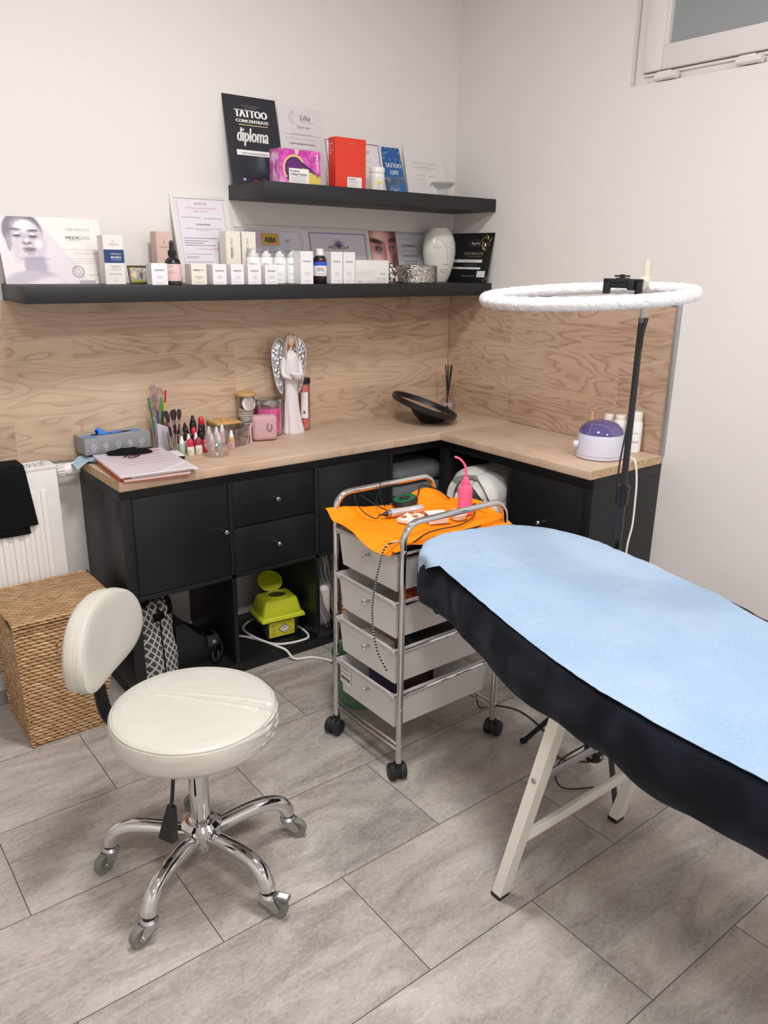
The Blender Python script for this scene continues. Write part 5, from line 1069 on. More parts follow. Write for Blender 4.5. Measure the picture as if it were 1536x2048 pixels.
def d_ul(b, T, w, h):
    b.tube([(-.03+.017*cos(k*.25), h*.86+.02*sin(k*.25), .0006) for k in range(5, 21)], .0006, M_greyink, 4, T=T); b.tube([(-.028+.010*cos(k*.25), h*.86+.014*sin(k*.25), .0006) for k in range(3, 19)], .0004, M_greyink, 4, T=T)
    b.text('Ulia', .022, h*.84, .027, M_script, T @ Matrix(((1, .3, 0, -h*.255), (0, 1, 0, 0), (0, 0, 1, 0), (0, 0, 0, 1))), w=.044); b.lines(.0, .06, (h*.82,), M_greyink, T); b.text('Сертификат', .012, h*.74, .013, M_script, T, w=.055); b.lines(-.085, .085, (h*.66,), M_greyink, T); b.lines(-.07, .065, (h*.61,), M_greyink, T)
    b.scrawl(-.05, .05, h*.665, .008, M_greyink, T, 9, .0004); b.text('«Техника перманентного макияжа»', .0, h*.545, .008, M_script, T, w=.115, bold=.02); b.lines(-.04, .045, (h*.49,), M_greyink, T); b.scrawl(-.075, -.02, h*.40, .008, M_greyink, T, 5); b.lines(.03, .075, (h*.38, h*.36), M_greyink, T)
sheet_item('certificate', 'pale portrait certificate with script writing, right of the dark diploma', 'certificate', -.893, .190, .292, Z2, d_ul, base=.05, col='#dcd7da')
def d_pb(b, T, w, h): border(b, T, -w/2+.014, .014, w/2-.014, h-.016, pm('magenta_violet_print', '#9a5f9c', .5), .0007, beads=40); b.text('PMU GROUP', .03, h*.74, .02, M_greyink, T, w=.1); b.lines(.0, .09, (h*.6, h*.5, h*.42, h*.35, h*.22), M_greyink, T, rag=.3); b.scrawl(.03, .09, h*.27, .01, M_greyink, T, 4)
sheet_item('certificate', 'white landscape certificate with a purple beaded border behind the red box', 'certificate', -.700, .283, .21, Z2, d_pb, base=.052, col='#e4dee2')
b_blue = lambda u, v: mixc(hx('#2d6fae'), hx('#1f5594'), v) if nz(u, v*2, 14, 1) < .38 or v < .72 else hx('#8fb8dc')
def d_off(b, T, w, h): b.img(-w/2, 0, w/2, h, 30, 52, b_blue, T); T2 = Matrix.Translation((0, -.0003, 0)) @ T; b.text('TATTOO', 0, h*.585, .026, M_whiteink, T2, w=w*.86, bold=.03); b.text('OFF', 0, h*.44, .026, M_whiteink, T2, w=w*.46, bold=.03)
sheet_item('leaflet', 'narrow blue leaflet with white lettering on the upper shelf', 'leaflet', -.415, .094, .20, Z2, d_off, base=.07, col='#2d6fae')
def d_cw(b, T, w, h):
    S = 'CERTIFICATE'
    for i, ch in enumerate(S): b.text(ch, -.062+i*.0124, h*.66, .0125, M_greyink, T)
    b.rect(-.064, h*.6, .066, h*.607, pm('steel_blue_print', '#8aa0b8', .5), T, z=.0005); b.lines(-.02, .02, (h*.625,), M_greyink, T); b.lines(-.03, .03, (h*.56,), M_greyink, T); b.scrawl(-.05, -.0, h*.45, .006, M_greyink, T, 6); b.scrawl(.015, .045, h*.44, .006, M_greyink, T, 4); b.lines(-.05, -.01, (h*.36,), M_greyink, T); b.lines(-.05, .0, (h*.28,), M_greyink, T); b.tube([(.02+.003*cos(k), h*.27+.004*sin(k), .0006) for k in range(7)], .0008, M_ink, 4, T=T)
sheet_item('certificate', 'plain white certificate with widely spaced grey heading at the right end of the upper shelf', 'certificate', -.30, .215, .21, Z2, d_cw, base=.052, col='#e0dcdb')
# purple collagen box
def fn_p(u, v):
    r = math.hypot((u-.36)*1.5, v-.45); c = mixc(hx('#c2389f'), hx('#d75fb6'), ss(-.3, .4, nz(u, v, 5)))
    c = mixc(c, hx('#8f1f78'), ss(.03, .0, abs(r-.62+.05*nz(u, v, 6)))*.8); c = mixc(c, hx('#e7a9d2'), ss(.1, .0, abs(r-.78+.06*nz(u, v, 4, 3)))*.7*ss(.5, .1, u)); c = mixc(c, hx('#f0cfe4'), ss(.35, .0, v+u*.5)*.8)
    if r < .40: c = hx('#5b1f6a') if r < .30 else (hx('#d9c27a') if r > .34 and v > .2 else hx('#2e1638'))
    q = v-(.66-.75*(u-.55)) if u > .55 else 9
    if u > .55 and v < .62-.9*(u-.6): c = mixc(hx('#3d1c4f'), hx('#d8c05c'), ss(.1, .0, v-(.42-.55*(u-.6))+.05*nz(u, v, 20)))
    if e2(u, v, .42, .98, .05, .12, .1) > .5: c = hx('#cfc4ca')
    if u > .62 and v > .6 and nz(u, v, 26, 9) > .42: c = hx('#e39ccb')
    return c
def d_pp(b, T, w, h):
    b.img(-w/2, 0, w/2, h, 90, 58, fn_p, T); T2 = Matrix.Translation((0, -.0004, 0)) @ T; b.rect(-w*.27, 0, w*.21, h*.46, M_paper, T2, z=.0002); T3 = Matrix.Translation((0, -.0004, 0)) @ T2
    b.text('Promarine', -w*.24, h*.36, .009, M_ink, T3, al='L', w=w*.22, bold=.03); b.text('Collagen Peptides', -w*.24, h*.27, .009, M_ink, T3, al='L', w=w*.40, bold=.03); b.lines(-w*.24, w*.14, (h*.23, h*.18, h*.13, h*.08), M_greyink, T3, rag=.0)
    b.text('coralclub', 0, 0, .016, M_whiteink, T3 @ Matrix.Translation((w*.44, h*.66, 0)) @ Matrix.Rotation(pi/2, 4, 'Z'), w=h*.5, bold=.04)
    Ts = Matrix.Translation((-w/2-.0002, .0, 0)) @ mat_side(); b.img(-.062, 0, 0, h, 24, 30, lambda u, v: mixc(hx('#b24c9a'), hx('#e7b6d6'), ss(-.25, .35, nz(u, v, 3.2, 7)+.4*(.5-v))), Ts)
carton('supplement_box', 'low purple marbled carton with a gold wave on the upper shelf', -1.013, -.843, -.212, .062, .112, Z2, '#c2389f', d_pp)
def d_rd(b, T, w, h):
    b.text('coralclub', .002, h*.88, .008, pm('pale_orange_ink', '#f2b0a0', .5), T, w=.028, bold=.02); b.rect(-w*.12, 0, w*.36, h*.235, M_paper, T, z=.0004); T2 = Matrix.Translation((0, -.0005, 0)) @ T; b.text('Lamenka Kit', -w*.09, h*.185, .006, M_ink, T2, al='L', w=w*.25, bold=.03); b.lines(-w*.09, w*.22, (h*.15, h*.12, h*.08, h*.05), M_greyink, T2)
    Ts = Matrix.Translation((-w/2-.0003, .0, 0)) @ mat_side()
    for k, s_ in enumerate(('Beauty', 'be', 'from in', 'Skin')): b.text(s_, -.038, h*(.86-.06*k), .008, M_whiteink, Ts, al='L')
carton('supplement_box', 'upright bright red carton on the upper shelf', -.778, -.642, -.212, .045, .170, Z2, '#dd3b26', d_rd)
# beige shell ornament behind the purple box
t = thing('shell_ornament', 'beige ribbed shell ornament peeking over the purple carton', 'ornament', (-.86, -.105, Z2))
M_shl = pm('beige_shell', '#cdbcae', .45)
b = B(); vs = []; NA, NR = 60, 14
for j in range(NR+1):
    for i in range(NA):
        a = 2*pi*i/NA; r = .062*j/NR*(1+.03*cos(a*15)); vs.append((r*cos(a), -.014*(1-(j/NR)**2)-.0022*cos(a*15)*j/NR, .064+r*sin(a)))
vs += [(x, .006-y*.2, z) for x, y, z in vs]; K = NA*(NR+1)
b.add(vs, [(j*NA+i, j*NA+(i+1) % NA, (j+1)*NA+(i+1) % NA, (j+1)*NA+i) for j in range(NR) for i in range(NA)]+[(K+j*NA+i, K+(j+1)*NA+i, K+(j+1)*NA+(i+1) % NA, K+j*NA+(i+1) % NA) for j in range(NR) for i in range(NA)]+[(NR*NA+i, NR*NA+(i+1) % NA, K+NR*NA+(i+1) % NA, K+NR*NA+i) for i in range(NA)], M_shl); b.build('shell', t)
b = B(); b.b2((-.02, -.012, 0), (.02, .014, .006), M_shl, .002); b.build('foot', t)
# supplement jar
t = thing('jar', 'white supplement jar with a yellow label spot right of the red box', 'jar', (-.554, -.165, Z2))
b = B(); b.lathe([(1e-6, 0), (.027, 0), (.029, .003), (.029, .062), (.026, .067), (1e-6, .068)], M_white, n=32); b.build('jar', t)
b = B(); b.lathe([(.028, .066), (.0295, .068), (.0295, .084), (.0275, .087), (1e-6, .087)], M_white, n=36); b.build('lid', t)
b = B(); b.lathe([(.0294, .006), (.0295, .007), (.0295, .056), (.0294, .057)], M_paper, n=36); T_ = Matrix.Rotation(R(-30), 4, 'Z') @ Matrix.Translation((0, -.0298, 0)) @ XZ
b.prism([(.004+.009*cos(k*pi/8), .033+.006*sin(k*pi/8)) for k in range(16)], 0, .0006, pm('yellow_print', '#e5cf6a', .5), T_); b.text('Omega', .002, .018, .004, M_ink, T_, w=.012); b.lines(-.006, .012, (.024, .014, .011, .046), M_greyink, T_, h=.0006); b.rect(-.024, .004, -.017, .03, pm('lime_print', '#b9b833', .5), Matrix.Translation((-.001, .008, 0)) @ T_); b.build('label', t)
# glass candle holders
M_gl2 = clear_mat('cut_glass', (.93, .94, .94), .25, .04)
def holder(lb, x, y, s):
    t = thing('glass_holder', lb, 'candle holder', (x, y, Z2), group=None)
    b = B(); b.lathe([(1e-6, 0), (.022*s, 0), (.024*s, .003), (.02*s, .008), (.016*s, .018), (.019*s, .025), (.024*s, .027), (.044*s, .046), (.0445*s, .05), (.041*s, .05), (.022*s, .031), (1e-6, .029)], M_gl2, n=10); b.build('cup', t, sharp=15)
    b = B(); b.lathe([(.0425*s, .0495), (.0445*s, .0515), (.0455*s, .0495), (.0435*s, .0475)], M_gl2, n=24); b.build('rim', t); return t
holder('cut glass candle holder in front of the blue leaflet', -.492, -.2, .98); holder('cut glass candle holder at the right end of the upper shelf', -.248, -.2, 1.1)

# ================= on the worktop =================
WT = .8031
# flat dark pouch under the glove box, glove box
b = B(); b.b2((-.105, -.05, 0), (.105, .045, .0205), pm('dark_grey_fabric', '#2b2c2f', .8), .004); b.build('pouch', loc=(-1.60, -.058, WT), label='flat dark pouch lying beneath the grey glove box', category='pouch')
t = thing('glove_box', 'grey carton of disposable gloves at the left end of the worktop', 'glove box', (-1.618, -.062, WT+.021), (0, 0, R(2)))
M_gb = pm('grey_carton', '#8d8f94', .45); M_gbt = pm('light_grey_carton', '#a3a6ab', .45); M_gbb = pm('carton_blue_print', '#5f8fc4', .45)
b = B(); b.b2((-.115, -.05, 0), (.115, .05, .056), M_gb, .001)
Tt = Matrix.Translation((0, 0, .0562)); b.rect(-.114, -.049, .114, .049, M_gbt, Tt); b.rect(-.112, -.044, -.07, .0, M_gbb, Tt, z=.0003)
b.prism([(.078+.022*cos(k*pi/10), .0+.024*sin(k*pi/10)) for k in range(20)], .0003, .0006, M_gbb, Tt)
for k in range(5):
    cx_ = -.085+.042*k; T_ = Matrix.Translation((0, -.0502, 0)) @ XZ; b.tube([(cx_+.0085*cos(q*pi/9), .026+.0085*sin(q*pi/9), .0004) for q in range(18)], .0007, M_whiteink, 4, closed=True, T=T_); b.rect(cx_-.001, .0215, cx_+.001, .0305, M_whiteink, T_, z=.0005); b.rect(cx_-.0045, .025, cx_+.0045, .027, M_whiteink, T_, z=.0005) if k in (1, 3) else None; b.rect(cx_-.006, .011, cx_+.006, .0125, M_whiteink, T_, z=.0005)
b.build('carton', t)
b = B(); b.prism([(-.005+.072*cos(k*pi/14), .0+.017*sin(k*pi/14)) for k in range(28)], .0564, .0572, pm('dark_opening', '#0d1626', .7)); b.build('opening', t)
b = B(); M_nit = pm('blue_nitrile', '#2f7fe0', .5)
b.cloth(lambda u, v: (-.055+.085*u+.004*sin(v*7), -.016+.03*v+.004*sin(u*9), .058+.016*math.exp(-((u-.15)/.22)**2)*sin(pi*v)+.006*sin(u*8+1)*sin(pi*v)*(1-u)), 20, 10, M_nit, .001); b.build('glove', t, label='bright blue glove poking out')
# blue face mask cloth under the stack
b = B(); M_mask = pm('pale_blue_mask', '#a9c8d8', .7)
def msk(u, v):
    x = -1.775+.12*u; y = -.155+.09*v; z = WT+.004+.008*sin(u*5+v*3)**2
    if x < -1.737: z -= (-1.737-x)*.4
    return (x, y, z)
b.cloth(msk, 16, 12, M_mask, .0012); b.build('face_mask', sharp=80, label='crumpled pale blue face mask between the glove box and the folders', category='mask')
# notebook + folders
t = thing('notebook', 'orange spiral-bound notebook, lowest in the stack of folders', 'notebook', (-1.735, -.44, WT), (0, 0, R(-5)))
M_or = pm('orange_pink_cover', '#e8684a', .5)
b = B(); b.b2((.012, .0, .0), (.225, .31, .0022), M_or, .0004); b.b2((.014, .002, .0022), (.223, .308, .010), M_paper); b.b2((.012, 0, .010), (.225, .31, .012), M_or, .0004); b.build('pages', t)
b = B(); hh = [(.010+.0085*cos(a*2*pi/10), .006+a*.0007, .007+.0078*sin(a*2*pi/10)) for a in range(int(.298/.0007))]; b.tube(hh, .0011, pm('orange_wire', '#ef6a3a', .4), 5); b.build('spiral_binding', t)
b = B(); b.b2((.035, -.008, .0125), (.25, .31, .0175), pm('white_folder', '#e0dce0', .35), .001); b.build('folder', loc=(-1.735, -.44, WT), rot=(0, 0, R(-3)), label='white plastic folder in the middle of the stack on the notebook', category='folder')
t = thing('folder', 'translucent pink-striped document folder with an elastic corner, topmost of the stack', 'folder', (-1.738, -.452, WT+.018), (0, 0, R(-4)))
M_fold = pm('milky_pink_folder', '#dcd0d6', .25)
def fcol(u, v):
    c = hx('#d9ced5'); k = math.exp(-((v*9) % 1-.5)**2/.02)*ss(.12, .25, u)*ss(1, .8, u)*ss(.25, .4, v); c = mixc(c, hx('#c9808f'), .6*k); return c
b = B(); b.b2((0, 0, 0), (.232, .315, .0075), M_fold, .001); b.b2((.002, -.003, .0008), (.234, .004, .0016), M_paper); b.b2((.002, -.004, .0045), (.236, .004, .0053), M_paper)
b.img(.0, .0, .232, .315, 24, 60, fcol, Matrix.Translation((0, 0, .0075))); b.build('folder', t)
b = B(); b.tube([(.13, .0, .0088), (.234, .075, .0088)], .0011, M_paper, 6); b.build('elastic', t)
b = B(); b.prism([(.2+.012*cos(k*pi/8), .28+.009*sin(k*pi/8)) for k in range(16)], .0079, .0083, pm('pink_sticker', '#d995ac', .4)); b.build('sticker', t)
# dark slim box right behind the folders' corner
b = B(); b.b2((-.03, -.045, 0), (.03, .045, .012), M_black, .001); b.b2((-.0302, -.0452, .012), (.0302, .0452, .0128), M_paper); b.build('flat_case', loc=(-1.468, -.215, WT), rot=(0, 0, R(-8)), label='small flat black case with a white top poking out right of the folders', category='case')
# drawstring pouch lying across
t = thing('drawstring_pouch', 'small black fabric pouch with a cord lying on the pink folder against the glove box', 'pouch', (-1.606, -.18, WT+.0275), (0, 0, R(-8)))
b = B(); 
def pch(u, v, s=1):
    a = (u-.5)*2; wv = .036*(1-.55*abs(a)**2.2)*(1 if u < .5 else 1.05); return (.072*a, (v-.5)*2*wv-.008*a, .0015+.016*(1-a*a*.8)*math.sqrt(max(0, 1-((v-.5)*2)**2))*s+.0018*sin(u*23)*sin(pi*v))
b.cloth(pch, 28, 14, M_blackcloth, .003); b.build('pouch', t, sharp=80)
b = B(); b.tube(bez([(.0, -.03, .004), (-.02, -.055, .003), (-.035, -.062, .002), (-.01, -.05, .004), (.012, -.066, .002), (.02, -.05, .003), (-.008, -.06, .005), (-.02, -.075, .002), (.005, -.072, .002), (.03, -.036, .004)], 6), .0013, M_black, 6); b.build('cord', t)
# pen cup
t = thing('pen_cup', 'slanted white cup holding pens and plastic sticks behind the make-up brushes', 'pen cup', (-1.440, -.062, WT))
b = B(); vs = []; fs = []
for z, tpz in ((0, 0), (.0, 1)):
    for x, y in ((-.026, -.028), (.026, -.028), (.026, .028), (-.026, .028)): vs.append((x, y, 0 if tpz == 0 else (.098 if y < 0 else .115)+(-.022*(x/.026) if x > 0 else 0)))
b.add(vs, [(0, 1, 5, 4), (1, 2, 6, 5), (2, 3, 7, 6), (3, 0, 4, 7), (3, 2, 1, 0)], pm('lilac_white_plastic', '#d6d0da', .4)); b.add([(x*.93, y*.93, z) for x, y, z in vs], [(4, 5, 1, 0), (5, 6, 2, 1), (6, 7, 3, 2), (7, 4, 0, 3)], pm('lilac_white_plastic', '#d6d0da', .4)); b.build('cup', t)
def pen(nm, lb, cat, base, top, r, m, tip=None, g=None):
    b = B(); b.tube([base, top], r, m, 10)
    if tip: a, c = Vector(base), Vector(top); b.tube([a.lerp(c, .78), c], r*1.15, tip, 10)
    o = b.build(nm, label=lb, category=cat)
    if g: o['group'] = g
    return o
cxp, cyp = -1.440, -.062
for dx, dy, tx, ty, h, col, tip, lb in ((-.012, -.015, -.018, -.02, .140, '#2b3a7a', None, 'dark blue pen at the front of the white pen cup'), (.002, -.015, .0, -.024, .138, '#7a2a55', '#24305f', 'maroon pen with dark blue cap in the white pen cup'), (.012, -.015, .016, -.022, .132, '#c22a3e', None, 'short red pen in the white pen cup'),
    (-.018, .0, -.040, .0, .185, '#1f7a45', None, 'thin green stick leaning left in the white pen cup'), (.010, .012, .030, .012, .205, '#e6d531', '#c2272b', 'yellow stick with a red tip, right side of the white pen cup'), (.0, .006, .012, .008, .180, '#2f9a3e', None, 'short bright green stick in the white pen cup'), (-.004, .015, -.004, .018, .235, '#e8a0a8', None, 'tall clear pink tube standing highest in the white pen cup')):
    pen('pen', lb, 'pen', (cxp+dx, cyp+dy, WT+.006), (cxp+tx, cyp+ty, WT+h), .0032 if h < .22 else .0045, pm('pen'+col, col, .4), pm('pen'+tip, tip, .4) if tip else None, 'pens and sticks in the white cup')
b = B(); M_film = clear_mat('crumpled_clear_wrap', (.9, .9, .92), .25, .12)
b.cloth(lambda u, v: (cxp-.03+.045*u+.004*sin(v*17), cyp+.004+.012*sin(u*7+v*3), WT+.11+.115*v+.01*sin(u*5)), 14, 20, M_film, .0008); b.build('plastic_wrap', sharp=80, label='crumpled clear plastic wrap sticking up from the white pen cup', category='wrapper')
# brush glass with brushes and toothpicks
GX, GY = -1.428, -.155
def tumbler(nm, lb, loc, prof, mat=M_glass, n=36):
    b = B(); b.lathe(prof, mat, n=n); return b.build(nm, loc=loc, label=lb, category='glass', sharp=50)
tumbler('glass_tumbler', 'small clear tumbler holding black make-up brushes and wooden picks', (GX, GY, WT), [(1e-6, .001), (.024, .001), (.027, .004), (.031, .066), (.0315, .072), (.029, .072), (.0265, .008), (1e-6, .007)])
M_brh = pm('dark_brown_bristles', '#33222a', .75); M_hand = pm('black_plum_handle', '#3a2830', .25)
bt = thing('makeup_brush', 'make-up brush with dark bristles', 'brush', (0, 0, 0), group='make-up brushes in the tumbler')
b = B(); b.tube([(0, 0, 0), (0, 0, .06), (0, 0, .092)], [.0018, .0032, .003], M_hand, 10); b.build('handle', bt)
b = B(); b.tube([(0, 0, .092), (0, 0, .108)], [.0032, .0042], M_steel, 12); b.build('ferrule', bt)
b = B(); b.lathe([(.004, .107), (.0062, .116), (.0085, .128), (.0082, .136), (.006, .142), (.003, .1445), (1e-6, .145)], M_brh, n=16, sy=.6); b.build('bristles', bt)
for i, (dx, dy, ax, ay, rz, lb) in enumerate(((-.004, .0, -.16, -.24, .3, 'leftmost make-up brush in the tumbler, leaning left'), (-.006, .008, -.05, -.16, .1, 'second make-up brush from the left, dark round bristles'), (.0, .0, -.1, -.05, -.2, 'make-up brush in the middle of the tumbler, a little lower than its neighbours'), (.006, .004, .02, -.02, .2, 'make-up brush right of the middle of the tumbler'), (.009, -.004, .06, .07, -.1, 'rightmost make-up brush with wide bristles'))):
    (o := bt if i == 0 else dup(bt, (0, 0, 0), label=lb)).location = (GX+dx, GY+dy, WT+.009); o['label'] = lb; o.rotation_euler = (-ax*.4, ay, rz)
random.seed(5)
pkm = pm('birch_pick', '#d9b78a', .6)
for k in range(14):
    a = 2*pi*k/14; r0, r1 = .010+.003*(k % 3), .020+.003*(k % 2); b = B(); b.tube([(r0*cos(a), r0*sin(a), 0), (r1*cos(a), r1*sin(a), .062)], .0011, pkm, 5)
    b.build('toothpick', loc=(GX, GY, WT+.0085), label='thin wooden pick standing in the tumbler under the make-up brushes', category='toothpick', group='wooden picks in the brush tumbler')
# pigment bottles
def pbottle(col, cap, r=.0105, h=.035, pointy=True, wrap=False, name='pigment_bottle', label=''):
    t = thing(name, label, 'bottle')
    b = B(); b.lathe([(1e-6, 0), (r-.001, 0), (r, .0015), (r, h), (r*.85, h+.004), (r*.55, h+.006), (1e-6, h+.006)], col, n=18); b.build('bottle', t)
    b = B()
    if wrap: b.lathe([(r*.78, h+.003), (r*.86, h+.006), (r*.84, h+.022), (r*.6, h+.029), (r*.45, h+.031), (1e-6, h+.032)], cap, n=14)
    elif pointy: b.lathe([(r*.72, h+.003), (r*.74, h+.012), (r*.55, h+.015), (r*.5, h+.021), (r*.32, h+.029), (1e-6, h+.031)], cap, n=16)
    b.build('cap', t)
    return t
def label_band(t, r, z0, z1, m, lines=True):
    b = B(); b.lathe([(r+.0002, z0), (r+.0003, z0+.0005), (r+.0003, z1-.0005), (r+.0002, z1)], m, n=20)
    if lines: T_ = Matrix.Rotation(R(-28), 4, 'Z') @ Matrix.Translation((0, -r-.0005, 0)) @ XZ; b.lines(-.004, .004, (z0+(z1-z0)*.3, z0+(z1-z0)*.5, z0+(z1-z0)*.7), M_ink, T_, h=.0008)
    b.build('label', t)
M_w = pm('white_cap', '#eeecec', .35); M_bc = pm('black_cap', '#141214', .3); M_redf = pm('red_foil_wrap', '#d63a4c', .22, .35, var=.3, vs=160); M_grn = clear_mat('pale_green_plastic', (.72, .82, .72), .25, .2)
M_grs = pm('pale_green_liquid', '#a9bda4', .35); M_lab = pm('cream_label', '#e4dfd0', .5); M_pkl = pm('pink_bottle', '#d9a4b0', .35); M_redb = pm('red_bottle', '#c22c48', .3); M_darkb = pm('dark_ink_bottle', '#231318', .25); M_amber = pm('amber_bottle', '#c9a36a', .3); M_maroon = pm('matt_red_wrap', '#9c4248', .45)
PB = [  # x, y, body, cap, r, h, wrap, label
 (-1.424, -.198, M_grs, M_w, .0105, .036, False, 'pale green bottle with white nozzle beside the brush tumbler'),
 (-1.401, -.216, M_lab, M_redf, .0125, .026, True, 'cream-labelled bottle with pink-red foil cap, front left of the group'),
 (-1.371, -.218, M_lab, M_maroon, .0125, .028, True, 'cream-labelled bottle with matt red wrapped cap, front centre of the group'),
 (-1.392, -.184, M_pkl, M_w, .0105, .038, False, 'white nozzle bottle directly behind the pink-red foil cap'),
 (-1.364, -.184, M_redb, M_w, .0105, .040, False, 'white nozzle bottle behind the matt red wrapped cap'),
 (-1.342, -.206, M_redb, M_bc, .0115, .042, False, 'red bottle with a black cap just left of the empty glass'),
 (-1.412, -.150, M_darkb, M_bc, .0115, .052, False, 'black-capped dark bottle above the pale green one'),
 (-1.384, -.146, M_darkb, M_bc, .0125, .062, False, 'dark bottle with round black cap in the second row'),
 (-1.356, -.150, M_darkb, M_redf, .0115, .05, True, 'red foil capped bottle in the middle of the second row'),
 (-1.330, -.150, M_darkb, M_bc, .0125, .058, False, 'black-capped bottle in the second row, right of the red foil cap'),
 (-1.370, -.108, M_darkb, M_bc, .012, .062, False, 'dark bottle at the back left of the bottle group'),
 (-1.338, -.106, M_darkb, M_bc, .0125, .086, False, 'tallest black nozzle bottle in the middle of the back row'),
 (-1.306, -.108, M_darkb, M_redf, .0125, .076, True, 'tall bottle with red foil cap at the back, right of the tallest nozzle'),
 (-1.302, -.160, M_pkl, M_w, .0105, .050, False, 'pink bottle with white nozzle seen above the empty glass rim, left'),
 (-1.276, -.168, M_pkl, M_w, .0105, .048, False, 'white nozzle bottle seen in the centre of the empty glass'),
 (-1.250, -.160, M_pkl, M_w, .0105, .052, False, 'white nozzle bottle just right of the empty glass rim'),
 (-1.318, -.214, M_pkl, M_w, .0105, .036, False, 'white nozzle bottle seen low through the left of the empty glass'),
 (-1.292, -.216, M_grs, M_w, .0105, .036, False, 'pale green bottle seen low through the right of the empty glass'),
 (-1.240, -.212, M_amber, M_w, .0115, .038, False, 'amber and pink bottle with white nozzle standing right of the empty glass'),
]
protos = {}
for x, y, body, cap, r, h, wr, lb in PB:
    k = (body.name, cap.name, r, h, wr)
    if k in protos: o = dup(protos[k], (x, y, WT), label=lb)
    else:
        o = pbottle(body, cap, r, h, True, wr, label=lb); protos[k] = o; o.location = (x, y, WT)
        if body is M_lab: label_band(o, r, .003, h-.003, M_lab)
        elif body in (M_darkb, M_amber): label_band(o, r, .004, h*.6, M_lab if body is M_darkb else M_pkl)
    o.scale = (1.0, 1.0, 1.0); o['group'] = 'pigment bottles on the worktop'
# empty drinking glass
tumbler('drinking_glass', 'empty clear glass with a tapered foot in front of the pigment bottles', (-1.335, -.292, WT), [(1e-6, .0), (.021, .0), (.024, .004), (.044, .038), (.0455, .046), (.044, .062), (.038, .092), (.0365, .096), (.0355, .094), (.0415, .062), (.043, .046), (.041, .040), (.020, .010), (1e-6, .008)], clear_mat('drinking_glass', (.96, .97, .97), .2, .02))
# acrylic organiser with dark cable behind the bottle
t = thing('acrylic_organiser', 'clear open acrylic box right of the amber bottle', 'organiser', (-1.196, -.150, WT), (0, 0, R(14)))
for (a, c) in (((-.035, -.045, 0), (.035, .045, .003)), ((-.035, -.045, .003), (.035, -.0425, .066)), ((-.035, .0425, .003), (.035, .045, .066)), ((-.035, -.0425, .003), (-.0325, .0425, .066)), ((.0325, -.0425, .003), (.035, .0425, .066))): b = B(); b.b2(a, c, M_acry, .0006); b.build('panel', t)
# acrylic box with wooden lid
t = thing('storage_box', 'clear square box with a flat bamboo lid and knob behind the pigment bottles', 'box', (-1.192, -.058, WT))
M_bam = pm('bamboo', '#cfa567', .45, var=.08, vs=30)
b = B(); b.b2((-.046, -.04, 0), (.046, .04, .064), clear_mat('smoky_acrylic', (.72, .68, .66), .16), .001); b.build('box', t)
b = B(); b.b2((-.05, -.044, .064), (.05, .044, .074), M_bam, .002); b.lathe([(.006, .074), (.0065, .083), (1e-6, .085)], M_bam, n=16); b.build('lid', t)
# cotton pad jar
t = thing('cotton_pad_jar', 'tall clear acrylic jar of cotton pads with a bamboo lid', 'jar', (-1.088, -.045, WT))
b = B(); b.lathe([(1e-6, 0), (.0335, 0), (.035, .002), (.035, .158), (.033, .158), (.033, .004), (1e-6, .003)], M_acry, n=36); b.build('jar', t)
b = B(); b.lathe([(.037, .158), (.038, .159), (.038, .168), (.036, .170), (1e-6, .170)], M_bam, n=36); b.lathe([(.005, .17), (.006, .18), (1e-6, .182)], M_bam, n=16); b.build('lid', t)
cp = B(); cp.lathe([(1e-6, 0), (.027, 0), (.0285, .002), (.0285, .0055), (.027, .0075), (1e-6, .0078)], pm('cotton', '#ece9e4', .9), n=28); cp = cp.build('cotton_pad', loc=(-1.088, -.045, WT+.005), label='round white cotton pad in the tall acrylic jar', category='cotton pad', group='cotton pads in the acrylic jar')
for k in range(1, 12):
    c = cp.copy(); COL.objects.link(c); c.location = (-1.088+.002*sin(k*2), -.045+.002*cos(k*3), WT+.005+.0084*k); c.rotation_euler = (.05*sin(k), .05*cos(k*1.7), 0)
c = cp.copy(); COL.objects.link(c); c.location = (-1.088, -.064, WT+.127); c.rotation_euler = (R(78), 0, R(5)); c['label'] = 'cotton pad standing upright on top of the others in the acrylic jar'
# pink beads jar
M_mag = pm('hot_pink_wax', '#f0239b', .35)
t = thing('wax_bead_jar', 'round clear jar of hot pink wax chunks with a silver lid', 'jar', (-1.006, -.078, WT))
b = B(); b.lathe([(1e-6, 0), (.046, 0), (.050, .003), (.050, .118), (.047, .124), (.0455, .124), (.048, .117), (.048, .005), (1e-6, .004)], M_glass, n=44); b.build('jar', t)
b = B(); b.lathe([(.048, .124), (.0505, .125), (.0505, .139), (.048, .142), (1e-6, .142)], M_steel, n=40); b.build('lid', t)
random.seed(11); b = B(); b.lathe([(1e-6, .006), (.042, .006), (.042, .105), (1e-6, .11)], M_mag, n=24)
for k in range(330):
    a = random.uniform(0, 2*pi); z = random.uniform(.011, .106); r = .0415 if z < .1 else random.uniform(0, .042)
    b.box((0, 0, 0), (.009, .009, .008), M_mag, .002, T=Matrix.Translation((r*cos(a), r*sin(a), z)) @ Euler((random.random()*3, random.random()*3, random.random()*3)).to_matrix().to_4x4(), seg=1)
b.build('wax_chunks', loc=(-1.006, -.078, WT), label='hot pink wax chunks filling the round jar', category='wax beads', kind='stuff')
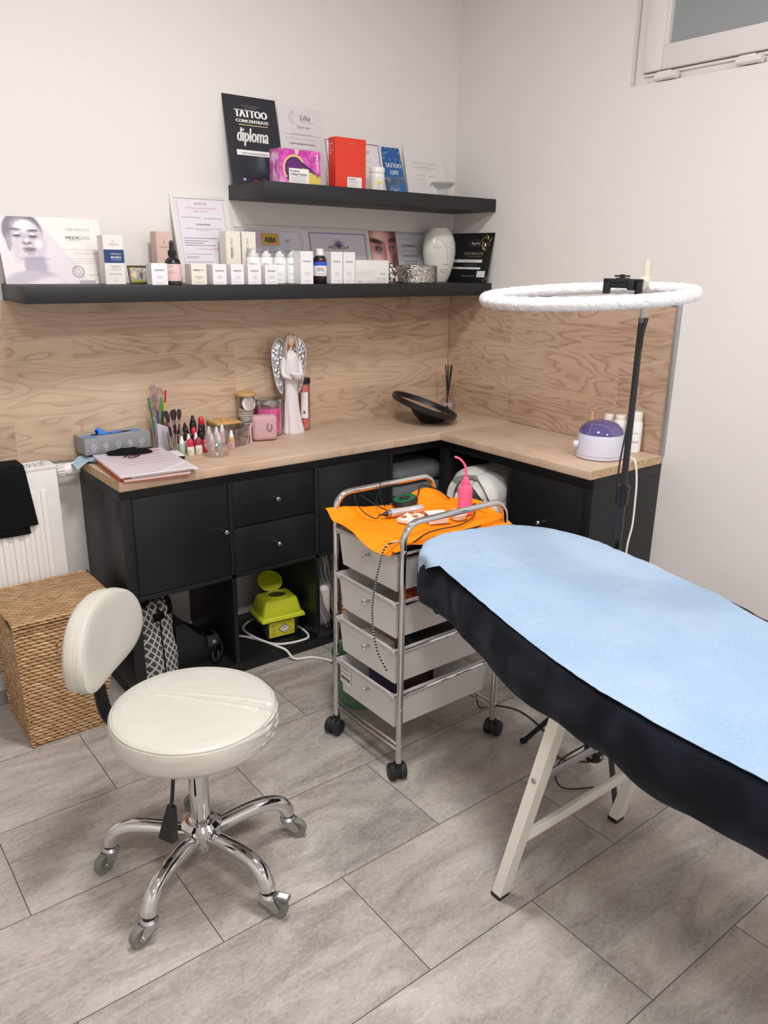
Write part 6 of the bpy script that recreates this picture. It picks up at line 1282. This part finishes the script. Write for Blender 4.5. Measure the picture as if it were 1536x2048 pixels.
# speaker
t = thing('bluetooth_speaker', 'small dusty pink cube speaker with a strap, before the jar of hot pink wax', 'speaker', (-1.072, -.152, WT), (0, 0, R(-16)))
M_spk = pm('dusty_pink_rubber', '#c9a3a6', .6)
b = B(); b.box((0, 0, .050), (.096, .05, .096), M_spk, .015, seg=4); b.build('body', t)
b = B(); T_ = Matrix.Translation((.006, -.0255, .05)) @ XZ
for s_ in (-1, 1):
    for r0, th0, th1 in ((.017, 200, 330), (.011, 190, 340)): b.tube([(s_*(-.010)+r0*.6*cos(R(q))*s_*-1*-1, .004+r0*sin(R(q)), .0) for q in range(th0-60, th1-60, 14)] if s_ < 0 else [(.010+r0*.6*cos(R(q)), .004+r0*sin(R(q)), 0) for q in range(180+30-(th1-230), 180+30+130-(th1-330)*0, 14)], .0015 if r0 > .012 else .0011, pm('mauve_emblem', '#8d6a70', .5), 6, T=T_)
b.build('emblem', t)
b = B(); b.tube(bez([(-.046, -.006, .075), (-.056, -.02, .05), (-.060, -.045, .012), (-.066, -.062, .0035), (-.08, -.06, .003), (-.068, -.035, .02), (-.058, -.012, .05), (-.047, -.0, .07)], 6), .0028, pm('pale_pink_strap', '#e0bcbc', .6), 8, flat=.5); b.build('strap', t)
cord('cable', 'thin black charging cable plugged into the pink cube speaker', [(-1.118, -.132, WT+.072), (-1.132, -.135, WT+.073), (-1.152, -.14, WT+.070), (-1.170, -.148, WT+.05), (-1.178, -.152, WT+.02), (-1.172, -.156, WT+.006)], .0016, M_black)
# ---- angel ----
AX, AY = -.918, -.105
t = thing('angel_statue', 'tall white angel statue with silver wings holding a bowl', 'statue', (AX, AY, WT), (0, 0, R(-10)))
M_ang = pm('pearl_white_ceramic', '#e2dcdf', .38); M_skin = pm('beige_ceramic', '#cfae92', .5); M_hair = pm('pale_grey_brown_hair', '#b9a79f', .55)
M_wing = NT('silver_feathers'); tw_ = M_wing.n('TexCoord'); M_wing.b.inputs['Base Color'].default_value = (*lin('#c9cdd2'), 1); M_wing.b.inputs['Metallic'].default_value = .85; M_wing.b.inputs['Roughness'].default_value = .25
M_wing.L(M_wing.n('Bump', {'Strength': 1.0, 'Distance': .006, 'Height': M_wing.n('TexVoronoi', {'Vector': M_wing.n('Mapping', {0: tw_.outputs['Object'], 3: (1.5, 1, 1)}).outputs[0], 'Scale': 62.0}).outputs['Distance']}).outputs[0], M_wing.b.inputs['Normal'])
b = B(); n = 64; pf = [(.001, .0), (.040, .0), (.0425, .004), (.036, .04), (.031, .09), (.027, .14), (.025, .18), (.0265, .21), (.030, .24), (.0325, .27), (.0315, .295), (.026, .312), (.014, .320), (.008, .326), (.007, .335), (1e-4, .34)]
dn = []
for (r0, z0), (r1, z1) in zip(pf, pf[1:]):
    for k in range(4): dn.append((r0+(r1-r0)*k/4, z0+(z1-z0)*k/4))
vs = []
for r, z in dn:
    for i in range(n):
        a = 2*pi*i/n; fo = 1+.075*ss(.2, .0, z)*cos(a*9+z*12)+.03*ss(.25, .1, z)*cos(a*17); vs.append((r*fo*cos(a)+.006*ss(.12, 0, z), r*fo*.72*sin(a), z))
b.add(vs, [(j*n+i, j*n+(i+1) % n, (j+1)*n+(i+1) % n, (j+1)*n+i) for j in range(len(dn)-1) for i in range(n)], M_ang)
for s_ in (-1, 1):
    b.tube(bez([(s_*.026, .0, .298), (s_*.036, -.004, .262), (s_*.034, -.016, .232), (s_*.016+.008, -.036, .222)], 7), [.0105]*8+[.0095]*8+[.0085]*6, M_ang, 14)
b.build('robe', t, sharp=60)
b = B()
for s_ in (-1, 1):
    b.ell((s_*.013+.009, -.041, .220), (.007, .004, .0045), M_skin, n=12)
    for f in range(4): b.tube([(s_*(.010-.002*f)+.009, -.040-.0012*f, .2175+.002*f), (s_*(.002)+.009, -.0435-.0008*f, .2165+.0022*f)], .0013, M_skin, 6)
b.ell((0, -.002, .358), (.0155, .016, .021), M_skin, n=24); b.ell((0, -.0175, .356), (.002, .003, .0035), M_skin, n=10); b.tube([(0, .0, .318), (0, .0, .345)], .0075, M_skin, 14); b.build('head_and_hands', t)
b = B(); b.ell((0, .004, .366), (.0205, .0185, .0235), M_hair, n=24)
for s_ in (-1, 1):
    for q in range(3): b.tube(bez([(s_*.012, -.008+.006*q, .383), (s_*(.019+.001*q), -.010+.008*q, .36), (s_*(.022+.002*q), -.010+.009*q, .335), (s_*(.024+.002*q), -.012+.01*q, .31), (s_*.025, -.014+.01*q, .292)], 6), [.0055]*12+[.0048]*10+[.003]*3, M_hair, 10)
b.build('hair', t, sharp=60)
for s_ in (-1, 1):
    ol = [(.018, .300), (.022, .345), (.030, .365), (.042, .368), (.056, .357), (.068, .33), (.070, .30), (.068, .27), (.062, .23), (.056, .20), (.048, .175), (.038, .160), (.033, .158), (.030, .175), (.026, .21), (.022, .26)]
    P = [Vector((s_*x, z)) for x, z in ol]; sm = []
    for i in range(len(P)):
        p0, p1, p2, p3 = [P[(i+k) % len(P)] for k in (-1, 0, 1, 2)]
        for k in range(4): q = k/4; sm.append(.5*((2*p1)+(-p0+p2)*q+(2*p0-5*p1+4*p2-p3)*q*q+(-p0+3*p1-3*p2+p3)*q**3))
    c_ = Vector((s_*.044, .27)); b = B(); vs = []; N_ = len(sm); RN = [0, .3, .6, .85, .97, 1.0]
    for side in (-1, 1):
        for f in RN:
            for p in sm: q = c_.lerp(p, f); vs.append((q.x, .016+side*.006*math.sqrt(max(0, 1-f*f))+.10*abs(abs(q.x)-.03), q.y))
    K = len(RN)*N_
    fs = [(j*N_+i, j*N_+(i+1) % N_, (j+1)*N_+(i+1) % N_, (j+1)*N_+i) for j in range(len(RN)-1) for i in range(N_)] + [(K+j*N_+i, K+(j+1)*N_+i, K+(j+1)*N_+(i+1) % N_, K+j*N_+(i+1) % N_) for j in range(len(RN)-1) for i in range(N_)]
    b.add(vs, fs, M_wing.m)
    b.tube([(p.x, .016+.10*abs(abs(p.x)-.03), p.y) for p in sm], .0022, M_ang, 6, closed=True)
    b.build('wing', t, sharp=60)
b = B(); b.lathe([(1e-6, -.012), (.012, -.011), (.022, -.003), (.028, .010), (.0285, .013), (.0265, .013), (.02, .004), (1e-6, .001)], M_ang, c=(.009, -.047, .228), n=32); b.build('bowl', t)
# coral bead tube
t = thing('wax_bead_tube', 'tall clear tube of coral wax beads with a black lid right of the angel', 'jar', (-.838, -.068, WT))
b = B(); b.lathe([(1e-6, 0), (.0235, 0), (.025, .002), (.025, .19), (.0235, .19), (.0235, .004), (1e-6, .003)], M_acry, n=32); b.build('tube', t)
b = B(); b.lathe([(.0262, .188), (.0265, .19), (.0265, .207), (.025, .209), (1e-6, .209)], M_black, n=32); b.build('lid', t)
b = B(); b.lathe([(.0252, .06), (.0254, .061), (.0254, .15), (.0252, .151)], M_paper, n=40); T_ = Matrix.Rotation(R(-52), 4, 'Z') @ Matrix.Translation((0, -.0258, 0)) @ XZ
b2_ = B(); 
for f_ in range(0, 11):
    a0, a1 = R(-150+f_*6), R(-144+f_*6); b2_.add([(.0254*cos(a0), .0254*sin(a0), .05), (.0254*cos(a1), .0254*sin(a1), .05), (.0254*cos(a1), .0254*sin(a1), .155), (.0254*cos(a0), .0254*sin(a0), .155)], [(0, 1, 2, 3)], M_paper)
b2_.text('a', 0, .07, .022, M_ink, Matrix.Rotation(R(-30), 4, 'Z') @ Matrix.Translation((0, -.0258, 0)) @ XZ, bold=.04); b2_.build('label', t)
random.seed(12); M_cor = pm('coral_wax', '#ee7f76', .4, var=.12, vs=200); b = B(); b.lathe([(1e-6, .005), (.021, .005), (.021, .183), (1e-6, .186)], M_cor, n=20)
for k in range(520):
    a = random.uniform(0, 2*pi); z = random.uniform(.007, .184); b.lathe([(1e-6, -.0022), (.0022, -.001), (.0022, .001), (1e-6, .0022)], M_cor, n=6, T=Matrix.Translation((.0212*cos(a), .0212*sin(a), z)))
b.build('wax_beads', loc=(-.838, -.068, WT), label='small coral wax beads filling the tall tube', category='wax beads', kind='stuff')
# tilted magnifier mirror
t = thing('tabletop_mirror', 'round black-rimmed mirror tipped over on its low black base', 'mirror', (-.338, -.232, WT), (0, 0, R(-6)))
tm = Matrix.Translation((0, 0, .072)) @ Matrix.Rotation(R(17), 4, 'Y') @ Matrix.Rotation(R(9), 4, 'X')
b = B(T=tm); b.lathe([(.135, -.008), (.142, -.011), (.146, -.006), (.146, .010), (.142, .013), (.136, .010), (.134, .002), (.134, -.004)], M_black, n=72); b.build('rim', t)
b = B(T=tm); b.lathe([(1e-6, .001), (.1345, .001), (.1345, -.006), (1e-6, -.006)], pm('mirror_glass', '#e6e6e6', .02, 1.0), n=64); b.build('mirror_glass', t)
b = B(); vs = []; n = 48; rings_ = []
tmi = tm
for k, (r, f) in enumerate(((.045, 0.), (.062, .06), (.088, .45), (.098, .85), (.104, 1.0))):
    for i in range(n):
        a = 2*pi*i/n; lo = Vector((.035+r*.75*cos(a), r*.8*sin(a), 0.0)); hi = tm @ Vector((.03+r*cos(a), r*.9*sin(a), -.010)); q = lo.lerp(hi, f); q.z = max(q.z, 0.0); vs.append(q)
b.add(vs, [(j*n+i, j*n+(i+1) % n, (j+1)*n+(i+1) % n, (j+1)*n+i) for j in range(4) for i in range(n)]+[tuple(reversed(range(n)))], M_black); b.build('base', t)
# reed diffuser
t = thing('reed_diffuser', 'iridescent round glass diffuser with black reeds in the corner of the worktop', 'diffuser', (-.095, -.112, WT))
M_iri = NT('iridescent_glass'); M_iri.nt.nodes.remove(M_iri.b); lw = M_iri.n('LayerWeight', {0: .4}); tcI = M_iri.n('TexCoord'); nI = M_iri.n('TexNoise', {'Vector': tcI.outputs['Object'], 'Scale': 22.0}).outputs['Fac']
cI = M_iri.ramp(nI, [(.3, (.75, .55, .8)), (.45, (.9, .8, .6)), (.55, (.6, .8, .8)), (.7, (.85, .6, .75))]); M_iri.L(M_iri.n('MixShader', {0: M_iri.math('ADD', M_iri.math('MULTIPLY', lw.outputs['Facing'], .6), .22), 1: M_iri.n('BsdfTransparent', {0: (.88, .86, .9, 1)}).outputs[0], 2: M_iri.n('BsdfGlossy', {0: cI, 'Roughness': .08}).outputs[0]}).outputs[0], M_iri.out.inputs[0])
b = B(); b.lathe([(1e-6, 0), (.022, 0), (.036, .012), (.040, .032), (.036, .052), (.022, .066), (.014, .070), (.014, .078), (.0125, .078), (.0125, .07)], M_iri.m, n=14); b.build('bottle', t, sharp=10)
for k in range(7):
    a = 2*pi*k/7; b = B(); b.tube([(-.006*cos(a), -.006*sin(a), .012), (.017*cos(a), .017*sin(a), .215)], .0018, M_black, 6); b.build('reed', t)
# wax heater
t = thing('wax_heater', 'white round wax heater with a translucent purple dome lid', 'wax heater', (-.218, -1.058, WT), (0, 0, R(-52))); t.scale = (1.08, 1.08, 1.08)
M_htr = pm('lilac_white_gloss', '#d6d5e4', .22)
b = B(); b.lathe([(1e-6, 0), (.070, 0), (.079, .003), (.080, .010), (.0795, .014), (.0795, .017), (.076, .055), (.071, .078), (.069, .082), (1e-6, .082)], M_htr, n=64); b.build('body', t)
b = B(); b.lathe([(.0797, .0128), (.0803, .0135), (.0797, .0142)], M_greyink, n=64); b.build('seam_ring', t)
b = B(); b.lathe([(1e-6, 0), (.011, 0), (.012, .003), (.012, .013), (.010, .016), (1e-6, .016)], M_htr, n=28, T=Matrix.Translation((-.070, -.035, .045)) @ Matrix.Rotation(R(-90), 4, 'Y') @ Matrix.Rotation(R(0), 4, 'X')); b.build('dial', t)
M_dome = NT('purple_clear_plastic'); M_dome.nt.nodes.remove(M_dome.b); lw = M_dome.n('LayerWeight', {0: .3})
M_dome.L(M_dome.n('MixShader', {0: M_dome.math('ADD', M_dome.math('MULTIPLY', lw.outputs['Facing'], .35), .06), 1: M_dome.n('MixShader', {0: .45, 1: M_dome.n('BsdfTransparent', {0: (.42, .34, .66, 1)}).outputs[0], 2: M_dome.n('BsdfDiffuse', {0: (*lin('#6d63a8'), 1)}).outputs[0]}).outputs[0], 2: M_dome.n('BsdfGlossy', {0: (1, 1, 1, 1), 'Roughness': .04}).outputs[0]}).outputs[0], M_dome.out.inputs[0])
b = B(); b.lathe([(.071, .081), (.072, .084), (.066, .098), (.05, .112), (.03, .119), (1e-6, .121)], M_dome.m, n=56); b.build('lid', t)
b = B(T=(Matrix.Translation((-.218, -1.058, WT)) @ Matrix.Rotation(R(-52), 4, 'Z') @ Matrix.Scale(1.08, 4)).inverted()); b.tube(bez([(-.180, -1.125, WT+.012), (-.185, -1.165, WT+.012), (-.188, -1.19, WT+.002), (-.19, -1.205, .74), (-.195, -1.212, .66), (-.20, -1.215, .58), (-.212, -1.212, .50), (-.208, -1.212, .38), (-.205, -1.212, .25), (-.2, -1.22, .1), (-.2, -1.24, .012), (-.16, -1.3, .006)], 7), .0036, M_white, 10); b.build('power_cord', t)
# white bottles in a clear stand behind the heater
def wbt(lb, x, y, r, h, pumpcap):
    t = thing('bottle', lb, 'bottle', (x, y, WT))
    b = B(); b.lathe([(1e-6, 0), (r-.002, 0), (r, .002), (r, h-.012), (r-.003, h-.004), (r-.010, h), (1e-6, h)], pm('gloss_white_plastic', '#efefec', .25), n=32); T_ = Matrix.Rotation(R(-45), 4, 'Z') @ Matrix.Translation((0, -r-.0004, 0)) @ XZ; b.lines(-.012, .012, (h*.62, h*.36, h*.33), M_greyink, T_, h=.0012); b.build('bottle', t)
    b = B(); b.lathe([(r-.004, h-.006), (r-.004, h+pumpcap), (r-.006, h+pumpcap+.003), (1e-6, h+pumpcap+.003)], pm('cream_cap', '#e6dfd6', .35), n=28); b.build('cap', t)
wbt('tall white bottle right of the lamp pole behind the wax heater', -.052, -1.082, .026, .118, .028)
wbt('white bottle just left of the lamp pole behind the wax heater', -.050, -1.016, .024, .112, .012)
wbt('cream bottle, leftmost of three behind the purple lid', -.048, -.962, .022, .10, .018)
b = B(); b.tube([(0, 0, 0), (0, 0, .125)], .004, pm('birch_pick', '#d9b78a', .6), 10); b.lathe([(1e-6, 0), (.012, 0), (.012, .03), (1e-6, .03)], M_white, n=20); b.build('applicator', loc=(-.075, -.905, WT), label='thin pale applicator stick standing behind the purple lid', category='stick')

# ================= inside the shelving =================
SH, SL = .3932, .0383
M_tow = pm('dark_grey_terry', '#808287', .95, var=.25, vs=180, bump=.8, bs=420, spec=.1)
zt_ = SH
for k, (h, dx) in enumerate(((.062, 0), (.06, .004), (.066, -.003), (.085, .003))):
    b = B(); n_ = 3 if k < 3 else 2
    b.box((0, 0, h/2-.0005), (.284, .32, h-.001), M_tow, h*.42, seg=4)
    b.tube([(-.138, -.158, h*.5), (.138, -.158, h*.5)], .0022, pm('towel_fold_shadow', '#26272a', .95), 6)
    b.build('towel', loc=(-.470+dx*.5, -.205, zt_), label=['dark grey folded towel, bottom of the pile under the corner of the worktop', 'dark grey folded towel, second from the bottom of the pile', 'dark grey folded towel, second from the top of the pile', 'dark grey folded towel, thick top one of the pile'][k], category='towel', group='dark grey towels in the open corner compartment'); zt_ += h
b = B(); b.cloth(lambda u, v: (-.40+.085*u+.006*sin(v*11), -.28+.1*v, zt_+.002+.05*u*(.4+.6*sin(v*3)**2)+.008*sin(u*13+v*7)), 16, 16, clear_mat('grey_clear_bag', (.7, .72, .72), .3, .15), .0008); b.build('plastic_bag', sharp=80, label='clear plastic bag lying on the pile of grey towels', category='bag')
# rolled quilt
M_qu = pm('silvery_white_quilt', '#e2e0dc', .55, bump=.2, bs=30)
b = B(); QY, QZ = -.600, SH+.150; NT_, NX = 190, 26; turns = 2.35
def quilt(u, v):
    th = u*turns*2*pi; r = .030+.043*th/(2*pi); x = -.385+.33*v; q = abs(sin(th*2.6+.8)); puff = .016*(q**.6)*(min(1, 8*sin(pi*v)**.8))+.004*abs(sin(v*pi*3))
    r += puff-.012; r = min(r, .148)
    return (x, QY-r*cos(th+2.2)*1.05, QZ+r*sin(th+2.2)*.98)
b.cloth(quilt, NT_, NX, M_qu, .026)
for s_ in range(1, 26):
    u_ = s_/26; p = Vector(quilt(u_, 0)); b.tube([p+Vector((-.0005, 0, 0)), Vector((p.x-.001, QY+(p.y-QY)*.80, QZ+(p.z-QZ)*.80))], .0014, pm('quilt_piping', '#8d8b86', .7), 5) if s_ > 9 else None

for k_ in range(int((turns-1.25)*2*pi*2.6/pi)+1, int(turns*2*pi*2.6/pi)+1):
    u_ = (k_*pi-.8)/2.6/(turns*2*pi)
    if 0 < u_ < 1: b.tube([Vector(quilt(u_, v_/12)) for v_ in range(13)], .0015, pm('quilt_piping', '#8d8b86', .7), 5)
b.build('quilt', sharp=75, label='rolled-up silvery white quilt in the open compartment by the corner', category='quilt')
# sharps bin
t = thing('sharps_bin', 'yellow-topped sharps container with open round lid on a black base', 'sharps bin', (-1.096, -.250, SL), (0, 0, R(-6)))
M_yel = pm('yellow_green_plastic', '#c9d12a', .4, Subsurface_Weight=.1); M_dg = pm('smoky_dark_plastic', '#25292c', .25)
def frust(b, w0, d0, w1, d1, z0, z1, m, bev=.006):
    bm = bmesh.new(); bmesh.ops.create_cube(bm, size=1)
    for v in bm.verts: k = v.co.z > 0; v.co = Vector((v.co.x*(w1 if k else w0), v.co.y*(d1 if k else d0), z1 if k else z0))
    bmesh.ops.bevel(bm, geom=list(bm.edges)+list(bm.verts), offset=bev, segments=3, affect='EDGES', profile=.5); bm.verts.index_update(); b.bm(bm, m)
b = B(); frust(b, .135, .105, .15, .118, 0, .095, M_dg, .01); b.build('base', t)
b = B(); frust(b, .188, .150, .176, .138, .083, .102, M_yel, .007); frust(b, .166, .128, .135, .10, .098, .165, M_yel, .012); b.lathe([(.043, .162), (.043, .172), (.038, .172), (.036, .163)], M_yel, n=32, c=(.0, -.005, 0), sy=.85); b.lathe([(1e-6, .1655), (.037, .1655), (.037, .163)], M_dg, n=28, c=(0, -.005, 0), sy=.85); b.build('cover', t)
b = B(); T_ = Matrix.Translation((0, .030, .170)) @ Matrix.Rotation(R(42), 4, 'X'); b.lathe([(1e-6, 0), (.046, 0), (.051, .001), (.051, .007), (.048, .008), (.046, .004), (1e-6, .004)], M_yel, n=36, T=T_ @ Matrix.Translation((0, .042, 0)), sy=.9); b.box((0, .088, .003), (.018, .012, .005), M_yel, .001, T=T_); b.build('lid', t)
b = B(); T_ = Matrix.Translation((0, -.0555, 0)) @ Matrix.Rotation(R(3), 4, 'X') @ XZ; b.rect(-.06, .012, .048, .076, pm('yellow_label', '#d9cf3a', .5), T_, z=.0016); T2 = Matrix.Translation((0, -.0022, 0)) @ T_
b.prism([(.005, .022), (.031, .043), (.005, .064), (-.021, .043)], .0, .0004, M_ink, T2); b.prism([(.005, .0255), (.0275, .043), (.005, .0605), (-.0175, .043)], .0005, .0009, M_paper, T2)
for a in (90, 210, 330): b.tube([(.005+.004*cos(R(a))+.003*cos(k*.7), .048+.004*sin(R(a))+.003*sin(k*.7), .0012) for k in range(8)], .0006, M_ink, 4, T=T2)
b.lines(-.055, -.03, (.066, .06, .05, .04, .03, .022), M_ink, T2, h=.0008, rag=.4); b.lines(-.02, .044, (.0705,), M_ink, T2, h=.001); b.lines(.03, .045, (.02, .025), M_ink, T2); b.build('label', t)
# white extension cord
cord('extension_cord', 'thick white cord coiling round the sharps container and out over the floor', [(-1.335, -.10, SL+.005), (-1.28, -.16, SL+.005), (-1.22, -.22, SL+.005), (-1.155, -.345, SL+.005), (-1.05, -.375, SL+.005), (-1.012, -.345, SL+.005), (-1.005, -.25, SL+.005), (-1.02, -.12, SL+.005), (-1.10, -.09, SL+.005), (-1.19, -.14, SL+.005), (-1.205, -.25, SL+.014), (-1.175, -.36, SL+.014), (-1.15, -.405, SL+.004), (-1.125, -.43, .008), (-1.06, -.46, .006), (-1.0, -.56, .006), (-.93, -.66, .006), (-.85, -.7, .006)], .0045, M_white, 10, 8)
# patterned tote bag
t = thing('tote_bag', 'black and white patterned tote bag in the lowest left compartment', 'bag', (-1.612, -.28, SL))
M_tote = NT('quatrefoil_print'); tcT = M_tote.n('TexCoord'); spT = M_tote.n('SeparateXYZ', {0: tcT.outputs['Object']})
rot1 = M_tote.math('ADD', M_tote.math('MULTIPLY', M_tote.math('ADD', spT.outputs[0], M_tote.math('MULTIPLY', spT.outputs[1], .7)), 42.0), M_tote.math('MULTIPLY', spT.outputs[2], 30.0)); rot2 = M_tote.math('SUBTRACT', M_tote.math('MULTIPLY', spT.outputs[2], 30.0), M_tote.math('MULTIPLY', M_tote.math('ADD', spT.outputs[0], M_tote.math('MULTIPLY', spT.outputs[1], .7)), 42.0))
f1 = M_tote.math('ABSOLUTE', M_tote.math('SINE', M_tote.math('MULTIPLY', rot1, pi))); f2 = M_tote.math('ABSOLUTE', M_tote.math('SINE', M_tote.math('MULTIPLY', rot2, pi)))
mn = M_tote.math('MINIMUM', f1, f2); M_tote.L(M_tote.ramp(mn, [(.0, lin('#4a4745')), (.05, lin('#4a4745')), (.07, lin('#d9d4cf')), (.34, lin('#d9d4cf')), (.37, lin('#3b3836')), (1.0, lin('#4a4644'))]), M_tote.b.inputs['Base Color']); M_tote.b.inputs['Roughness'].default_value = .75
b = B()
def tote(s_):
    def f(u, v):
        w = .074*(1-.30*v); x = (u-.5)*2*w; d = .06*(1-.75*v)*(math.sqrt(max(0, 1-(2*u-1)**2*.95))*.6+.4); return (x+.010*v+.003*sin(v*13+u*4), s_*d+.003*sin(u*9+v*5), .004+.285*v-.012*v*abs(u-.5)*2)
    return f
b.cloth(tote(-1), 22, 30, M_tote.m, .0012); b.cloth(lambda u, v: tote(1)(1-u, v), 22, 30, M_tote.m, .0012); b.b2((-.065, -.04, .0), (.065, .04, .006), M_blackcloth, .002); b.build('bag', t, sharp=80)
b = B(); b.tube([(.012+.004*v, -.047*(1-.5*v)-.018*(1-v), .006+.27*v) for v in [k/10 for k in range(11)]], .0042, M_blackcloth, 8, flat=.5); b.build('piping', t)
b = B(); b.tube(bez([(-.03, -.012, .27), (-.01, -.03, .315), (.03, -.03, .318), (.052, -.02, .29), (.058, -.022, .25), (.05, -.03, .235)], 6), .011, M_blackcloth, 8, flat=.35); b.box((.062, -.03, .225), (.04, .004, .03), M_blackcloth, .001, T=Matrix.Rotation(R(-12), 4, 'Y')); b.build('handle', t)
# black appliance and cable
t = thing('appliance', 'black angular appliance with a socket, right of the patterned tote bag', 'appliance', (-1.455, -.235, SL))
b = B(); b.prism([(-.085, 0), (.065, 0), (.07, .07), (.0, .12), (-.05, .175), (-.085, .175)], -.07, .07, M_black, T=XZ); b.build('housing', t)
b = B(); b.box((.05, -.08, .085), (.045, .02, .04), pm('dark_grey_plastic', '#2a2b2d', .4), .003); b.lathe([(1e-6, 0), (.007, 0), (.007, .002)], M_greyink, n=14, T=Matrix.Translation((.05, -.091, .085)) @ Matrix.Rotation(pi/2, 4, 'X')); b.build('socket', t)
for x in (.04, .062): b = B(); b.tube([(x, -.095, .02), (x, -.095, .045)], .0022, M_steel, 8); b.build('plug_pin', t)
b = B(); b.box((.051, -.095, .012), (.035, .022, .02), M_black, .004); b.build('plug', t)
cord('cable', 'thin dark cable looping in front of the black appliance', [(-1.395, -.335, SL+.012), (-1.37, -.32, SL+.05), (-1.375, -.28, SL+.09), (-1.39, -.25, SL+.10), (-1.37, -.20, SL+.05), (-1.40, -.13, SL+.004), (-1.36, -.25, SL+.004), (-1.42, -.36, SL+.004), (-1.52, -.37, SL+.004)], .0025, M_black)
# third compartment: clear bag and plaid pouch; black bag on the floor
t = thing('plastic_bag', 'clear plastic bag with white cotton standing in the compartment behind the trolley', 'bag', (-.925, -.30, SL))
b = B(); b.cloth(lambda u, v: (-.05+.1*u+.004*sin(v*15), -.045+.012*sin(u*8+v*6)+.03*v, .002+.3*v), 14, 22, M_film, .0008); b.cloth(lambda u, v: (.05-.1*u+.004*sin(v*12), .045+.012*sin(u*8+v*4)-.03*v, .002+.3*v), 14, 22, M_film, .0008); b.build('bag', t, sharp=80)
b = B(); b.box((0, 0, .095), (.082, .06, .18), pm('cotton', '#ece9e4', .9, bump=.4, bs=60), .025, seg=4); b.build('cotton', t)
M_pl = NT('beige_tartan'); tcP = M_pl.n('TexCoord'); spP = M_pl.n('SeparateXYZ', {0: tcP.outputs['Object']})
def stripe(s_, k, o, w): return M_pl.math('LESS_THAN', M_pl.math('FRACT', M_pl.math('ADD', M_pl.math('MULTIPLY', s_, k), o)), w)
hx_ = M_pl.math('ADD', M_pl.math('ADD', stripe(spP.outputs[0], 26, .2, .16), stripe(spP.outputs[0], 26, .55, .1)), M_pl.math('ADD', stripe(spP.outputs[2], 22, .1, .16), stripe(spP.outputs[2], 22, .45, .1)))
M_pl.L(M_pl.ramp(M_pl.math('MULTIPLY', hx_, .4), [(0.0, lin('#c9ac8e')), (.4, lin('#6b4b3c')), (.8, lin('#2a211f'))]), M_pl.b.inputs['Base Color'])
b = B(); b.box((0, 0, .11), (.095, .10, .21), M_pl.m, .03, seg=4); b.build('pouch', loc=(-.815, -.315, SL), label='beige tartan pouch beside the clear bag, behind the trolley', category='pouch')
b = B(); b.ell((0, 0, .075), (.075, .05, .076), pm('shiny_black_fabric', '#0f1012', .45, bump=.5, bs=25), n=28, k=18); b.tube(bez([(-.045, -.035, .11), (-.06, -.05, .15), (-.04, -.055, .165), (-.02, -.045, .13)], 6), .005, M_black, 8); b.build('bag', loc=(-.862, -.475, 0), label='small shiny black bag on the floor before the tartan pouch', category='bag')
# green bucket behind the trolley
t = thing('bucket', 'round translucent green bucket on the floor behind the drawer trolley', 'bucket', (-1.085, -.790, 0))
M_gr = pm('green_plastic', '#5d8a72', .35, Transmission_Weight=.2)
b = B(); b.lathe([(1e-6, .0), (.080, .0), (.084, .004), (.094, .175), (.097, .18), (.094, .18), (.0895, .172), (.080, .008), (1e-6, .006)], M_gr, n=44); b.build('bucket', t)
b = B(); b.tube([(.097, 0, .17), (.1, 0, .168), (.09, .045, .14), (.05, .088, .118), (0, .102, .112), (-.05, .088, .118), (-.09, .045, .14), (-.1, 0, .168), (-.097, 0, .17)], .002, M_steel, 8); b.build('handle', t)
